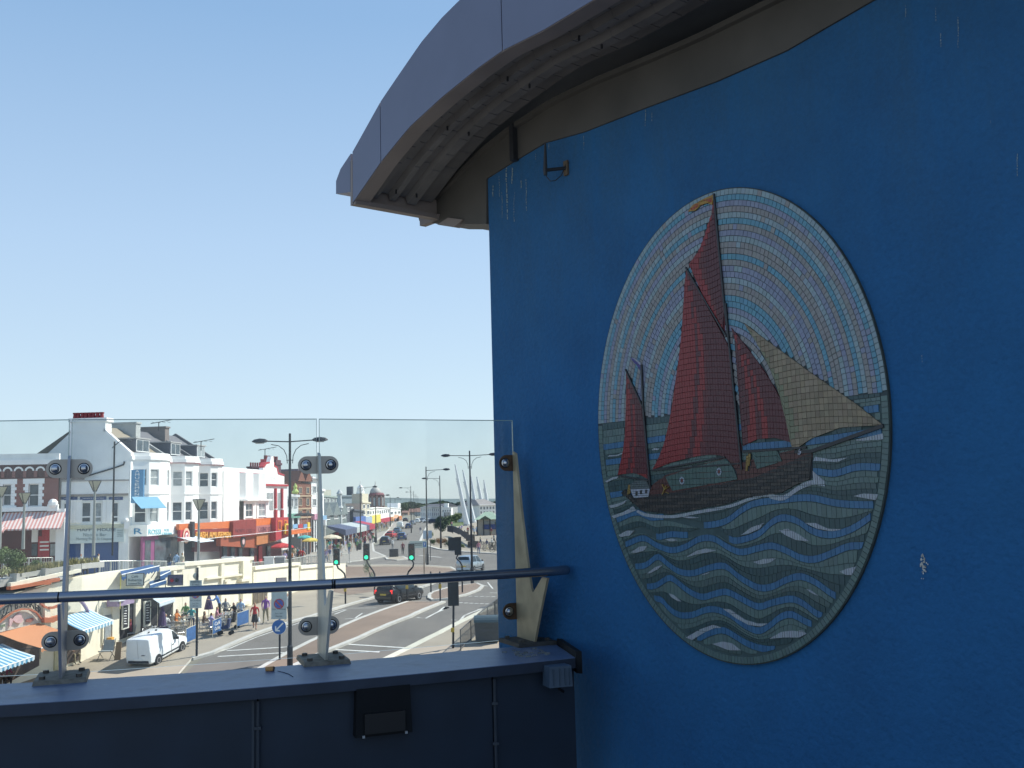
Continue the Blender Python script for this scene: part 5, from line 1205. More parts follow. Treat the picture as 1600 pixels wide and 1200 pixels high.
awnq(FB,(250,892),(266,890),(267,892),(250,900),.6,M_bluec,'short blue awning left of the dark grey cafe sign',val=.3)
awnq(FC,(233,909),(258,903),(260,906),(234,914),.6,M_bluec,'blue awning roll between the two cafe signs',val=.25)
# diner
DN=thing('diner','cream diner front with terracotta arch mouldings and black arched lettering','diner',FD.P((2,0,-2)))
wseg(FD,-1,128,936,900,-4,name='wall_back',th=.6)
a=FD.uv(-40,960)[0]; 
mb=FE.mb(); mb.box(-4,FE.len,-.6,0,-4,FD.uv(0,920)[1]); part(mb,'side_wall',M_cream,DN)
def dpoly(pts,w,m,name,d=.1,par=None): 
    mb=FD.mb(); mb.prism([FD.uv(x,y,w) for x,y in pts],w-d,w); return part(mb,name,m,par or DN)
def band(pts,th,w,m,name,d=.15):
    o=[(x,y) for x,y in pts]; i_=[(x,y+th) for x,y in pts]; return dpoly(o+i_[::-1],w,m,name,d)
for a,b in zip([(-1,948),(8,942),(20,934),(38,929),(52,932),(62,938),(70,946)],[(8,942),(20,934),(38,929),(52,932),(62,938),(70,946),(77,949)]): band([a,b],3.2,.34,M_terra,'arch_moulding')
dpoly([(77,947.5),(84,947.5),(96,942.5),(97,946),(84,951.5),(77,952)],.36,M_terra,'arch_moulding')
for a,b in zip([(-1,973),(10,963),(22,955),(36,950.5),(48,951),(58,956)],[(10,963),(22,955),(36,950.5),(48,951),(58,956),(66,966)]): band([a,b],2.4,.34,M_terra,'inner_moulding')
dpoly([(-1,976),(10,966),(22,958),(36,953),(48,953.5),(58,958.5),(66,968),(66,972),(0,988)],.12,mat('pale_tympanum',(.60,.57,.50),.8),'tympanum',.1)
def darc(tx,ty):
    px=lerp(1,65,tx); top=interp([(0,954),(10,946),(22,941),(36,938),(48,939.5),(58,944),(68,953)],px); bot=interp([(0,969),(10,960),(22,953),(36,948.5),(48,949.5),(58,955),(68,964)],px); return FD.uv(px,lerp(bot,top,ty),.14)
text("IZZY B'S DINER",M_blackw,'lettering',DN,FD,0,1,0,1,.10,.06,arc=darc)
mp_=mat('pink_guitar',(.62,.42,.42),.7)
dpoly([(15,967),(17,965),(19,968),(24,962),(31,957),(34,959),(34,964),(37,968),(34,973),(29,974),(24,972),(21,969),(17,979),(15,979)],.22,mp_,'guitar_emblem',.1); dpoly([(41,968),(48,966),(52,965),(53,969),(47,972),(41,972)],.2,mat('faded_red',(.3,.12,.09),.7),'small_logo',.05); dpoly([(0,977),(8,975),(8,979),(0,980)],.2,mat('faded_green',(.16,.2,.13),.7),'small_logo',.05)
for py in (0,):
    dpoly([(70,938),(78,938),(80,1000),(71,1000)],.3,M_cream,'pilaster',.3); dpoly([(69,965),(81,965),(95,961),(97,966),(83,973),(70,973)],.5,M_terra,'pilaster_cap',.3)
for a,b in (((17,917),(70,908)),((70,907),(80,906)),((80,905.5),(94,903))): band([a,b],7 if a[0]==70 else 5,.5,M_terra,'terracotta_coping',.4)
qd(FD,17,100,911,894,918,899,.3,M_cream,'wall_band',DN,.3); qd(FD,100,127,894,889,900,894,.3,M_cream,'wall_band',DN,.3)
qd(FD,64,70,1000,998,1030,1028,.1,M_cream,'shop_pier',DN,.1); qd(FD,-1,62,992,978,1075,1040,.05,mat('shop_shade',(.10,.075,.06),.7,var=.5,scale=2),'shopfront',DN,.05)
qd(FD,86,98,985,982,1048,1044,.1,mat('pale_yellow',(.55,.5,.3),.7),'shop_pier',DN,.1); qd(FD,99,127,975,965,1040,1030,.05,mat('shop_shade',(.1,.075,.06),.7),'shopfront',DN,.05)
for a,b in zip([(118,930),(126,935),(133,942),(138,950)],[(126,935),(133,942),(138,950),(141,960)]):
    F=FD if b[0]<128 else FC; mb=F.mb(); mb.prism([F.uv(x,y,.4) for x,y in (a,b,(b[0],b[1]+3),(a[0],a[1]+3))],.2,.4); part(mb,'lilac_arch_moulding',M_lil,ARC)
# planter along the wall head
PL=thing('planter','long grey planter trough with dry grass on top of the arches wall','planter',FD.P((FD.len/2,-1,3.3)))
M_conc=mat('weathered_concrete',(.40,.39,.36),.9,var=.2,scale=2)
qd(FD,-1,34,906,901,918,911,-.1,M_conc,'trough',PL,1.2); qd(FD,34.5,100,896,885,903,893,-.1,M_conc,'trough',PL,1.2); qd(FD,100.5,127,885,881,893,889,-.1,M_conc,'trough',PL,1.2); qd(FC,128,163,881,877.5,889,886,-.1,M_conc,'trough',PL,1.2)
for px,y in ((28,896),(73,888),(112,884)): qd(FD,px-2,px+3,y,y,y+17,y+16.5,.2,M_conc,'pier',PL,.4)
def tufts(name,F,px0,px1,y0,y1,n,m,lab,cat,h=.35,w0=-.2,w1=-1.1,sp=.05):
    mb=MB(); random.seed(n)
    for i in range(n):
        t=random.random(); px=lerp(px0,px1,t); s,z=F.uv(px,lerp(y0,y1,t)); w_=random.uniform(w1,w0); p=F.P((s,w_,z-.03)); hh=h*random.uniform(.4,1.2); d=Vector((random.uniform(-1,1),random.uniform(-1,1),0))*hh*.4; a=random.uniform(0,6.3); q=Vector((math.cos(a),math.sin(a),0))*sp
        mb.poly([p-q,p+q,p+d+Vector((0,0,hh))])
    o=mb.build(name,m); o['label']=lab; o['category']=cat; o['kind']='stuff'; return o
M_dry=mat('dry_grass',(.30,.27,.12),.9,var=.35,scale=3); M_leaf=mat('leaf_green',(.075,.115,.035),.75,var=.5,scale=1.2); M_leaf2=mat('leaf_light',(.13,.17,.05),.75,var=.4,scale=1.5); M_leafd=mat('leaf_dark',(.035,.06,.022),.8,var=.5,scale=.8)
tufts('dry_grass',FD,34,127,896,881,700,M_dry,'dry yellow grass growing in the wall-top planter','grass'); tufts('dry_grass',FC,128,163,881,878,250,M_dry,'dry yellow grass at the right end of the planter','grass')
def foliage(mb,c,r,n,leaf=.12,sq=(1,1,1)):
    for i in range(n):
        v=Vector((random.gauss(0,1),random.gauss(0,1),random.gauss(0,1))).normalized(); k=random.random()**.45
        p=Vector((c[0]+v.x*r*sq[0]*k,c[1]+v.y*r*sq[1]*k,c[2]+v.z*r*sq[2]*k)); u=Vector((random.gauss(0,1),random.gauss(0,1),random.gauss(0,1))).normalized(); q=u.cross(v).normalized() if u.cross(v).length>.01 else Vector((1,0,0)); l=leaf*random.uniform(.5,1.3)
        mb.poly([p-u*l,p+q*l*.5,p+u*l,p-q*l*.5])
def bush(px,py,Y,r,n,m,lab,name='shrub',leaf=.1,cat='shrub',sq=(1,1,.8),z=None,k=5):
    c=atY(px,py,Y); base=c.z if z is None else z
    t=thing(name,lab,cat,(c.x,c.y,base)); mb=MB(); random.seed(int(px*7+py))
    for i in range(k): foliage(mb,(c.x+random.uniform(-.6,.6)*r*sq[0],c.y+random.uniform(-.5,.5)*r,base+r*sq[2]*random.uniform(.5,1.1)),r*random.uniform(.4,.7),n//k,leaf,sq)
    mb.build('foliage',m,t); mb=MB()
    for i in range(3): mb.tube([(c.x,c.y,base),(c.x+random.uniform(-.4,.4)*r,c.y,base+r*1.1)],[.03,.012],5)
    mb.build('stems',mat('bark',(.12,.09,.06),.9),t); return t
bush(14,901,52,.82,1500,M_leaf,'dense dark green bush in the near end of the wall planter',leaf=.07,sq=(1.05,.8,1.05)); bush(-6,885,56,.8,600,M_leaf,'green bush cut by the left edge of the view above the diner',leaf=.08)
bush(33,882,66,.45,500,M_leaf2,'light green shrub behind the dark railing, right of the dense bush',leaf=.07); bush(2,874,70,.7,700,M_leaf2,'bright green shrubs in front of the two men in white shirts',leaf=.08); bush(56,886,70,.4,400,M_leaf,'low green shrub behind the dark railing posts',leaf=.07); bush(3,903,49.5,.5,250,mat('variegated',(.35,.36,.18),.8,var=.5,scale=8),'low pale variegated plants at the foot of the dense bush',leaf=.05)
# railings on the terrace
def railing(path,h,sp,zf,m,lab,name='railing',rails=(1.0,),bars=0,pr=.035,hr=.03,barr=.012):
    P=[Vector((a,b,0)) for a,b in path]; t=thing(name,lab,'railing',(P[0].x,P[0].y,zf(P[0].y))); L=[0]
    for a,b in zip(P,P[1:]): L.append(L[-1]+(b-a).length)
    def at(d):
        for i in range(len(P)-1):
            if d<=L[i+1]: return P[i].lerp(P[i+1],(d-L[i])/(L[i+1]-L[i]))
        return P[-1]
    n=max(1,round(L[-1]/sp))
    for i in range(n+1):
        p=at(L[-1]*i/n); mb=MB(); z=zf(p.y); mb.tube([(p.x,p.y,z-.1),(p.x,p.y,z+h)],pr,6); mb.build('post',m,t)
    for r in rails:
        for i in range(n):
            a=at(L[-1]*i/n); b=at(L[-1]*(i+1)/n); mb=MB(); mb.tube([(a.x,a.y,zf(a.y)+h*r),(b.x,b.y,zf(b.y)+h*r)],hr,6); mb.build('rail',m,t)
    if bars:
        mb=MB(); k=int(L[-1]/bars)
        for i in range(k):
            p=at(L[-1]*(i+.5)/k); z=zf(p.y); mb.box(p.x-barr,p.x+barr,p.y-barr,p.y+barr,z+h*.1,z+h)
        o=mb.build('bars',m,t,kind='stuff')
    return t
M_railg=mat('galvanised',(.50,.51,.47),.5,.4); 
railing([(-32.6,79),(-30.8,81.5),(-28.5,92),(-26.5,104),(-24.6,118)],1.1,.95,zter,M_railg,'galvanised railing along the edge of the upper street in front of the shops',rails=(.99,.12),bars=.16,pr=.05,hr=.045,barr=.014)
railing([(-24.4,118.5),(-20.0,121)],1.1,1.4,zter,M_railg,'short grey railing behind the cream end wall of the arches',rails=(.99,.12),bars=.16)
M_railb=mat('dark_rail',(.10,.10,.10),.5,.3)
railing([(-40,66),(-35,69),(-33.3,74),(-32.8,78.6)],1.15,1.0,zter,M_railb,'dark post railing above the planter at the left',rails=(.98,),pr=.05)
railing([(-42,73),(-38.2,74.5),(-35.6,77.5)],1.5,.9,zter,M_railg,'ramp handrail with thin bars in front of the red shopfront',rails=(.98,.2),bars=.18)
# ------------------------------------------------------------------ street furniture
M_lamp=mat('lamp_column',(.028,.030,.035),.5,.4); M_lens=mat('lamp_lens',(.35,.36,.35),.2)
def lamp(px,py,ytop,arms,lab,Y=None,H=None,grp='tall black street lamps',r=.10,arm=2.0):
    p=gp(px,py) if Y is None else Vector((atY(px,780,Y).x,Y,zg(Y)))
    if H is None: H=atY(px,ytop,p.y).z-p.z
    t=thing('street_lamp',lab,'street lamp',p,group=grp); mb=MB(); z=p.z
    mb.lathe((p.x,p.y,z),[(r*1.5,0),(r*1.5,1.3),(r*1.05,1.4),(r*.85,H*.5),(r*.62,H-.02),(.02,H)],10); mb.build('column',M_lamp,t)
    for a in arms:
        zt=H-.45; mb=MB(); mb.tube([(p.x,p.y,z+zt),(p.x+a*arm,p.y,z+zt+.06)],.035,6); mb.build('arm',M_lamp,t)
        mb=MB(); mb.tube([(p.x+a*.14,p.y,z+zt-1.15),(p.x+a*.17,p.y,z+zt-.75),(p.x+a*.32,p.y,z+zt-.42),(p.x+a*.6,p.y,z+zt-.2),(p.x+a*1.0,p.y,z+zt-.12)],.022,5); mb.box(p.x-.02 if a>0 else p.x-.18,p.x+.18 if a>0 else p.x+.02,p.y-.02,p.y+.02,z+zt-1.0,z+zt-.96); mb.build('bracket',M_lamp,t)
        mb=MB(); c=p+Vector((a*(arm+.35),0,zt+.05)); mb.loft([[(c.x+a*dx+0,c.y+hy*wd,c.z+hz_*ht) for hy,hz_ in ((-1,-.3),(-.6,.6),(0,1),(.6,.6),(1,-.3),(0,-.5))] for dx,wd,ht in ((-.42,.05,.05),(-.3,.14,.13),(0,.19,.17),(.3,.14,.12),(.42,.03,.03))]); hd=mb.build('lantern',M_lamp,t)
        mb=MB(); mb.box(c.x-.22,c.x+.22,c.y-.1,c.y+.1,c.z-.11,c.z-.05,.02); mb.build('lens',M_lens,hd)
    return t
lamp(453,0,677,(-1,1),'tallest double-armed street lamp, nearest, right of the red-roofed arcade',Y=53,arm=1.25); lamp(738,913,704,(-1,1),'double-armed street lamp left of the blue wall',arm=1.75)
lamp(668,884,729,(1,),'street lamp with one arm to the right beside the direction sign'); lamp(689,858,743,(-1,),'street lamp with one arm to the left in front of the round tree')
lamp(563.5,858,757.5,(1,),'street lamp with one arm to the right over the crowded pavement'); lamp(587.5,845,771,(1,),'thin street lamp in front of the domed building')
lamp(642,0,759,(-1,),'tallest of the distant lamps right of the far traffic',Y=237,H=11); lamp(646.5,0,767.5,(-1,),'second tallest of the distant lamps right of the far traffic',Y=340,H=11)
lamp(650,0,0,(-1,),'distant lamp, third in the row right of the far traffic',Y=480,H=11); lamp(653,0,0,(-1,),'distant lamp, fourth and smallest in the row right of the far traffic',Y=640,H=11)
lamp(609.5,0,0,(1,),'distant lamp in front of the white cube building',Y=300,H=9); lamp(617,0,0,(1,),'most distant lamp at the far end of the arcades',Y=430,H=9)
def lampt(px,ytop,ybase,Y,lab):
    "terrace lantern: slim pole with an upturned cone"
    p=atY(px,ybase,Y); q=atY(px,ytop,Y); H=q.z-p.z; t=thing('terrace_lamp',lab,'lamp',p,group='cone lanterns on the upper street'); s=Y/1559
    mb=MB(); mb.cyl((p.x,p.y),.13,p.z,q.z-15*s,8,.08); mb.build('pole',mat('grey_pole',(.30,.31,.29),.5,.4),t)
    mb=MB(); mb.lathe((p.x,p.y,q.z-17*s),[(.06,0),(.12,.1),(9.5*s,16*s)],4); cn=mb.build('lantern',mat('frosted_amber',(.42,.40,.30),.4),t)
    mb=MB()
    for k in range(4):
        a=k*math.pi/2; mb.tube([(p.x+.1*math.cos(a),p.y+.1*math.sin(a),q.z-17*s),(p.x+9.7*s*math.cos(a),p.y+9.7*s*math.sin(a),q.z-.5*s)],.03,4)
    mb.lathe((p.x,p.y,q.z-.8*s),[(9.8*s,0),(9.8*s,.8*s),(8*s,1.1*s)],4); mb.build('frame',M_dark,cn)
lampt(146,751,868,72,'cone lantern on a pale pole in front of the noodle bar'); lampt(36,770,858,73,'cone lantern on a grey pole in front of the red striped awning'); lampt(310,780,880,84,'cone lantern in front of the orange amusement sign'); lampt(-1,760,858,70,'cone lantern cut by the left edge of the view')
# thin black lamp pole at the gable corner
p=atY(175.5,868,78); q=atY(175.5,690,78); t=thing('wall_lamp_pole','thin black pole with a short curved lamp arm in front of the grey gable','lamp pole',p); mb=MB(); mb.cyl((p.x,p.y),.07,p.z,q.z,8); mb.build('pole',M_lamp,t); mb=MB(); mb.tube([(q.x,q.y,q.z-.5),(q.x+.5,q.y,q.z-.05),(q.x+1.1,q.y,q.z+.1)],.04,5); mb.lathe((q.x+1.3,q.y,q.z-.02),[(.05,.2),(.3,.05),(.25,0)],8); mb.build('arm',M_lamp,t)
# traffic signals
M_sig=mat('signal_black',(.012,.013,.013),.45); M_off1=mat('red_lens_off',(.05,.012,.01),.3); M_off2=mat('amber_lens_off',(.06,.035,.01),.3); M_go=mat('green_lens_lit',(.02,.6,.35),.3,emit=(.03,.85,.42,1.3)); M_wtrim=mat('signal_border',(.30,.32,.31),.6)
def signal(px,py,hx,hy0,hy1,lab,facing=True,wpx=11,path=None,grp='traffic signals'):
    p=gp(px,py,.0); Y=p.y; s=Y/1559; c=atY(hx,(hy0+hy1)/2,Y); H=(hy1-hy0)*s; W_=wpx*s*.82; t=thing('traffic_signal',lab,'traffic light',p,group=grp); z1=c.z+H/2; z0=c.z-H/2; f=-1 if facing else 1
    mb=MB(); mb.box(c.x-W_/2,c.x+W_/2,Y-.12,Y+.12,z0,z1,.01); hd=mb.build('signal_head',M_sig,t)
    mb=MB(); bw_=.035; mb.box(c.x-W_/2-bw_,c.x+W_/2+bw_,Y-.02*f-.01,Y-.02*f+.01,z0-bw_,z1+bw_); mb.build('backing_board',M_wtrim if facing else M_sig,hd)
    if facing:
        for k,m_ in enumerate((M_off1,M_off2,M_go)):
            zc=lerp(z1,z0,(k+.5)/3); r=H*.125; mb=MB(lambda q,zc=zc:Vector((c.x+q[0],Y-.125-q[2],zc+q[1]))); mb.lathe((0,0,0),[(r,0),(r*.8,.02),(.01,.03)],14); mb.build('lens',m_,hd)
            mb=MB()
            n=8; o=[(c.x+math.cos(math.pi*i/n)*r*1.15,zc+math.sin(math.pi*i/n)*r*1.15) for i in range(n+1)]
            for a,b in zip(o,o[1:]): mb.poly([(a[0],Y-.12,a[1]),(b[0],Y-.12,b[1]),(b[0],Y-.12-r*1.3,b[1]),(a[0],Y-.12-r*1.3,a[1])])
            mb.build('hood',M_sig,hd)
    pts=[(p.x,Y,p.z)]+[tuple(atY(a,b,Y)) for a,b in (path or ())]+[(c.x,Y,z0+.02)]
    mb=MB(); mb.tube(pts,.06,8); mb.build('post',M_lamp,t); q=p+Vector((0,0,1.1)); mb=MB(); mb.box(q.x-.09,q.x+.09,q.y-.14,q.y-.06,q.z-.12,q.z+.12); mb.build('push_button',mat('button_yellow',(.5,.33,.03),.5),t); return t
signal(539.8,946,525.8,858,882,'traffic signal showing green, leftmost of the three facing the camera',path=((539.5,902),(538,896),(533,891),(528.5,888)))
signal(585,932.5,572.5,850,874.5,'traffic signal showing green behind the flower basket, middle of the three',path=((585.5,898),(583,892),(578,885),(574,879)))
signal(636.3,941.5,643,850,875,'traffic signal showing green in front of the direction sign',path=((636,900),(638.5,893),(645,886),(646.5,880)))
signal(722.5,928,715.5,840,866,'traffic signal seen from behind above the silver car',False,path=((722,884),(719,878),(713,872)))
signal(708,1016,708.3,910.5,945,'large traffic signal seen from behind, nearest the parapet',False,wpx=18)
for px,py,yt,lab in ((673.5,928,893,'slim black signal post behind the handrail, left of the pair'),(688,941.5,893,'slim black signal post behind the handrail, right of the pair')):
    p=gp(px,py); q=atY(px-.5 if px>680 else px,yt,p.y); t=thing('post',lab,'post',p); mb=MB(); mb.cyl((p.x,p.y),.055,p.z,q.z,8); mb.build('pole',M_lamp,t); mb=MB(); mb.box(p.x-.1,p.x+.1,p.y-.12,p.y-.02,p.z+1,p.z+1.3); mb.build('push_button',mat('button_yellow',(.5,.33,.03),.5),t)
q=gp(722,928); mb=MB(); c=atY(706,850,q.y); mb.box(c.x-.28,c.x+.28,q.y-.1,q.y+.05,c.z-.5,c.z+.5); o=mb.build('signal_box',M_sig); o['label']='small black box hung on the left of the signal above the silver car'; o['category']='signal box'
p=gp(585.5,898-0,.12) if 0 else atY(573,884,80); FBk=thing('flower_basket','pale flower basket hanging behind the middle green signal','flower basket',p-Vector((0,0,.5))); mb=MB(); random.seed(4); foliage(mb,(p.x,p.y,p.z-.1),.55,260,.07,(.6,.6,1.2)); foliage(mb,(p.x+.45,p.y,p.z-1.0),.5,220,.07,(.7,.6,1.1)); mb.build('flowers',mat('pale_flowers',(.30,.33,.22),.8,var=.7,scale=9),FBk); mb=MB(); mb.tube([p+Vector((0,0,.4)),p,p+Vector((.4,0,-1.1)),p+Vector((.5,0,-1.5))],.03,5); mb.build('stem',M_lamp,FBk)
# direction sign
p=gp(663,905); t=thing('direction_sign','pale direction board with a blue parking panel on a slim post','direction sign',p); s=p.y/1559
mb=MB(); mb.cyl((p.x,p.y),.05,p.z,atY(663,846,p.y).z,8); mb.build('post',mat('post_brown',(.2,.15,.10),.6),t)
a=atY(640,845.5,p.y-.1); b=atY(667,856,p.y-.1); mb=MB(); mb.box(a.x,b.x,p.y-.12,p.y-.08,b.z,a.z); mb.build('board',mat('sign_pale_green',(.42,.50,.47),.5),t)
SFd=Fac((a.x,p.y-.12),(b.x,p.y-.12)); L=SFd.len
mb=SFd.mb(); mb.box(L*.78,L*.97,.0,.02,lerp(b.z,a.z,.15),lerp(b.z,a.z,.8)); pp=mb.build('parking_panel',M_blue,t); text('P',M_white,'letter',pp,SFd,L*.84,L*.91,lerp(b.z,a.z,.25),lerp(b.z,a.z,.7),.02,.02)
mb=SFd.mb(); 
for zf_ in (.62,.38): mb.box(L*.06,L*.72,0,.015,lerp(b.z,a.z,zf_),lerp(b.z,a.z,zf_+.08))
mb.build('wording_lines',M_ink3,t,kind='stuff')
# blank signs beside lamp A and the far pavement
for x0,x1,y0,y1,Y,lab in ((661,667,829,842,120,'pale blue notice board left of the tall lamp by the round tree'),(669,675,829,841,124,'pale blue notice board right of the tall lamp by the round tree')):
    a=atY(x0,y0,Y); b=atY(x1,y1,Y); t=thing('notice_board',lab,'notice board',((a.x+b.x)/2,Y,0)); mb=MB(); mb.box(a.x,b.x,Y-.05,Y,b.z,a.z); mb.build('board',mat('ice_blue',(.40,.50,.60),.5),t); mb=MB(); mb.tube([((a.x+b.x)/2,Y+.03,0),((a.x+b.x)/2,Y+.03,a.z)],.04,6); mb.build('post',M_lamp,t)
# parking zone signs and keep-left bollard sign
def zone(px,ybase,ytop,x0,x1,y0,y1,cy,lab,big):
    p=gp(px,ybase,.1); Y=p.y; t=thing('zone_sign',lab,'parking sign',p); mb=MB(); mb.cyl((p.x,p.y),.065 if not big else .055,p.z,atY(px,ytop,Y).z,8); mb.build('post',M_lamp,t)
    a=atY(x0,y0,Y-.08); b=atY(x1,y1,Y-.08); F=Fac((a.x,Y-.09),(b.x,Y-.09)); L=F.len; H=a.z-b.z
    mb=F.mb(); mb.box(0,L,-.03,0,b.z,a.z); mb.build('panel',mat('zone_panel',(.42,.49,.50),.5),t); r=L*.33; zc=lerp(a.z,b.z,(cy-y0)/(y1-y0))
    for rr,m_,d in ((r,M_redp,.008),(r*.8,mat('sign_blue',(.03,.08,.42),.5),.014)):
        mb=MB(lambda q,rr=rr,d=d:F.P((L/2+q[0],d+q[2],zc+q[1]))); mb.cyl((0,0),rr,-.006,0,22); mb.build('disc',m_,t)
    mb=MB(lambda q:F.P((L/2+q[0],.018+q[1],zc+q[2]))); k=r*.62; mb.prism([(-k-.03,k-.03),(-k+.03,k+.03),(k+.03,-k+.03),(k-.03,-k-.03)],-.003,.004); mb.build('slash',M_redp,t)
    for s_,f0,f1,x_0,x_1 in (('PARKING',.02,.09,.14,.86),('ZONE',.12,.21,.17,.83),('No loading',.70,.75,.08,.92),('8am - 6pm',.82,.86,.25,.75),('Mon-Sat',.90,.94,.3,.7)): text(s_,M_ink3,'lettering',t,F,L*x_0,L*x_1,lerp(a.z,b.z,f1),lerp(a.z,b.z,f0),.0,.008)
    return t,F,L,Y
zone(307.2,1026,887,296.5,315,907,950,929,'grey parking zone sign on a black post among the cafe tables',False)
t,F,L,Y=zone(437,1031,912,424,448,912,967,943.5,'parking zone sign on a slim post above the blue arrow disc',True)
c=atY(436.3,979.5,Y-.1); r=10.7*Y/1559; 
KL=thing('keep_left_sign','round blue sign with a white arrow pointing down left, beside the tall lamp','traffic sign',(c.x,c.y-.05,c.z-r)); Fk=Fac((c.x-1,Y-.16),(c.x+1,Y-.16)); mb=MB(lambda q:Fk.P((1+q[0],q[2],c.z+q[1]))); mb.cyl((0,0),r,-.02,0,28); mb.build('disc',mat('arrow_blue',(.02,.13,.42),.45),KL); mb=MB(lambda q:Fk.P((1+q[0],.002+q[2],c.z+q[1]))); mb.cyl((0,0),r*1.03,-.024,-.004,28); mb.build('rim',M_white,KL)
k=r; ar=[(.52*k,.62*k),(.66*k,.48*k),(-.22*k,-.38*k),(.14*k,-.44*k),(.14*k,-.62*k),(-.56*k,-.56*k),(-.56*k,.12*k),(-.40*k,.12*k),(-.36*k,-.24*k)]
mb=MB(lambda q:Fk.P((1+q[0],q[1],c.z+q[2]))); mb.prism(ar,.001,.012); mb.build('arrow',M_white,KL)
p=gp(307,1025,.1); c=atY(306,900,p.y-.05); mb=MB(lambda q:Vector((c.x+q[0],c.y-q[2],c.z+q[1]))); mb.lathe((0,0,0),[(.17,0),(.16,.03),(.02,.05)],16); o=mb.build('round_mirror',mat('mirror_grey',(.45,.47,.42),.3,.5)); o['label']='small round plate near the top of the black parking post'; o['category']='plate'
# bins
def bin_(px0,px1,y0,y1,lab,m=mat('bin_black',(.035,.035,.04),.5),d=.7,name='litter_bin',cat='bin'):
    p=gp((px0+px1)/2,y1,.0); Y=p.y; a=atY(px0,y0,Y); b=atY(px1,y1,Y); t=thing(name,lab,cat,((a.x+b.x)/2,Y,p.z)); mb=MB(); mb.box(a.x,b.x,Y,Y+d,p.z+.08,a.z-.08,.02); mb.build('body',m,t); mb=MB(); mb.box(a.x-.03,b.x+.03,Y-.03,Y+d+.03,a.z-.08,a.z,.05); mb.build('lid',m,t)
    mb=MB(); mb.box(a.x+.05,b.x-.05,Y+.05,Y+d-.05,p.z,p.z+.08); mb.build('plinth',M_dark,t)
    return t
bin_(608,622,858,871.5,'large black bin on the small island in the road'); bin_(581.5,588.5,839,848,'black bin by the kerb in front of the domed building'); bin_(556.5,564,849.5,860,'black bin among the crowd left of the kerb')
p=gp(762,1003,.1); WB=thing('wheelie_bin','dark grey curved-lid wheeled bin beside the railing','wheelie bin',p); s=p.y/1559; x0=p.x-19*s; x1=p.x+19*s; H=38*s
mb=MB(); mb.box(x0+.04,x1-.04,p.y-.35,p.y+.4,p.z+.1,p.z+H*.80,-.04); mb.build('body',mat('bin_grey',(.06,.065,.07),.5),WB)
mb=MB(); rings=[]
for k in range(9):
    a=math.pi*k/8; rings.append([(x0-.04,p.y+.02-.46*math.cos(a),p.z+H*.80+.36*math.sin(a)),(x1+.04,p.y+.02-.46*math.cos(a),p.z+H*.80+.36*math.sin(a)),(x1+.04,p.y+.02-.40*math.cos(a),p.z+H*.78+.30*math.sin(a)),(x0-.04,p.y+.02-.40*math.cos(a),p.z+H*.78+.30*math.sin(a))])
mb.loft(rings); mb.build('lid',mat('lid_bluegrey',(.07,.10,.11),.4),WB)
for sx in (x0+.12,x1-.12):
    mb=MB(lambda q,sx=sx:Vector((sx+q[2],p.y+.25+q[0],p.z+.1+q[1]))); mb.cyl((0,0),.1,-.04,.04,12); mb.build('wheel',M_blk,WB)
railing([(gp(720,1020).x,gp(720,1020).y),(gp(737,1004).x,gp(737,1004).y),(gp(772,972).x,gp(772,972).y),(gp(800,950).x,gp(800,950).y)],1.15,1.9,lambda y:zg(y)+.1,M_railb,'dark guard railing at the near kerb behind the wheeled bin',rails=(.98,.12),bars=.14)
# ================================================================== VEHICLES
M_tyre=mat('tyre',(.02,.02,.02),.8); M_rimm=mat('alloy',(.5,.5,.52),.3,.8); M_cglass=mat('car_glass',(.015,.02,.022),.06); M_tail=mat('tail_light',(.45,.015,.015),.3); M_head=mat('head_light',(.7,.72,.74),.15); M_plate=mat('yellow_plate',(.6,.42,.05),.5); M_seam=mat('panel_gap',(.02,.02,.022),.6)
HATCH_=[(-2.05,.45,.80,.82,.68,.60),(-2.0,.30,.92,1.02,.80,.62),(-1.84,.22,.97,1.34,.84,.58),(-1.35,.20,.96,1.46,.86,.57),(-.4,.20,.94,1.50,.87,.58),(.3,.20,.92,1.47,.87,.58),(.75,.20,.92,1.22,.87,.64),(1.12,.20,.92,.96,.86,.74),(1.72,.22,.83,.86,.83,.66),(2.0,.30,.68,.71,.75,.58),(2.07,.42,.60,.62,.62,.5)]
SALON=[(-2.2,.45,.82,.84,.66,.60),(-2.12,.30,.92,.96,.80,.66),(-1.75,.22,.95,1.0,.85,.70),(-1.1,.20,.95,1.38,.87,.58),(-.3,.20,.93,1.44,.88,.58),(.35,.20,.92,1.40,.88,.58),(.85,.20,.92,1.15,.88,.66),(1.2,.20,.91,.94,.87,.76),(1.85,.22,.82,.85,.84,.68),(2.15,.30,.66,.69,.76,.58),(2.22,.42,.58,.60,.62,.5)]
MPV=[(-2.1,.45,.95,.97,.72,.66),(-2.06,.30,1.02,1.20,.84,.68),(-1.95,.22,1.04,1.58,.87,.62),(-1.4,.20,1.03,1.68,.89,.62),(-.4,.20,1.0,1.70,.90,.63),(.4,.20,.98,1.64,.90,.63),(.95,.20,.97,1.32,.90,.68),(1.4,.20,.95,1.03,.89,.76),(1.85,.22,.88,.92,.85,.68),(2.1,.30,.72,.75,.76,.58),(2.17,.42,.62,.64,.62,.5)]
VAN=[(-2.12,.40,1.02,1.70,.80,.70),(-2.08,.30,1.05,1.79,.84,.74),(-1.9,.24,1.06,1.84,.86,.76),(-.6,.22,1.05,1.86,.86,.76),(.25,.22,1.04,1.84,.86,.75),(.62,.22,1.03,1.66,.86,.73),(1.02,.22,1.02,1.28,.86,.74),(1.32,.22,1.0,1.05,.85,.76),(1.8,.22,.90,.95,.82,.68),(2.08,.32,.74,.77,.75,.58),(2.15,.42,.64,.66,.62,.5)]
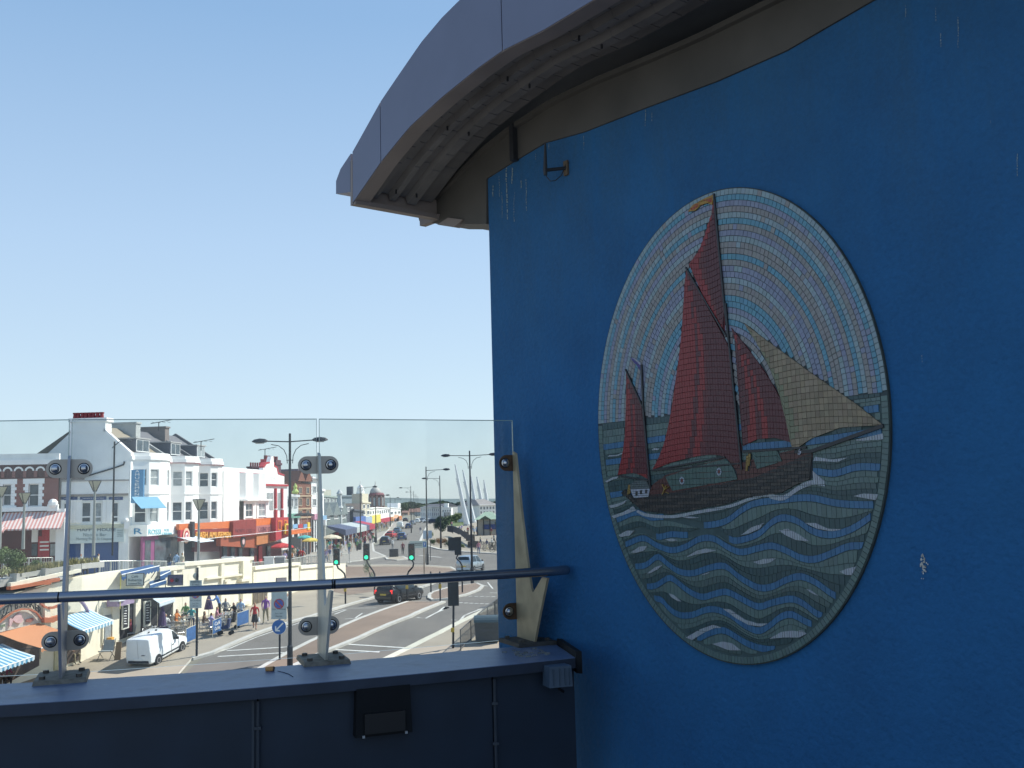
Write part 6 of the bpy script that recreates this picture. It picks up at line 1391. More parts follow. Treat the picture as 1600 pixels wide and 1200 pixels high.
def vehicle(name,label,cat,p,rz,prof,paint,glassx,rearw,group=None,brake=False,blind=False,wheel_r=.31):
    t=thing(name,label,cat,p,rz,group)
    def at(x,k):
        return interp([(s[0],s[k]) for s in prof],x)
    def ring(x,inf=0):
        b,be,tp,wl,wt=[at(x,k) for k in range(1,6)]
        h=[(0,b),(wl*.86,b),(wl*.98,b+.10),(wl+inf,(b+be)/2),(wl*.985+inf,be-.06),(wl*.95+inf,be),(lerp(wl*.95,wt,.5)+inf,lerp(be,tp-.05,.52)),(wt+inf,tp-.055),(wt*.86,tp-.008),(0,tp+.012)]
        return [(x,y,z) for y,z in h]+[(x,-y,z) for y,z in h[-2:0:-1]]
    xs_=sorted({s[0] for s in prof}|{lerp(a[0],b[0],.5) for a,b in zip(prof,prof[1:])}); mb=MB(); mb.loft([ring(x) for x in xs_]); mb.build('body',paint,t,smooth='auto',local=True)
    def side(x0,x1,t0=.08,t1=.92,name='side_window',m=M_cglass,par=t,inf=.006):
        for sg in (1,-1):
            mb=MB(); n=6; A_=[];B_=[]
            for i in range(n+1):
                x=lerp(x0,x1,i/n); be,tp,wl,wt=at(x,2),at(x,3),at(x,4),at(x,5)
                tt1=t1
                y0=lerp(wl*.95,wt,t0)+inf+.012; y1=lerp(wl*.95,wt,tt1)+inf+.004; z0_=lerp(be,tp-.055,t0); z1_=lerp(be,tp-.055,tt1)
                A_.append((x,sg*y0,z0_)); B_.append((x,sg*y1,z1_))
            for i in range(n): mb.poly([A_[i],A_[i+1],B_[i+1],B_[i]])
            mb.build(name,m,par,local=True)
    for a,b in glassx: side(a,b)
    # windscreen and rear window, laid on the body surface
    def screen(xa,xb,k0,k1,name):
        mb=MB(); n=5; rr=[]
        for i in range(n+1):
            f=lerp(k0,k1,i/n); x=lerp(xa,xb,f); wt=at(x,5)*.9; tp=at(x,3); off=.016
            rr.append([(x+(off if xb>0 else -off),y*wt,tp+off-(.02 if abs(y)==1 else 0)) for y in (-1,-.5,0,.5,1)])
        for a,b in zip(rr,rr[1:]):
            for j in range(4): mb.poly([a[j],a[j+1],b[j+1],b[j]])
        mb.build(name,M_cglass,t,local=True)
    roofx=max(s[0] for s in prof if s[3]>max(q[3] for q in prof)-.08); bon=[s for s in prof if s[0]>roofx and s[3]-s[2]<.12][0][0]
    screen(roofx,bon,.08,.94,'windscreen')
    x0=prof[0][0]
    if not blind and rearw: screen(rearw[0],rearw[1],.1,.93,'rear_window')
    bx=x0-.012
    for sg in (1,-1):
        mb=MB(); y=at(x0+.08,4)-.12; mb.box(x0+.02,x0+.12,sg*y-.09,sg*y+.09,.72,.98 if not blind else 1.02,.01); o=mb.build('tail_light',mat('tail_light_on',(.6,.02,.02),.3,emit=(1,.03,.02,1.2)) if brake else M_tail,t,local=True)
        xf=prof[-1][0]; mb=MB(); mb.box(xf-.22,xf-.02,sg*.58-.13,sg*.58+.13,.56,.70,.02); mb.build('head_light',M_head,t,local=True)
        mb=MB(); mx=roofx+.42; yy=at(mx,4)+.09; mb.box(mx-.06,mx+.08,sg*yy-.09,sg*yy+.09,at(mx,2)+.02,at(mx,2)+.18,.02); mb.build('door_mirror',M_seam if blind or True else paint,t,local=True)
        for dx in ([-.28,.62] if not blind else [.1,.95]):
            mb=MB(); w_=at(dx,4)+.004; mb.box(dx-.008,dx+.008,sg*w_-.006,sg*w_+.004,.32,at(dx,2)-.03); mb.build('door_gap',M_seam,t,local=True)
        mb=MB(); dx=-.1 if not blind else .3; w_=at(dx,4)+.008; mb.box(dx-.09,dx+.09,sg*w_-.012,sg*w_+.012,.80,.84); mb.build('door_handle',M_seam if blind else paint,t,local=True)
        mb=MB(); mb.box(-1.2,1.2,sg*(at(0,4)+.004)-.008,sg*(at(0,4)+.004)+.008,.42,.50); mb.build('rub_strip',M_seam,t,local=True)
    mb=MB(); mb.box(x0-.02,x0+.06,-.26,.26,.60 if not blind else .5,.72 if not blind else .62); mb.build('number_plate',M_plate if not blind else M_white,t,local=True)
    mb=MB(); mb.box(x0-.03,x0+.1,-.70,.70,.34,.50,.02); mb.build('bumper',M_seam if blind else paint,t,local=True)
    if blind:
        for y in (-.012,): mb=MB(); mb.box(x0-.004,x0+.05,y,y+.02,.5,1.74); mb.build('rear_door_gap',mat('gap_grey',(.25,.26,.27),.6),t,local=True)
        mb=MB(); mb.lathe((x0-.01,-.35,.82),[(.001,0),(.13,.0),(.13,.03),(.001,.04)],12,.2,1) ; mb.build('badge',M_seam,t,local=True)
        mb=MB(); mb.box(-.95,-.80,-.02,.02,1.86,1.95); mb.box(-.35,-.25,-.2,-.1,1.86,1.93); mb.build('roof_vent',M_seam,t,local=True)
    for wx in (prof[0][0]+.78,prof[-1][0]-.82):
        for sg in (1,-1):
            wl=at(wx,4); 
            mb=MB(lambda q:Vector((wx+q[0],sg*(wl+.004)+q[2],wheel_r+q[1]+.02))); mb.cyl((0,0),wheel_r+.06,-.03,.006 ,18) if sg>0 else mb.cyl((0,0),wheel_r+.06,-.006,.03,18); mb.build('wheel_arch',M_seam,t,local=True)
            mb=MB(lambda q:Vector((wx+q[0],sg*(wl-.07)+q[2],wheel_r+q[1]))); mb.cyl((0,0),wheel_r,-.10,.10,20); wh=mb.build('wheel',M_tyre,t,local=True,smooth='auto')
            mb=MB(lambda q:Vector((wx+q[0],sg*(wl+.034)+q[2]*sg,wheel_r+q[1]))); mb.lathe((0,0,0),[(wheel_r*.66,-.01),(wheel_r*.6,.0),(.05,-.015),(.01,-.01)],14); mb.build('rim',M_rimm,wh,local=True)
    return t
def gloc(px,py,h=.0): 
    p=gp(px,py,h); return p
def paintm(n,c,metal=.3): return mat(n,c,.25,metal,var=.03)
ANG=lambda dx,dy: math.atan2(dy,dx)
GX=[(-1.55,-.35),(-.22,.68)]
p=gloc(611,944); vehicle('parked_car' if 0 else 'car','black hatchback with lit tail lights driving past the nearest traffic signals','car',(p.x+.4,p.y+2.0,0),ANG(.55,1),HATCH_,paintm('black_paint',(.012,.014,.018)),GX,(-1.99,-1.80),brake=True)
p=gloc(731,895); vehicle('car','silver people carrier beside the double-armed lamp by the blue wall','car',(p.x+.2,p.y+1.8,0),ANG(.30,.95),MPV,paintm('silver_paint',(.42,.47,.52),.6),[(-1.7,-.45),(-.3,.85)],(-2.05,-1.93))
p=gloc(213,1048,.02); y_=p.y+2.05; vehicle('van','white panel van with plain rear doors parked below the cafe tables','van',(p.x+.45,y_,zg(y_)),ANG(.22,.97),VAN,paintm('white_paint',(.80,.82,.82),.0),[(.42,.98)],None,blind=True)
bpy.data.objects['van'].scale=(.88,.88,.86); bpy.data.objects['van'].rotation_euler.y = -math.atan((zg(y_+1)-zg(y_-1))/2*.97)
p=gloc(601,851.5); vehicle('car','dark blue hatchback driving away on the left lane beyond the small island','car',(p.x,p.y+1.5,0),ANG(.0,1),HATCH_,paintm('navy_paint',(.03,.035,.06)),GX,(-1.99,-1.80))
p=gloc(612,841); vehicle('car','red car ahead of the dark blue hatchback','car',(p.x-.3,p.y+1.5,0),ANG(.12,1),SALON,paintm('red_paint',(.50,.02,.05)),[(-1.3,-.3),(-.2,.7)],(-1.75,-1.1))
p=gloc(627,844); vehicle('car','blue hatchback waiting to the right of the red car','car',(p.x,p.y+1.5,0),ANG(-.05,1),HATCH_,paintm('blue_paint',(.05,.09,.20)),GX,(-1.99,-1.80))
p=gloc(620,834); vehicle('car','grey blue car behind the white van in the far traffic','car',(p.x,p.y+1.5,0),ANG(.0,1),SALON,paintm('steel_paint',(.16,.24,.32),.5),[(-1.3,-.3),(-.2,.7)],(-1.75,-1.1))
p=gloc(624,826); vehicle('van','pale box van in the far traffic','van',(p.x,p.y+2,0),ANG(.0,1),VAN,paintm('white_paint',(.80,.82,.82)),[(.42,.98)],None,blind=True)
for k,(px,py,c,lab,pr) in enumerate(((638,826,'blue','small blue car beside the pale box van',HATCH_),(644,820,'silver','small silver car right of the distant lamp row',SALON),(652,817,'white','tiny white car at the far end of the road',HATCH_),(633,815,'navy','tiny dark car at the far end of the road',SALON),(662,816,'silver','small silver car parked in front of the white terrace',HATCH_),(669,817,'white','small white car parked in front of the white terrace',SALON),(678,818,'navy','small dark car parked in front of the white terrace',HATCH_))):
    p=gloc(px,py); vehicle('car',lab,'car',(p.x,p.y+1.5,0),ANG(.0 if k<4 else 1,1 if k<4 else .2),pr,{'blue':paintm('blue_paint',(.05,.09,.2)),'silver':paintm('silver_paint',(.42,.47,.52),.6),'white':paintm('white_paint',(.8,.82,.82)),'navy':paintm('navy_paint',(.03,.035,.06))}[c],GX if pr is HATCH_ else [(-1.3,-.3),(-.2,.7)],(-1.99,-1.80) if pr is HATCH_ else (-1.75,-1.1))
# car roof just showing at the ledge beside the van
p=gp(330,1000); 
# ================================================================== PEOPLE
def pm(n,c): return mat('cloth_'+n,c,.85,var=.12,scale=8)
SK=mat('skin',(.48,.26,.17),.6,var=.06); 
CHL=[]
COL={'white':(.72,.72,.70),'black':(.02,.02,.022),'navy':(.03,.045,.11),'red':(.50,.03,.03),'blue':(.07,.19,.48),'teal':(.06,.36,.36),'green':(.10,.24,.09),'grey':(.25,.26,.27),'pink':(.60,.28,.32),'purple':(.26,.09,.36),'yellow':(.65,.50,.10),'orange':(.6,.2,.05),'cream':(.62,.55,.40),'brown':(.14,.08,.05),'lilac':(.45,.38,.62),'denim':(.09,.15,.27),'khaki':(.28,.24,.15),'light blue':(.33,.48,.66),'maroon':(.17,.02,.04)}
HAIR={'brown':(.06,.03,.015),'black':(.012,.01,.01),'grey':(.42,.41,.38),'fair':(.36,.24,.10),'red':(.25,.06,.02),'white':(.62,.60,.56)}
def mk(pose):
    J={}; E=[]
    def v(n,p,r): J[n]=(Vector(p),r)
    def e(a,b,m): E.append((a,b,m))
    sit = pose=='sit'; lean={'bend':.38,'push':.12,'sit':.06}.get(pose,0.0); ph=.93 if not sit else .50
    v('pel',(0,0,ph),(.15,.12)); up=Vector((0,-math.sin(lean),math.cos(lean)))
    def U(h,x=0,f=0): q=Vector((x,-f,ph))+up*h; return q
    v('wai',U(.17),(.125,.10)); v('che',U(.36),(.165,.115)); v('nec',U(.53),(.058,.058)); v('jaw',U(.62,0,.015),(.075,.082)); v('hed',U(.70,0,.005),(.084,.098)); v('top',U(.775,0,-.005),(.055,.065)); v('nos',U(.655,0,.108),(.016,.016))
    e('pel','wai',2);e('wai','che',2);e('che','nec',2);e('nec','jaw',0);e('jaw','hed',0);e('hed','top',1);e('jaw','nos',0)
    legs={'stand':((.02,.0),(-.02,0)),'walk':((.32,-.05),(-.28,-.35)),'walk2':((-.30,-.40),(.30,-.02)),'bend':((.05,0),(-.05,0)),'push':((.25,0),(-.3,-.3))}.get(pose,((0,0),(0,0)))
    arms={'stand':((.05,.15),(-.02,.12)),'walk':((-.35,.0),(.35,.5)),'walk2':((.35,.5),(-.35,0)),'bend':((.9,.9),(.8,1.0)),'push':((.7,1.3),(.7,1.3)),'sit':((.5,1.35),(.35,1.2))}[pose]
    for k,sg in enumerate((1,-1)):
        n='LR'[k]; v('hip'+n,(sg*.095,0,ph-.04),(.095,.10)); e('pel','hip'+n,3)
        if sit: kn=Vector((sg*.14,-.42,ph+.0)); an=Vector((sg*.13,-.40,.08))
        else:
            a,b=legs[k]; kn=Vector((sg*.10,-math.sin(a)*.42,ph-.04-math.cos(a)*.42)); b_=a+b; an=kn+Vector((0,-math.sin(b_)*.41,-math.cos(b_)*.41))
        v('kne'+n,kn,(.062,.066)); v('cal'+n,kn.lerp(an,.35)+Vector((0,.015,0)),(.054,.058)); v('ank'+n,an,(.036,.040)); v('toe'+n,an+Vector((sg*.02,-.17,-.045)),(.040,.028)); v('hee'+n,an+Vector((0,.04,-.04)),(.034,.03))
        e('hip'+n,'kne'+n,3);e('kne'+n,'cal'+n,5);e('cal'+n,'ank'+n,5);e('ank'+n,'toe'+n,4);e('ank'+n,'hee'+n,4)
        a,b=arms[k]; sh=U(.47,sg*.175); v('sho'+n,sh,(.062,.062)); el=sh+Vector((sg*.07,-math.sin(a)*.27,-math.cos(a)*.27)); wr=el+Vector((-sg*.01,-math.sin(a+b)*.24,-math.cos(a+b)*.24)); hn=wr+(wr-el).normalized()*.09; 
        v('elb'+n,el,(.041,.041)); v('wri'+n,wr,(.027,.027)); v('han'+n,hn,(.034,.022)); v('fin'+n,hn+(wr-el).normalized()*.07+Vector((0,-.01,0)),(.022,.014)); v('thu'+n,hn+Vector((-sg*.03,-.035,.0)),(.013,.013))
        e('che','sho'+n,2);e('sho'+n,'elb'+n,2);e('elb'+n,'wri'+n,6);e('wri'+n,'han'+n,0);e('han'+n,'fin'+n,0);e('wri'+n,'thu'+n,0)
    names=list(J); me=bpy.data.meshes.new('b'); me.from_pydata([tuple(J[n][0]) for n in names],[(names.index(a),names.index(b)) for a,b,_ in E],[])
    o=bpy.data.objects.new('b',me); C.objects.link(o); sm=o.modifiers.new('s','SKIN'); sm.branch_smoothing=.3
    for i,n in enumerate(names): me.skin_vertices[0].data[i].radius=J[n][1]
    me.skin_vertices[0].data[0].use_root=True
    ss=o.modifiers.new('u','SUBSURF'); ss.levels=1; ss.render_levels=1
    dg=bpy.context.evaluated_depsgraph_get(); dg.update(); r=bpy.data.meshes.new_from_object(o.evaluated_get(dg)); bpy.data.objects.remove(o); 
    segs=[(J[a][0],J[b][0],m,(max(J[a][1])+max(J[b][1]))/2) for a,b,m in E]; hd=J['hed'][0]
    r.materials.clear()
    for _ in range(7): r.materials.append(None)
    for f in r.polygons:
        c=f.center; best=None
        for a,b,m,rr in segs:
            d=b-a; t=max(0,min(1,(c-a).dot(d)/max(d.length_squared,1e-9))); q=(c-(a+d*t)).length-rr
            if best is None or q<best[0]: best=(q,m)
        m=best[1]
        if (c-hd).length<.2 and ((c-hd).dot(up)>.035 or ((c-hd).y>.015 and (c-hd).dot(up)>-.08)): m=1
        f.material_index=m; f.use_smooth=True
    r.name='person_'+pose; return r
BODY={k:mk(k) for k in ('stand','walk','walk2','sit','bend','push')}
def person(p,face,pose,top_,bot,hair,label,h=1.7,shorts=False,sleeve=True,group=None,skirt=False,hat=None,bag=None,z=None):
    o=bpy.data.objects.new('person',BODY[pose]); C.objects.link(o); sc=h/1.72; o.location=(p[0],p[1],p[2]); o.scale=(sc,)*3; o.rotation_euler=(0,0,face)
    ms=[SK,pm('hair_'+hair,HAIR[hair]),pm(top_,COL[top_]),pm(bot,COL[bot]),pm('shoe',(.05,.045,.04)),SK if (shorts or skirt) else pm(bot,COL[bot]),SK if not sleeve else pm(top_,COL[top_])]
    for i,m in enumerate(ms): o.material_slots[i].link='OBJECT'; o.material_slots[i].material=m
    o['label']=label; o['category']='person'
    if group: o['group']=group
    def kid(mb,nm,m): c=mb.build(nm,m,None); c.parent=o; return c
    if skirt: mb=MB(); mb.lathe((0,0,0),[(.15,.98),(.17,.85),(.21,.60),(.23,.50),(.215,.50),(.16,.8)],14,1,.8); kid(mb,'skirt',pm(bot,COL[bot]))
    if hat: mb=MB(); mb.lathe((0,.0,1.66),[(.15,0),(.155,.012),(.10,.02),(.095,.08),(.03,.105),(.001,.106)],14); kid(mb,'hat',pm(hat,COL[hat]))
    if bag: mb=MB(); mb.lathe((.27,-.05,.45),[(.02,0),(.11,.03),(.13,.14),(.08,.26),(.02,.36)],8,.6,1); kid(mb,'carrier_bag',pm(bag,COL[bag]))
    return o
N=math.pi
def tp(px,py,Y=None):    # point on the upper street
    z=1.5
    for _ in range(20): p=atZ(px,py,z); z=zter(p.y)
    return p
def onT(px,Y): p=atY(px,850,Y); return Vector((p.x,Y,zter(Y)))
person(gp(398,984,.12),0.15,'walk','red','black','fair','woman in red top and dark skirt walking with a white carrier bag',1.62,skirt=True,bag='white',sleeve=False)
person(gp(415,974,.12),.1,'walk2','purple','khaki','grey','person in purple top and khaki trousers beside the woman in red',1.70)
person(gp(448.5,971,.12),.2,'walk','white','black','brown','person in white top half hidden behind the tall lamp column',1.75)
person(gp(343,967,.12),-1.2,'bend','blue','black','black','person in blue shirt bending over a cafe table by the folded purple parasol',1.72)
seat=[(204,1001,58,'maroon','black','red','red-haired person in a dark top at the table nearest the doorway',-1.2),(258,992,61,'white','denim','grey','person in white seated in front of the folded parasol by the menu boards',.6),(275,984,62,'orange','cream','fair','person in an orange top seated under the silver awning',1.4),(299,978,63.5,'teal','navy','black','person in a teal top seated behind the parking sign',.3),(318,988,62,'brown','grey','brown','dark-haired person in brown seated right of the black parking post',1.8),(329,991,61.5,'lilac','light blue','brown','person in lilac top and pale trousers seated back to the road',2.6),(352,965,66,'grey','black','black','person in grey seated beyond the person bending over',.5),(366,972,66.5,'black','black','white','white-haired person in black seated left of the blue barrier',-.4),(376,966,68,'light blue','navy','red','person in pale blue seated behind the blue barrier',.2),(290,972,66,'green','black','grey','person in green seated under the wall behind the teal one',.1),(338,980,63.5,'pink','denim','fair','person in pink seated by the white-lettered barrier',2.0)]
def chair(p,rz,first=[None],lab='aluminium cafe chair'):
    if first[0] is None:
        t=thing('cafe_chair',lab,'chair',p,rz,'aluminium cafe chairs'); m=mat('aluminium',(.45,.46,.47),.35,.8); mb=MB(); mb.box(-.22,.22,-.22,.22,.43,.46,.02); mb.build('seat',m,t,local=True)
        mb=MB(); mb.tube([(-.22,.2,.45),(-.23,.26,.8),(-.15,.28,.88),(.15,.28,.88),(.23,.26,.8),(.22,.2,.45)],.016,6); mb.build('back_frame',m,t,local=True)
        for k in range(3): mb=MB(); mb.box(-.21,.21,.24,.255,.56+k*.1,.60+k*.1); mb.build('slat',m,t,local=True)
        for sx in (-1,1):
            for sy in (-1,1): mb=MB(); mb.tube([(sx*.2,sy*.19,.44),(sx*.23,sy*.23,0)],.014,6); mb.build('leg',m,t,local=True)
        first[0]=t; return t
    return dup(first[0],p,rz,label=lab)
def table(p,first=[None],lab='round aluminium table'):
    if first[0] is None:
        t=thing('cafe_table',lab,'table',p,0,'aluminium cafe tables'); m=mat('table_metal',(.50,.51,.52),.25,.85)
        mb=MB(); mb.cyl((0,0),.36,.70,.73,18); mb.build('tabletop',m,t,local=True); mb=MB(); mb.cyl((0,0),.03,.03,.70,8); mb.build('stem',m,t,local=True)
        for k in range(4): a=k*N/2; mb=MB(); mb.tube([(0,0,.06),(.28*math.cos(a),.28*math.sin(a),.015)],.018,6); mb.build('foot',m,t,local=True)
        first[0]=t; return t
    return dup(first[0],p,label=lab)
for px,py,_,tc,bc,hc,lab,fc in seat:
    p=gp(px,py,.12); person(p,fc,'sit',tc,bc,hc,lab,1.68,sleeve=tc not in('orange','teal','lilac')); d=Vector((math.sin(fc),-math.cos(fc),0)); q=p-d*.02; sh_=lab.split(' seated')[0].split(' at the')[0]; chair(q+Vector((0,0,0)),fc,lab='aluminium cafe chair under the '+sh_)
    tb=p+d*.72; tb.z=zg(tb.y)+.12; table(tb,lab='round aluminium table in front of the '+sh_)
random.seed(21)
for px,py,w_ in ((246,1004,'behind the van roof'),(262,1002,'just right of the van roof'),(280,1000,'left of the first blue barrier'),(270,992,'under the silver awning'),(232,1006,'beside the tall menu board'),(310,985,'just right of the parking post'),(356,978,'beside the two pushchairs'),(346,984,'behind the lettered barrier'),(222,1012,'nearest the brown board')):
    p=gp(px,py,.12); chair(p,random.uniform(0,6.3),lab='empty aluminium cafe chair '+w_)
for i,(px,py) in enumerate(((240,1000),(256,997),(286,990),(350,979))): 
    p=gp(px,py,.12); table(p,lab='round aluminium table '+('beside the tall menu board','behind the van roof','left of the black parking post','near the bending person')[i])
    for k,(dx,dy) in enumerate(((-.12,.05),(.1,-.08))):
        mb=MB(); mb.lathe((p.x+dx,p.y+dy,p.z+.73),[(.03,0),(.04,.08),(.035,.08),(.02,.01)],8); o=mb.build('cup',M_white); o['label']=('left','right')[k]+' white cup on the table '+('by the tall menu board','behind the van roof','left of the black parking post','near the bending person')[i]; o['category']='cup'; o['group']='white cups on the cafe tables'
def barrier(x0,x1,yt0,yt1,yb0,yb1,lab,txt=None):
    a=gp(x0,yb0,.12); b=gp(x1,yb1,.12); F=Fac(a[:2],b[:2]); L=F.len; t=thing('cafe_barrier',lab,'barrier',(a+b)/2); h0=.95
    def zz(u): return lerp(a.z,b.z,u/L)
    mb=F.mb(); mb.loft([[(0.03,-.01,zz(0)+.2),(.03,.01,zz(0)+.2),(.03,.01,zz(0)+h0),(.03,-.01,zz(0)+h0)],[(L-.03,-.01,zz(L)+.2),(L-.03,.01,zz(L)+.2),(L-.03,.01,zz(L)+h0),(L-.03,-.01,zz(L)+h0)]]); mb.build('banner',mat('barrier_blue',(.04,.12,.30),.8,var=.25,scale=5),t)
    for u in (0,L): mb=F.mb(); mb.cyl((u,0),.022,zz(u),zz(u)+h0+.08,8); mb.build('post',M_railg,t); mb=F.mb(); mb.box(u-.03,u+.03,-.22,.22,zz(u),zz(u)+.03); mb.build('foot',M_railg,t)
    mb=F.mb(); mb.tube([(0,0,zz(0)+h0+.02),(L,0,zz(L)+h0+.02)],.014,6); mb.build('rail',M_railg,t)
    if txt:
        for k,s_ in enumerate(txt): text(s_,M_white,'lettering',t,F,L*(.2+.0*k),L*(.80),lerp(zz(0),zz(L),.3)+.62-k*.28,lerp(zz(0),zz(L),.3)+.82-k*.28,.015,.01,slope=(b.z-a.z)*.6)
barrier(290.5,306,0,0,1010,1003,'plain blue cafe barrier left of the black parking post'); barrier(332,346,0,0,996.5,990,'blue cafe barrier with white lettering',('Café','Nero')[:1]+('Coffee',)); barrier(370,388.5,0,0,984,977.5,'plain blue cafe barrier farthest from the van')
def parasol_closed(px,y0,y1,Y,lab):
    a=atY(px,y0,Y); g=zg(Y)+.12; b=atY(px,y1,Y); t=thing('folded_parasol',lab,'parasol',(a.x,Y,g)); H=a.z-b.z; mb=MB(); mb.lathe((a.x,Y,b.z),[(.30,0),(.27,.15),(.17,H*.6),(.05,H),(.01,H+.03)],9); mb.build('canopy',mat('purple_canvas',(.06,.035,.10),.8,var=.3,scale=8),t); mb=MB(); mb.cyl((a.x,Y),.025,g,a.z+.06,8); mb.build('pole',M_trim,t); mb=MB(); mb.cyl((a.x,Y),.25,g,g+.08,12); mb.build('base',M_conc,t)
parasol_closed(254,946,984,59.5,'folded dark purple parasol beside the menu boards'); parasol_closed(326.5,928,952,65.5,'folded dark purple parasol against the cream wall')
# push chair, easel, board by the doorway
def pushchair(px,py,lab,m_):
    p=gp(px,py,.12); t=thing('pushchair',lab,'pushchair',p); P=lambda *a:p+Vector(a); mb=MB(); mb.prism([(-.2,.35),(.22,.38),(.30,.9),(.18,.95),(.1,.55),(-.2,.5)],p.y-.18-p.y,.18) ; mb.v=[q+p for q in mb.v]; mb.build('seat',m_,t)
    mb=MB(); mb.tube([P(.3,0,.35),P(-.05,0,.7),P(-.35,0,1.0)],.015,6); mb.tube([P(-.35,-.2,1.0),P(-.35,.2,1.0)],.015,6); mb.build('frame',M_railg,t)
    for dx in (-.3,.35):
        for dy in (-.2,.2): mb=MB(lambda q,dx=dx,dy=dy:P(dx+q[0],dy+q[2],.12+q[1])); mb.cyl((0,0),.12,-.02,.02,14); mb.build('wheel',M_tyre,t)
pushchair(352,992,'pushchair with pale wheels at the end of the lettered barrier',pm('navy',COL['navy']))
pushchair(361,982,'black pushchair between the lettered barrier and the far blue barrier',pm('black',COL['black']))
p=gp(165,1031,.1); t=thing('folding_lounger','grey folding lounger chair at the cafe doorway','chair',p); P=lambda *a:p+Vector(a)
mb=MB(); mb.loft([[P(-.3,-.2,.45),P(.3,-.2,.45),P(.3,-.2,.5),P(-.3,-.2,.5)],[P(-.3,.3,.42),P(.3,.3,.42),P(.3,.3,.47),P(-.3,.3,.47)],[P(-.28,.5,1.0),P(.28,.5,1.0),P(.28,.53,1.0),P(-.28,.53,1.0)]]); mb.build('sling',mat('grey_sling',(.30,.34,.36),.7),t)
for sx in (-.33,.33): mb=MB(); mb.tube([P(sx,-.35,0),P(sx,.3,.5),P(sx,.52,1.05)],.018,6); mb.tube([P(sx,.5,0),P(sx,-.2,.5)],.018,6); mb.build('leg',M_dark,t)
p=gp(183,1032,.1); a=p+Vector((-.12,0,0)); t=thing('pavement_board','tall brown board leaning by the cafe doorway','board',p); mb=MB(); mb.loft([[(p.x-.17,p.y,p.z),(p.x+.17,p.y,p.z),(p.x+.17,p.y+.04,p.z),(p.x-.17,p.y+.04,p.z)],[(p.x-.15,p.y+.2,p.z+.95),(p.x+.15,p.y+.2,p.z+.95),(p.x+.15,p.y+.23,p.z+.95),(p.x-.15,p.y+.23,p.z+.95)]]); mb.build('board',mat('brown_board',(.28,.18,.09),.7),t); mb=MB(); mb.tube([(p.x,p.y+.5,p.z),(p.x,p.y+.22,p.z+.9)],.02,5); mb.build('prop',M_dark,t)
p=gp(168,1018,.1); mb=MB(); mb.box(p.x-.22,p.x+.22,p.y,p.y+.4,p.z+.4,p.z+.75,.02); mb.tube([p,p+Vector((0,.2,.4))],.04,5); o=mb.build('orange_box',mat('orange_plastic',(.7,.36,.06),.6)); o['label']='small orange box on a stand behind the grey lounger'; o['category']='box'
for px,py,c,b_,hc,lab in ((116,1036,'white','khaki','grey','person in white seated under the striped awning right of the front post'),(69,1043,'white','brown','fair','person in white seated under the orange awning'),(8,1075,'maroon','black','brown','person in maroon seated at the bottom left corner')):
    p=gp(px,py,.12); person(p,.8,'sit',c,b_,hc,lab,1.68); w_=lab.split('seated ')[-1].replace('at the','at the'); chair(p,.8,lab='aluminium chair occupied '+w_); table(gp(px-13,py+2,.12),lab='small round table '+w_)
# people on the upper street
for px,Y,pose,fc,c,b_,hc,lab,kw in ((8,74,'walk',1.5,'white','cream','white','man in white shirt and cap, left of the two walking past the red shopfront',dict(hat='white')),(24,74,'walk2',1.5,'white','grey','grey','man in white shirt, right of the two walking past the red shopfront',{}),(127,80,'stand',.5,'white','navy','red','red-haired person in white by the blue shutter',{}),(154,80,'stand',2.,'cream','navy','brown','person in cream behind the railing under the cone lantern',{}),(134,81,'sit',.4,'grey','black','brown','person in grey seated at the blue shutter',{}),(265,84.5,'stand',2.8,'black','denim','black','person at the railing, left of three',{}),(276,84,'stand',3.0,'light blue','denim','black','person in pale blue shirt at the railing, middle of three',dict(h=1.78)),(285,84,'stand',2.6,'cream','pink','fair','person in cream at the railing, right of three',{}),(384,100,'walk',-1.3,'white','navy','fair','person in white walking behind the middle of the cream wall',{}),(389,100.8,'walk2',-1.3,'black','black','black','person in black following the one in white behind the cream wall',{})):
    p=onT(px,Y); person(p,fc,pose,c,b_,hc,lab,kw.pop('h',1.72),**kw)
# ---- crowd on the seafront pavement
random.seed(77)
tops=['white','black','navy','white','grey','light blue','cream','red','blue','teal','grey','pink','cream','brown','white','green','maroon','lilac','khaki','orange','denim']; bots=['denim','black','khaki','white','navy','grey','cream']; hairs=['brown','black','fair','grey','brown']
used=set()
def crowd(n,region,where,grp=None,far=False):
    k=0; tries=0
    while k<n and tries<3000:
        tries+=1; px=random.uniform(region[0],region[2]); u_=random.random(); y0=interp(region[4],px); y1=interp(region[5],px); py=lerp(y0,y1,u_)
        p=gp(px,py,.10)
        if any((p-q).length<.55 for q in placed): continue
        c=random.choice(tops); b_=random.choice(bots); 
        lab=f'person in {c} top and {b_} {{}} {where}'; sh=random.random()<.4; lab=lab.format('shorts' if sh else 'trousers')
        if far: lab=lab.replace('person in','small figure in')
        if lab in used: continue
        used.add(lab)
        placed.append(p); person(p,random.choice((0,N,.2,N-.2,random.uniform(0,6.3))),random.choice(('walk','walk2','stand','walk','push') if not far else ('walk','walk2','stand')),c,b_,random.choice(hairs),lab,random.uniform(1.5,1.82),shorts=sh,sleeve=random.random()<.45,group=grp); k+=1
placed=[]
crowd(13,(442,0,476,0,[(442,878),(476,872)],[(442,888),(476,884)]),'left of the front post')
crowd(30,(496,0,545,0,[(496,862),(545,852)],[(496,884),(545,872)]),'near the cream parasol')
crowd(36,(545,0,583,0,[(545,848),(583,838)],[(545,868),(583,850)]),'near the kerbside bins')
crowd(36,(496,0,548,0,[(496,854),(548,845)],[(496,862),(548,852)]),'under the arcade canopy','people in the crowd under the arcade canopies')
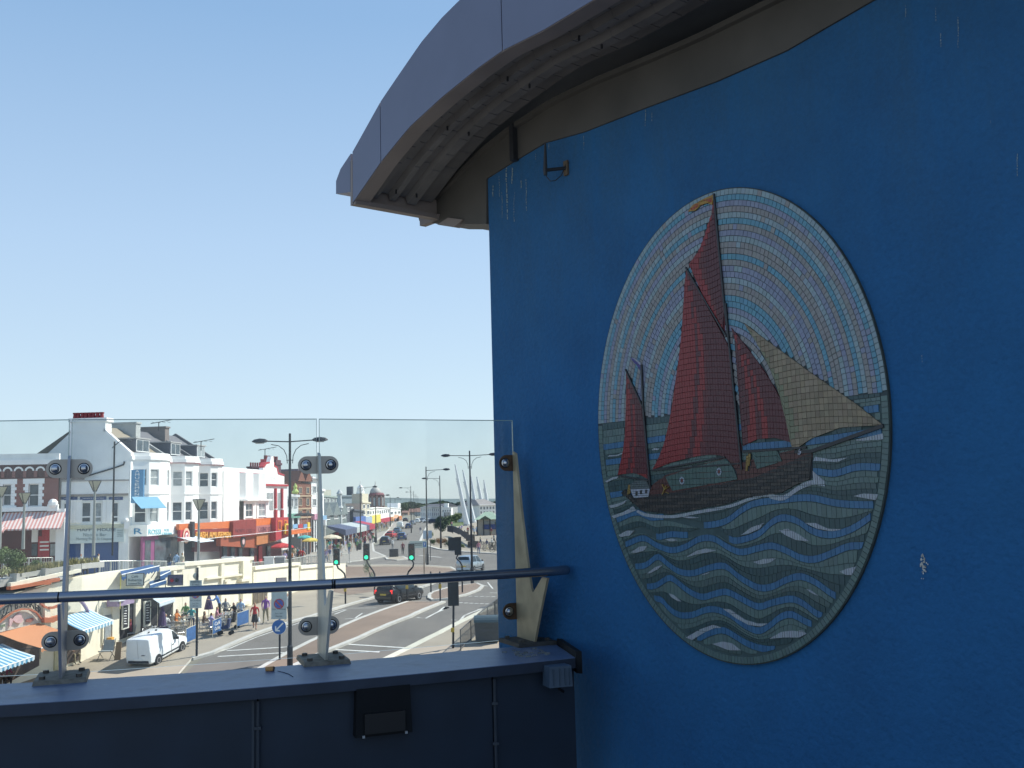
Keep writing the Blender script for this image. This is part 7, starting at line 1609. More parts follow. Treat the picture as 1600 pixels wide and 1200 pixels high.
crowd(34,(570,0,607,0,[(570,832),(607,818)],[(570,840),(607,828)]),'before the far arcades','small distant figures on the far pavement in front of the arcades',far=True)
crowd(16,(610,0,632,0,[(610,812),(632,806)],[(610,820),(632,811)]),'at the street end','small distant figures at the far end of the street',far=True)
p=gp(612,860,.1); p.y+=1.2; person(p,2.6,'stand','white','grey','brown','person in white standing behind the large black bin',1.68); p=gp(629.5,866.5); person(p,.3,'stand','maroon','black','brown','person in dark red top standing alone in the road by the island',1.75)
for px,py,c,b_,lab in ((761,861,'navy','cream','person in navy beside the bicycles'),(769,858,'white','black','person in white beyond the bicycles'),(748,866,'pink','denim','person in pink walking along the garden railing'),(751,852,'cream','navy','person in cream walking in front of the kiosk'),(726,842,'black','denim','person in black near the foot of the nearest white mast'),(741,838,'light blue','khaki','person in pale blue between the white masts'),(668,846,'red','denim','person in red on the right-hand footway'),(657,835,'navy','white','person in navy on the right-hand footway'),(712,833,'teal','black','person in teal beyond the round tree'),(777,847,'red','grey','person in red at the edge of the blue wall'),(772,851,'grey','black','person in grey at the edge of the blue wall')):
    p=gp(px,py,.12); person(p,random.uniform(0,6),random.choice(('walk','stand','walk2')),c,b_,random.choice(hairs),lab,1.7)
crowd(16,(705,0,778,0,[(705,824),(778,822)],[(705,838),(778,842)]),'near the kiosk','small distant figures in the gardens by the kiosk',far=True)
# open parasols on the pavement
def parasol(px,ytop,Y,r,c,lab,H=None):
    a=atY(px,ytop,Y); g=.1; t=thing('parasol',lab,'parasol',(a.x,Y,g)); mb=MB(); 
    mb.lathe((a.x,Y,a.z),[(r,-r*.42),(r*.97,-r*.30),(r*.6,-r*.12),(.04,0),(.02,.06)],8); mb.build('canopy',mat('parasol_'+c,COL[c],.8,var=.12,scale=4),t)
    mb=MB(); mb.cyl((a.x,Y),.03,g,a.z,8); mb.build('pole',M_trim,t); mb=MB(); mb.cyl((a.x,Y),.25,g,g+.08,10); mb.build('base',M_conc,t); return t
parasol(441,848,108,1.25,'red','red parasol in front of the orange arcade'); parasol(486,840,122,1.1,'yellow','yellow parasol beside the front glass post'); parasol(476,836,124,.95,'teal','teal parasol left of the yellow one'); parasol(518,835,124,1.25,'cream','cream parasol above the crowd right of the front post')
parasol(470.5,801,132,1.0,'black','left of two black parasols above the orange balcony'); parasol(480,801,132,1.0,'black','right of two black parasols above the orange balcony')
# ================================================================== STREET BEYOND, DISTANT BUILDINGS
def blk(px0,px1,y0,y1,Y0,Y1,m,name,label,rows=(),cols=4,roof=None,shop=None,cat='building',depth=12,wm=None,par='parapet',ww=.5,frame=None,base=0.0,wpar=(.12,.18)):
    a=atY(px0,y0,Y0); b=atY(px1,y1,Y1); F=Fac(a[:2],b[:2]); L=F.len; za=a.z; zb=b.z
    t=thing(name,label,cat,((a.x+b.x)/2,(Y0+Y1)/2,base)); mb=F.mb()
    mb.loft([[(0,-depth,base-.2),(0,0,base-.2),(0,0,za),(0,-depth,za)],[(L,-depth,base-.2),(L,0,base-.2),(L,0,zb),(L,-depth,zb)]]); part(mb,'wall',m,t)
    if par: mb=F.mb(); mb.loft([[(-.1,-.4,za),(-.1,.25,za),(-.1,.25,za+.35),(-.1,-.4,za+.35)],[(L+.1,-.4,zb),(L+.1,.25,zb),(L+.1,.25,zb+.35),(L+.1,-.4,zb+.35)]]); part(mb,par,frame or m,t)
    k=Y0/1559
    for (yt,yb) in rows:
        zt_=atY(px0,yt,Y0).z; zb_=atY(px0,yb,Y0).z
        for c in range(cols):
            s0=L*(c+.5-ww/2)/cols; s1=L*(c+.5+ww/2)/cols
            mb=F.mb(); e=min(.12,(s1-s0)*.15); mb.box(s0-e,s1+e,0,.10,zb_-e,zb_); mb.box(s0-e,s1+e,0,.10,zt_,zt_+e); mb.box(s0-e,s0,0,.08,zb_,zt_); mb.box(s1,s1+e,0,.08,zb_,zt_); mb.box((s0+s1)/2-.03,(s0+s1)/2+.03,0,.06,zb_,zt_); w_=part(mb,'window',frame or M_trim,t)
            mb=F.mb(); mb.box(s0,s1,-.02,.03,zb_,zt_); mb.build('pane',wm or M_pane,w_)
    if shop:
        zt_=atY(px0,shop[0],Y0).z; zb_=atY(px0,shop[1],Y0).z; mb=F.mb(); mb.box(0,L,0,.5,zb_,zt_); part(mb,'shop_sign',shop[2],t)
        mb=F.mb(); mb.box(.1,L-.1,.02,.2,base,zb_-.01); part(mb,'shopfront',M_blackw,t)
        n=max(2,int(L/3))
        for i in range(n+1): mb=F.mb(); s=lerp(.1,L-.35,i/n); mb.box(s,s+.25,.2,.35,base,zb_-.01); part(mb,'shop_pier',frame or m,t)
    if roof:
        m_,yr,kind=roof; zr=atY(px0,yr,Y0).z
        if kind=='ridge': mb=F.mb(); mb.loft([[(0,.4,za),(0,-depth,za),(0,-depth/2,zr)],[(L,.4,zb),(L,-depth,zb),(L,-depth/2,zr+(zb-za))]]); part(mb,'roof',m_,t)
        if kind=='gable':
            n=cols
            for i in range(n):
                a_=L*i/n; b_=L*(i+1)/n; mb=F.mb(); mb.loft([[(a_,.3,za),(b_,.3,za),((a_+b_)/2,.3,zr)],[(a_,-depth,za),(b_,-depth,za),((a_+b_)/2,-depth,zr)]]); part(mb,'roof',m_,t)
        if kind=='hip': mb=F.mb(); mb.loft([[(-.3,.5,za),(L+.3,.5,za),(L+.3,-depth,za),(-.3,-depth,za)],[(L*.25,-depth*.4,zr),(L*.75,-depth*.4,zr),(L*.75,-depth*.6,zr),(L*.25,-depth*.6,zr)]]); part(mb,'roof',m_,t)
    return t,F,L,za
M_dk=mat('dark_cladding',(.07,.08,.10),.7,var=.3,scale=1); M_gb=mat('grey_blue_cladding',(.26,.32,.36),.7,var=.08); M_sage=mat('sage_render',(.36,.42,.38),.8); M_purp=mat('mauve_slate',(.14,.11,.16),.8,var=.2); M_gold=mat('ornate_cream',(.62,.57,.44),.8,var=.12)
M_yel=mat('yellow_sign',(.72,.60,.10),.6); M_cym=mat('crimson_sign',(.38,.02,.05),.6); M_org2=mat('orange_sign',(.55,.20,.06),.6); M_cblue=mat('canopy_blue',(.07,.085,.15),.6,var=.2); M_cgrey=mat('canopy_grey',(.42,.46,.46),.6,var=.15)
def chim(t,F,s,w,z,wd,h,n,m=None):
    mb=F.mb(); mb.box(s-wd/2,s+wd/2,w-.5,w+.5,z-2.5,z+h); mb.box(s-wd/2-.1,s+wd/2+.1,w-.6,w+.6,z+h,z+h+.2); c=part(mb,'chimney',m or M_brick2,t)
    for i in range(n): mb=F.mb(); x=s-wd/2+wd*(i+.5)/n; mb.cyl((x,w),.14,z+h+.2,z+h+.8,7); mb.build('chimney_pot',M_pot,c)
t,F,L,za=blk(446,463,748,768,150,152,M_slate,'slate_house','dark slate roofed house between the stepped red gable and the brick tower',rows=(),cols=1,roof=(M_slate,732,'ridge'),par=None); chim(t,F,-1.0,-5,za+1.2,2.8,.6,6,mat('dark_stack',(.09,.035,.05),.8))
t,F,L,za=blk(445,466,775,777,142,144,M_white,'white_cafe_house','small white building with a green finial beside the brick tower',rows=((780,792),),cols=3,shop=(803,810,mat('sea_green',(.20,.42,.32),.6)),depth=5); mb=F.mb(); mb.lathe((L*.78,.0,za+.3),[(.35,0),(.5,.3),(.2,.7),(.3,1.0),(.05,1.5)],8); part(mb,'finial',mat('lime_green',(.45,.55,.15),.6),t); mb=F.mb(); mb.box(0,L*.25,-1,.1,za+.3,za+1.6); part(mb,'chimney_block',M_white,t)
t,F,L,za=blk(463,486,752,757,148,152,M_brick2,'brick_tower_house','tall orange brick house with twin gables behind the near lamp column',rows=((762,771),(779,790),(798,806)),cols=2,roof=(M_brick2,735,'gable'),frame=mat('buff_stone',(.45,.33,.22),.8),ww=.34,wm=M_pane,depth=14,par=None); mb=F.mb(); mb.box(L*.36,L*.64,-8,-.6,za,za+1.9); part(mb,'valley_roof',M_purp,t)
for zz in (775,795,809): z=atY(463,zz,148).z; mb=F.mb(); mb.box(0,L,0,.15,z-.12,z+.12); part(mb,'string_course',mat('buff_stone',(.45,.33,.22),.8),t)
t,F,L,za=blk(486.5,495,748,752,152,154,M_white,'narrow_white_house','narrow white house with a mauve roof beside the brick tower',rows=((760,770),(780,790)),cols=1,roof=(M_purp,739,'hip'),shop=(803,812,mat('pink_sign',(.6,.3,.4),.6)))
t,F,L,za=blk(495,506,765,768,160,163,M_white,'narrow_white_house','white slot of building with a sky blue panel behind the front glass post',rows=((775,785),),cols=1,shop=(806,815,mat('sky_panel',(.25,.42,.6),.6)))
t,F,L,za=blk(504,526,776,778,215,222,M_sage,'sage_building','pale sage building with a flat boxed top floor behind the slate gables',rows=((779,785),),cols=4,depth=20); mb=F.mb(); mb.box(L*.02,L*.35,-8,-1,za,za+1.8); part(mb,'roof_box',mat('dark_box',(.2,.24,.22),.8),t); mb=F.mb(); mb.box(L*.38,L*.9,-10,-1,za,za+1.5); part(mb,'roof_box',mat('stone_box',(.45,.45,.38),.8),t)
t,F,L,za=blk(505,542,806,803,170,190,mat('grey_slates',(.16,.19,.19),.85,var=.25,scale=2),'gabled_arcade','row of dark grey slate gables above the long arcade canopy',rows=((807,812),),cols=3,roof=(mat('grey_slates',(.16,.19,.19),.85),785,'gable'),depth=9,par=None)
mb=F.mb(); mb.box(L*.2,L*.85,-6,-3,za-1,za+1.7); part(mb,'dormer_row',mat('grey_board',(.26,.27,.28),.8,var=.2),t)
mb=F.mb(); mb.lathe((L*.72,-.2,za-2),[(.5,0),(.45,3),(.7,3.2),(.5,3.6),(.35,5.5),(.6,5.8),(.3,6.3),(.05,6.6)],8); part(mb,'ornate_stack',mat('pale_stone',(.5,.52,.52),.8),t)
t,F,L,za=blk(528,566,776,775.5,255,262,M_gb,'grey_blue_block','large plain grey blue block behind the arcade gables',rows=(),cols=1,depth=30); mb=F.mb(); mb.box(L*.80,L*.86,-4,-2,za,za+2.6); part(mb,'vent_stack',M_dk,t)
t,F,L,za=blk(535,552,790,791,205,215,M_dk,'dark_arcade_block','dark clad arcade block stepping down behind the blue signs',rows=((794,799),),cols=3,wm=M_pane2,depth=10,par=None); 
t,F,L,za=blk(552,568,798,800,212,225,M_dk,'dark_arcade_block','lower dark arcade block with blue signs on its front',rows=(),cols=2,shop=(808,820,mat('sign_blue2',(.07,.14,.38),.6,var=.3,scale=1)),depth=10)
for px,y0,c in ((556,786,'grey_blue_cladding'),): pass
# long arcade canopy
a=atY(511,823,163); b=atY(563,815,205); F=Fac(a[:2],b[:2]); L=F.len; t=thing('arcade_canopy','long blue and grey arcade canopy with a crimson underside along the pavement','canopy',((a.x+b.x)/2,184,0))
n=9
for i in range(n):
    s0=L*i/n; s1=L*(i+1)/n-.05; z0=lerp(a.z,b.z,i/n); mb=F.mb(); mb.loft([[(s0,.0,z0+.15),(s0,3.0,z0-.55),(s0,3.0,z0-1.5),(s0,2.9,z0-1.5),(s0,0,z0-.1)],[(s1,0,z0+.15),(s1,3.0,z0-.55),(s1,3.0,z0-1.5),(s1,2.9,z0-1.5),(s1,0,z0-.1)]]); part(mb,'canopy_bay',[M_cblue,M_cblue,M_cblue,M_cgrey,M_cgrey,M_cgrey,M_cblue,M_cym,M_cym][i],t)
    mb=F.mb(); mb.box(s0,s1,.3,.5,.1,z0-1.2); part(mb,'shopfront',[M_blackw,M_cym,M_blackw,mat('wine_front',(.16,.02,.05),.6)][i%4],t)
    mb=F.mb(); mb.cyl((s0+.1,2.8),.09,.1,z0-1.3,7); part(mb,'column',M_cym if i>3 else M_trim,t)
t,F,L,za=blk(563,578,822,820,212,240,M_cym,'crimson_arcade','crimson arcade front at the end of the long canopy',rows=(),cols=3,shop=(824,830,M_cym),depth=6)
t,F,L,za=blk(565,578,786,787,235,242,M_gold,'ornate_cupola_building','cream ornate building with a small cupola left of the dome',rows=((789,794),(799,804)),cols=2,shop=(808,818,mat('pale_blue_sign',(.32,.42,.55),.6)),depth=10)
mb=F.mb(); mb.box(L*.12,L*.85,-2.6,-.1,za,za+2.2); part(mb,'attic',M_gold,t); mb=F.mb(); mb.lathe((L*.5,-1.3,za+2.2),[(.95,0),(1.0,.3),(.85,.5),(.8,1.4),(.35,1.9),(.12,2.1),(.05,3.0)],10); part(mb,'cupola',M_white,t)
# domed hall
c=atY(588.5,792,420); r=11*420/1559; DM=thing('domed_hall','brick drum hall with tall white windows and a grey ribbed dome','domed building',(c.x,420,0))
kz=420/1559; ztop_=atY(588.5,758,420).z; zd=atY(588.5,770,420).z; zb_=atY(588.5,793,420).z
mb=MB(); mb.cyl((c.x,420),r,0,zd-1.2,20); mb.build('drum',mat('dark_brick2',(.13,.075,.07),.85,var=.2),DM); mb=MB(); mb.lathe((c.x,420,zd-1.2),[(r*1.1,0),(r*1.12,.5),(r*1.0,.9),(r*.95,1.2)],20); mb.build('cornice',mat('maroon_stone',(.22,.09,.10),.8),DM)
mb=MB(); mb.lathe((c.x-.5,420,zd-.2),[(r*.88,0)]+[(r*.80*math.cos(a*math.pi/14),(ztop_-zd-.6)*math.sin(a*math.pi/14)) for a in range(0,7)]+[(.3,ztop_-zd-.5),(.45,ztop_-zd),(.15,ztop_-zd+.5),(.1,ztop_-zd+1.6),(.01,ztop_-zd+1.9)],16); mb.build('dome',mat('dome_grey',(.40,.39,.36),.6,var=.12),DM)
for i in range(10):
    a=-math.pi+math.pi*(i+.5)/10; x=c.x+r*1.02*math.cos(a); y=420+r*1.02*math.sin(a); d=Vector((-math.sin(a),math.cos(a),0)); nrm=Vector((math.cos(a),math.sin(a),0)); mb=MB(); 
    if i%2==0: P0=Vector((x,y,0)); mb.loft([[P0-d*.42+Vector((0,0,zb_+.7)),P0+d*.42+Vector((0,0,zb_+.7)),P0+d*.42+Vector((0,0,zd-2.0)),P0-d*.42+Vector((0,0,zd-2.0))],[P0-d*.42+nrm*.15+Vector((0,0,zb_+.7)),P0+d*.42+nrm*.15+Vector((0,0,zb_+.7)),P0+d*.42+nrm*.15+Vector((0,0,zd-2.0)),P0-d*.42+nrm*.15+Vector((0,0,zd-2.0))]]); mb.build('window',M_pane2,DM)
    else: mb.cyl((x,y),.45,zb_,zd-1.2,8); mb.build('pier',mat('pier_stone',(.25,.17,.15),.8),DM)
blk(577,592,795,794,262,290,M_white,'white_arcade','white arcade building with a yellow sign below the dome',rows=((799,804),),cols=4,shop=(806,819,M_yel),depth=12)
blk(592,608,794,795,295,330,M_white,'white_arcade','long white arcade building with an orange sign right of the dome',rows=((798,803),),cols=5,shop=(811,818,M_cym),depth=12)
blk(584,600,813,812,285,320,M_cym,'crimson_awning_shop','crimson hooded shop below the white arcades',rows=(),cols=3,shop=(812,819,M_cym),depth=3,par=None)
t,F,L,za=blk(609,626,794,795,380,410,M_white,'white_cube_building','bright white cube building with a square tower at the far end',rows=((800,804),),cols=3,shop=(808,814,M_org2),depth=14); mb=F.mb(); mb.box(L*.68,L*.95,-4,.2,za,atY(622,786,400).z); part(mb,'tower',M_white,t)
a=atY(616,806,380); b=atY(632,806,400); t=thing('orange_awning','orange and white awning at the far end of the arcades','awning',(a.x,380,0)); mb=MB(); mb.loft([[(a.x,375,a.z-.9),(a.x,380,a.z+.4),(a.x,380,a.z)],[(b.x,375,a.z-.9),(b.x,380,a.z+.4),(b.x,380,a.z)]]); mb.build('canvas',mat('orange_cream',(.75,.42,.25),.7),t); mb=MB(); mb.box(a.x,b.x,379.9,380.2,0,a.z); mb.build('front',M_blackw,t)
# far side houses
M_redtile=mat('old_red_tile',(.20,.11,.085),.85,var=.2,scale=1)
for px0,px1,y,Y,m,rf,lab in ((627,637,801,560,mat('dull_brick',(.25,.17,.13),.85),798,'brown brick house under the far trees, left'),(638,649,800,580,mat('dull_stone',(.3,.26,.22),.85),795,'grey brown house under the far trees, right'),(648,657,800,520,M_gb,794,'small blue grey house left of the white terrace')):
    blk(px0,px1,y,y,Y,Y,m,'far_house',lab,rows=((y+3,y+6),),cols=3,roof=(M_redtile,rf,'ridge'),depth=10,par=None,cat='house')
blk(657,674,793.5,793,430,425,M_white,'white_terrace','white seafront terrace with a dark roof, left half',rows=((795,799),(801,806)),cols=6,roof=(M_slate,788,'ridge'),depth=10,cat='terrace',ww=.42,wm=M_pane2)
blk(674.3,690,793,792.5,425,420,mat('ivory_render',(.66,.66,.62),.8),'white_terrace','ivory seafront terrace with a dark roof, right half',rows=((795,799),(801,806)),cols=5,roof=(M_slate,787.5,'ridge'),depth=10,cat='terrace',ww=.42,wm=M_pane)
t,F,L,za=blk(690.5,705,794,794,400,400,M_white,'veranda_hotel','white hotel with a small top storey and a dark veranda above the round tree',rows=((797,800),),cols=4,shop=None,depth=10,cat='hotel'); mb=F.mb(); mb.box(L*.2,L*.66,-5,-.5,za,za+1.9); part(mb,'top_storey',M_white,t)
mb=F.mb(); zv=atY(697,806,400).z; mb.box(L*.2,L*.9,0,1.2,zv-.2,zv); mb.box(L*.2,L*.9,.1,.2,zv,zv+1.4); part(mb,'veranda',M_blackw,t)
for i in range(6): mb=F.mb(); s=L*(.2+.14*i); mb.box(s,s+.2,1.0,1.2,zv,zv+1.8); part(mb,'veranda_post',M_trim,t)
t,F,L,za=blk(749,778,790,790,330,335,M_white,'white_mansion','large white house with grey gables behind the masts',rows=((792,796),(799,803)),cols=6,roof=(mat('grey_roof',(.27,.25,.24),.8,var=.2),780,'hip'),depth=12,cat='house')
blk(724,748,794,793,350,345,mat('rose_brick',(.36,.20,.16),.85),'brick_villa','rose brick villa between the white masts',rows=((796,800),),cols=4,roof=(mat('grey_roof',(.27,.25,.24),.8),790,'ridge'),depth=10,cat='house',par=None)
# kiosk
a=atY(745,812,205); b=atY(776,812,205); zr=atY(757,800,205).z; K=thing('kiosk','cream kiosk with a green hipped roof and dark blue counter band','kiosk',((a.x+b.x)/2,205,.1)); mb=MB(); mb.box(a.x,b.x,205,211,.1,a.z); mb.build('wall',mat('kiosk_cream',(.50,.45,.38),.8,var=.1),K); mb=MB(); mb.loft([[(a.x-.6,204.2,a.z),(b.x+.6,204.2,a.z),(b.x+.6,212,a.z),(a.x-.6,212,a.z)],[(a.x+1.6,208,zr),(b.x-1.0,208,zr),(b.x-1.0,208.3,zr),(a.x+1.6,208.3,zr)]]); mb.build('roof',mat('copper_green',(.30,.40,.30),.7,var=.15,scale=2),K)
mb=MB(); c_=(a.x+b.x)/2-.3; mb.loft([[(c_-1.2,203.8,a.z+.02),(c_+1.2,203.8,a.z+.02),(c_,203.8,a.z+.75)],[(c_-1.2,207,a.z+.02),(c_+1.2,207,a.z+.02),(c_,207,a.z+.75)]]); mb.build('pediment',mat('dark_gable',(.10,.12,.08),.8),K); mb=MB(); mb.box(a.x+1.2,b.x-.1,204.7,204.98,a.z-2.0,a.z-1.0); mb.build('counter_band',mat('deep_blue',(.035,.06,.20),.6),K)
mb=MB(); mb.box(a.x+1.3,b.x-.2,204.9,204.99,a.z-.9,a.z-.25); mb.build('hatch',M_pane2,K)
for i in range(4): mb=MB(); x=lerp(a.x,b.x-.2,i/3); mb.box(x,x+.2,204.5,204.7,.1,a.z); mb.build('post',M_dark,K)
# white leaning masts
for k,(bx,by,tx,ty,Y,lab) in enumerate(((730,822,711,725.5,287,'tallest and leftmost of the five leaning white masts'),(740,818,723,734,320,'second of the five leaning white masts from the left'),(746,812,736,744,345,'third white mast, partly behind the double-armed lamp'),(757,808,745,745,375,'fourth white mast from the left'),(764,806,756,750,405,'rightmost of the five leaning white masts'))):
    p=atY(bx,by,Y); p.z=0; q=atY(tx,ty,Y); t=thing('leaning_mast',lab,'mast',p,group='leaning white light masts'); w_=3.4*Y/1559*1.7
    mb=MB(); mb.tube([p,p.lerp(q,.35)+Vector((-.02,0,0)),p.lerp(q,.75),q],[w_*.85,w_*.62,w_*.36,w_*.16],10); mb.build('shaft',mat('mast_white',(.72,.75,.76),.4),t,smooth='auto')
    for f in (.68,.72,.76): c=p.lerp(q,f); mb=MB(); mb.box(c.x-w_*.55,c.x-w_*.2,c.y-.2,c.y+.2,c.z-.15,c.z+.15); mb.build('floodlight',mat('light_grey_metal',(.4,.42,.43),.5),t)
    mb=MB(); mb.cyl((p.x,p.y),w_*1.3,0,.6,12,w_*.95); mb.build('collar',M_conc,t)
# ------------------------------------------------------------------ trees
M_bark=mat('bark',(.12,.09,.06),.9)
def tree(px,ytop,ybase,Y,wpx,m,lab,n=900,leaf=.3,name='tree',sq=1.0,trunk=True,zb=0.0,cat='tree'):
    c=atY(px,ytop,Y); H=c.z-zb; r=wpx*Y/1559/2; t=thing(name,lab,cat,(c.x,Y,zb)); random.seed(int(px*13+Y)); hb=min(H*.45,max(0.,H-2*r*sq))
    mb=MB(); mb.tube([(c.x,Y,zb),(c.x+.05*r,Y,zb+hb),(c.x,Y,zb+H*.8)],[max(.09,r*.09),max(.06,r*.06),.03],7)
    for k in range(6): a=k*1.05+random.random(); mb.tube([(c.x,Y,zb+hb+random.random()*r*.4),(c.x+math.cos(a)*r*.6,Y+math.sin(a)*r*.6,zb+H*.55+random.random()*H*.3)],[max(.04,r*.04),.015],5)
    mb.build('trunk',M_bark,t); mb=MB(); cz_=zb+(hb+H)/2; rz=(H-hb)/2
    for k in range(14):
        a=random.random()*6.3; e=random.uniform(-.9,.95); rr=math.sqrt(max(0,1-e*e)); q=random.uniform(.35,.68); foliage(mb,(c.x+math.cos(a)*rr*r*q,Y+math.sin(a)*rr*r*q,cz_+e*rz*q*1.05),r*random.uniform(.30,.45),n//14,leaf,(1,1,min(1.2,rz/r)))
    mb.build('crown',m,t); return t
tree(688,803,846,172,29,M_leafd,'round dark green tree in the flower bed beside two tall lamps',3200,.13)
M_gbn=mat('bronze_grass',(.26,.15,.07),.9,var=.4,scale=2)
for px,y,r,m,lab in ((678,851,.9,M_leaf,'low green shrub at the left end of the roadside bed'),(686,850,1.0,M_gbn,'bronze grass clump under the round tree'),(694,851,1.0,M_gbn,'bronze grass clump right of the tree trunk'),(700,853,.8,M_leafd,'dark green shrub at the right end of the roadside bed'),(673,838,.9,M_leaf2,'olive shrub left of the round tree'),(720,857,.7,M_leaf2,'light green plants at the foot of the ramp wall')):
    p=gp(px,y+1,.12); bush(px,y,p.y+1,r,500,m,lab,z=.1,leaf=.10)
fars=[(631,783,640,16,'far rounded tree left of the lamp row',M_leaf),(640,786,660,14,'far tree directly behind the lamp row',M_leafd),(651,786,620,12,'dark far tree left of the white terrace roof',M_leafd),(660,788,640,16,'far tree over the left end of the white terrace',M_leaf),(676,786,600,18,'far tree over the middle of the white terrace',M_leafd),(690,783,580,14,'tall far tree left of the veranda hotel',M_leaf),(702,786,600,16,'far tree behind the veranda hotel',M_leafd),(715,782,560,22,'broad dark tree mass left of the tallest mast',M_leafd),(728,786,600,16,'far tree behind the tallest mast',M_leaf),(741,787,620,18,'far tree behind the middle masts',M_leafd),(771,784,560,18,'far tree at the edge of the blue wall',M_leafd),(779,782,540,16,'dark far tree just beside the blue wall',M_leaf)]
for px,y,Y,w_,lab,m in fars: tree(px,y,800,Y,w_,m,lab,700,.75)
tree(712,800,812,330,26,M_leaf2,'low bright green trees on the garden slope',700,.4); tree(700,803,815,300,24,M_leaf,'low bushy tree right of the veranda hotel',600,.4); tree(780,808,845,190,14,M_leafd,'small dark tree against the blue wall edge',700,.2)
mb=MB(); random.seed(31)
for i in range(1500):
    px=random.uniform(560,800); Y=random.uniform(700,1100); p=atY(px,790,Y); x=p.x; h=random.uniform(1.5,6.2+1.2*math.sin(px*.13)+ (0 if px>620 else -4)); a=random.random()*3.1; q=Vector((math.cos(a),math.sin(a),0))*random.uniform(1.5,4); 
    if h<1: continue
    mb.poly([Vector((x,Y,0))-q,Vector((x,Y,0))+q,Vector((x,Y,h))+q*.6,Vector((x,Y,h*1.12)),Vector((x,Y,h))-q*.7])
o=mb.build('distant_woodland',M_leafd,kind='stuff'); o['label']='distant band of woodland along the horizon'; o['category']='woodland'
mb=MB(); pr=[(-2600,20),(-1800,38),(-1100,30),(-700,26),(-420,24),(-200,14),(0,10),(400,4),(900,0)]
for a,b in zip(pr,pr[1:]): mb.poly([(a[0],2600,0),(b[0],2600,0),(b[0],2900,b[1]),(a[0],2900,a[1])]); mb.poly([(a[0],2900,a[1]),(b[0],2900,b[1]),(b[0],3600,0),(a[0],3600,0)])
mb.build('hills',mat('far_hill',(.12,.16,.16),.95,var=.3,scale=.01),kind='structure')
# garden slope, ramp wall, railings, bicycles
slab('lawn',[(p.x,p.y) for p in G([(690,812),(722,812),(735,820),(712,823),(694,820)])],mat('grass',(.12,.16,.05),.95,var=.3,scale=.2),.16,.05)
P=[gp(*q,.12) for q in ((699,838),(708,838),(718,841),(728,847),(738,853),(741,856))]; t=thing('ramp_wall','dark curved ramp wall leading to the garden railing','wall',P[2]); 
for a,b,ha,hb in zip(P,P[1:],(2.2,2.1,1.9,1.6,1.3),(2.1,1.9,1.6,1.3,1.1)): mb=MB(); mb.loft([[(a.x,a.y,.1+ha*.45),(a.x,a.y+.3,.1+ha*.45),(a.x,a.y+.3,.1+ha),(a.x,a.y,.1+ha)],[(b.x,b.y,.1+hb*.35),(b.x,b.y+.3,.1+hb*.35),(b.x,b.y+.3,.1+hb),(b.x,b.y,.1+hb)]]); mb.build('wall_length',mat('dark_stone',(.06,.06,.065),.8,var=.3),t)
railing([(gp(738,858).x,gp(738,858).y),(gp(752,860).x,gp(752,860).y),(gp(766,861).x,gp(766,861).y),(gp(780,862).x,gp(780,862).y),(gp(795,863).x,gp(795,863).y)],1.15,1.9,lambda y:.12,M_railb,'dark garden railing behind the footway beside the blue wall',rails=(.98,.1),bars=.16,pr=.05)
for px,y,w_,h,lab in ((735,845,1.6,1.1,'dark stone block, left, in front of the nearest masts'),(728,839,1.2,1.0,'dark stone block behind the lamp column in the gardens'),(739,855,1.7,.9,'brown stone bench block beside the garden railing')):
    p=gp(px,y,.12); mb=MB(); mb.box(p.x-w_/2,p.x+w_/2,p.y,p.y+.8,p.z,p.z+h,.06); o=mb.build('stone_block',mat('brown_stone',(.13,.11,.09),.85,var=.3)); o['label']=lab; o['category']='stone block'
M_bike=mat('bike_frame',(.05,.05,.06),.4,.4)
def torus(mb,c,r,tr,ax):
    n=20; rings=[]
    for i in range(n+1):
        a=2*math.pi*i/n; d=ax*math.cos(a)+Vector((0,0,1))*math.sin(a); q=c+d*r; nn=ax.cross(Vector((0,0,1))); rings.append([q+(d*math.cos(b)+nn*math.sin(b))*tr for b in (0,1.57,3.14,4.71)])
    mb.loft(rings,cap=False)
def bicycle(px,py,ang,lab):
    p=gp(px,py,.12); ax=Vector((math.cos(ang),math.sin(ang),0)); t=thing('bicycle',lab,'bicycle',p)
    for sx in (-.52,.52): mb=MB(); torus(mb,p+ax*sx+Vector((0,0,.34)),.33,.025,ax); mb.build('wheel',M_tyre,t)
    Z=lambda x,z:p+ax*x+Vector((0,0,z)); mb=MB()
    for a,b in ((( -.52,.34),(-.1,.32)),((-.1,.32),(-.25,.85)),((-.52,.34),(-.22,.72)),((-.22,.72),(.36,.74)),((-.1,.32),(.38,.66)),((.52,.34),(.36,.85))): mb.tube([Z(*a),Z(*b)],.022,5)
    mb.build('frame',M_bike,t); mb=MB(); mb.tube([Z(-.38,.88),Z(-.12,.9)],[.07,.03],6); mb.build('saddle',M_blk,t); mb=MB(); n_=Vector((-ax.y,ax.x,0)); mb.tube([Z(.3,.98)+n_*.28,Z(.37,.95),Z(.3,.98)-n_*.28],.018,5); mb.build('handlebar',M_blk,t); return t
bicycle(763,860,.2,'bicycle with large wheels leaning on the garden railing, left'); bicycle(771,857,.5,'bicycle among the group at the garden railing, middle'); bicycle(775,863,-.1,'bicycle nearest the blue wall at the garden railing')
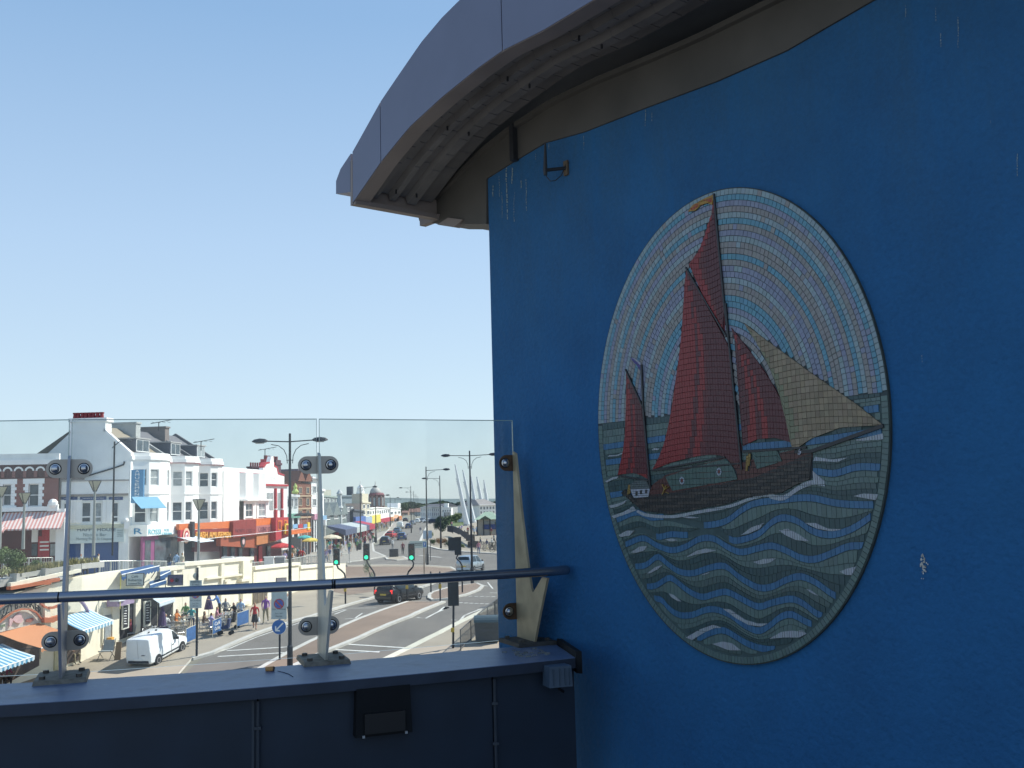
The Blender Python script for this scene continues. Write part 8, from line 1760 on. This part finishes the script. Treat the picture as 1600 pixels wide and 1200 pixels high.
# small street things
def aerial(px,y0,y1,Y,lab): a=atY(px,y1,Y); b=atY(px,y0,Y); t=thing('roof_aerial',lab,'aerial',a); mb=MB(); mb.tube([a,b],.05,5); mb.build('mast',M_dark,t); mb=MB(); mb.tube([b+Vector((-.8,0,-.1)),b+Vector((1.4,0,.25))],.035,4); [mb.tube([b+Vector((x,-.5,0)),b+Vector((x,.5,0))],.02,4) for x in (-.5,0,.5,1.0)]; mb.build('elements',M_dark,t)
aerial(248,660,673,100,'television aerial on the brown chimney stack'); aerial(314,690,704,104,'small aerial on the third terrace roof'); aerial(414,702,716,122,'thin aerial above the white building')
P=[atY(283,846,82),atY(340,840,86),atY(420,832,97),atY(486,824,112)]; mb=MB(); mb.tube([P[0],P[0].lerp(P[1],.5)+Vector((0,0,-.05)),P[1],P[2],P[3]],.022,5); o=mb.build('overhead_cable',M_trim); o['label']='pale overhead cable slung in front of the amusement arcades'; o['category']='cable'
for px,y0,y1,Y,lab in ((505,812,862,140,'pale grey kiosk column with a white box on top, right of the front post'),): 
    a=atY(px,y0,Y); t=thing('ticket_post',lab,'post',(a.x,Y,.1)); mb=MB(); mb.cyl((a.x,Y),.35,.1,a.z-.8,8); mb.build('column',M_conc,t); mb=MB(); mb.box(a.x-.4,a.x+.4,Y-.3,Y+.3,a.z-.8,a.z); mb.build('box',M_white,t)
for px,y,Y,c,lab in ((420,860,104,'white','white display board in front of the red shutters'),(437,866,106,'grey','grey display panel under the red parasol'),(355,866,96,'white','white grab machine in the arcade entrance'),(372,866,97,'grey','grey grab machine in the arcade entrance')):
    p=atY(px,y,Y); z=zter(Y) if Y<110 else .1; t=thing('display_board',lab,'display board',(p.x,Y,z)); mb=MB(); mb.box(p.x-.5,p.x+.5,Y,Y+.3,z+.1,z+1.5,.02); mb.build('panel',pm(c,COL[c]),t); mb=MB(); mb.box(p.x-.55,p.x+.55,Y-.02,Y+.34,z+1.5,z+1.62); mb.build('top',M_trim,t)
for n_ in ('cafe_chair','cafe_table'): pass
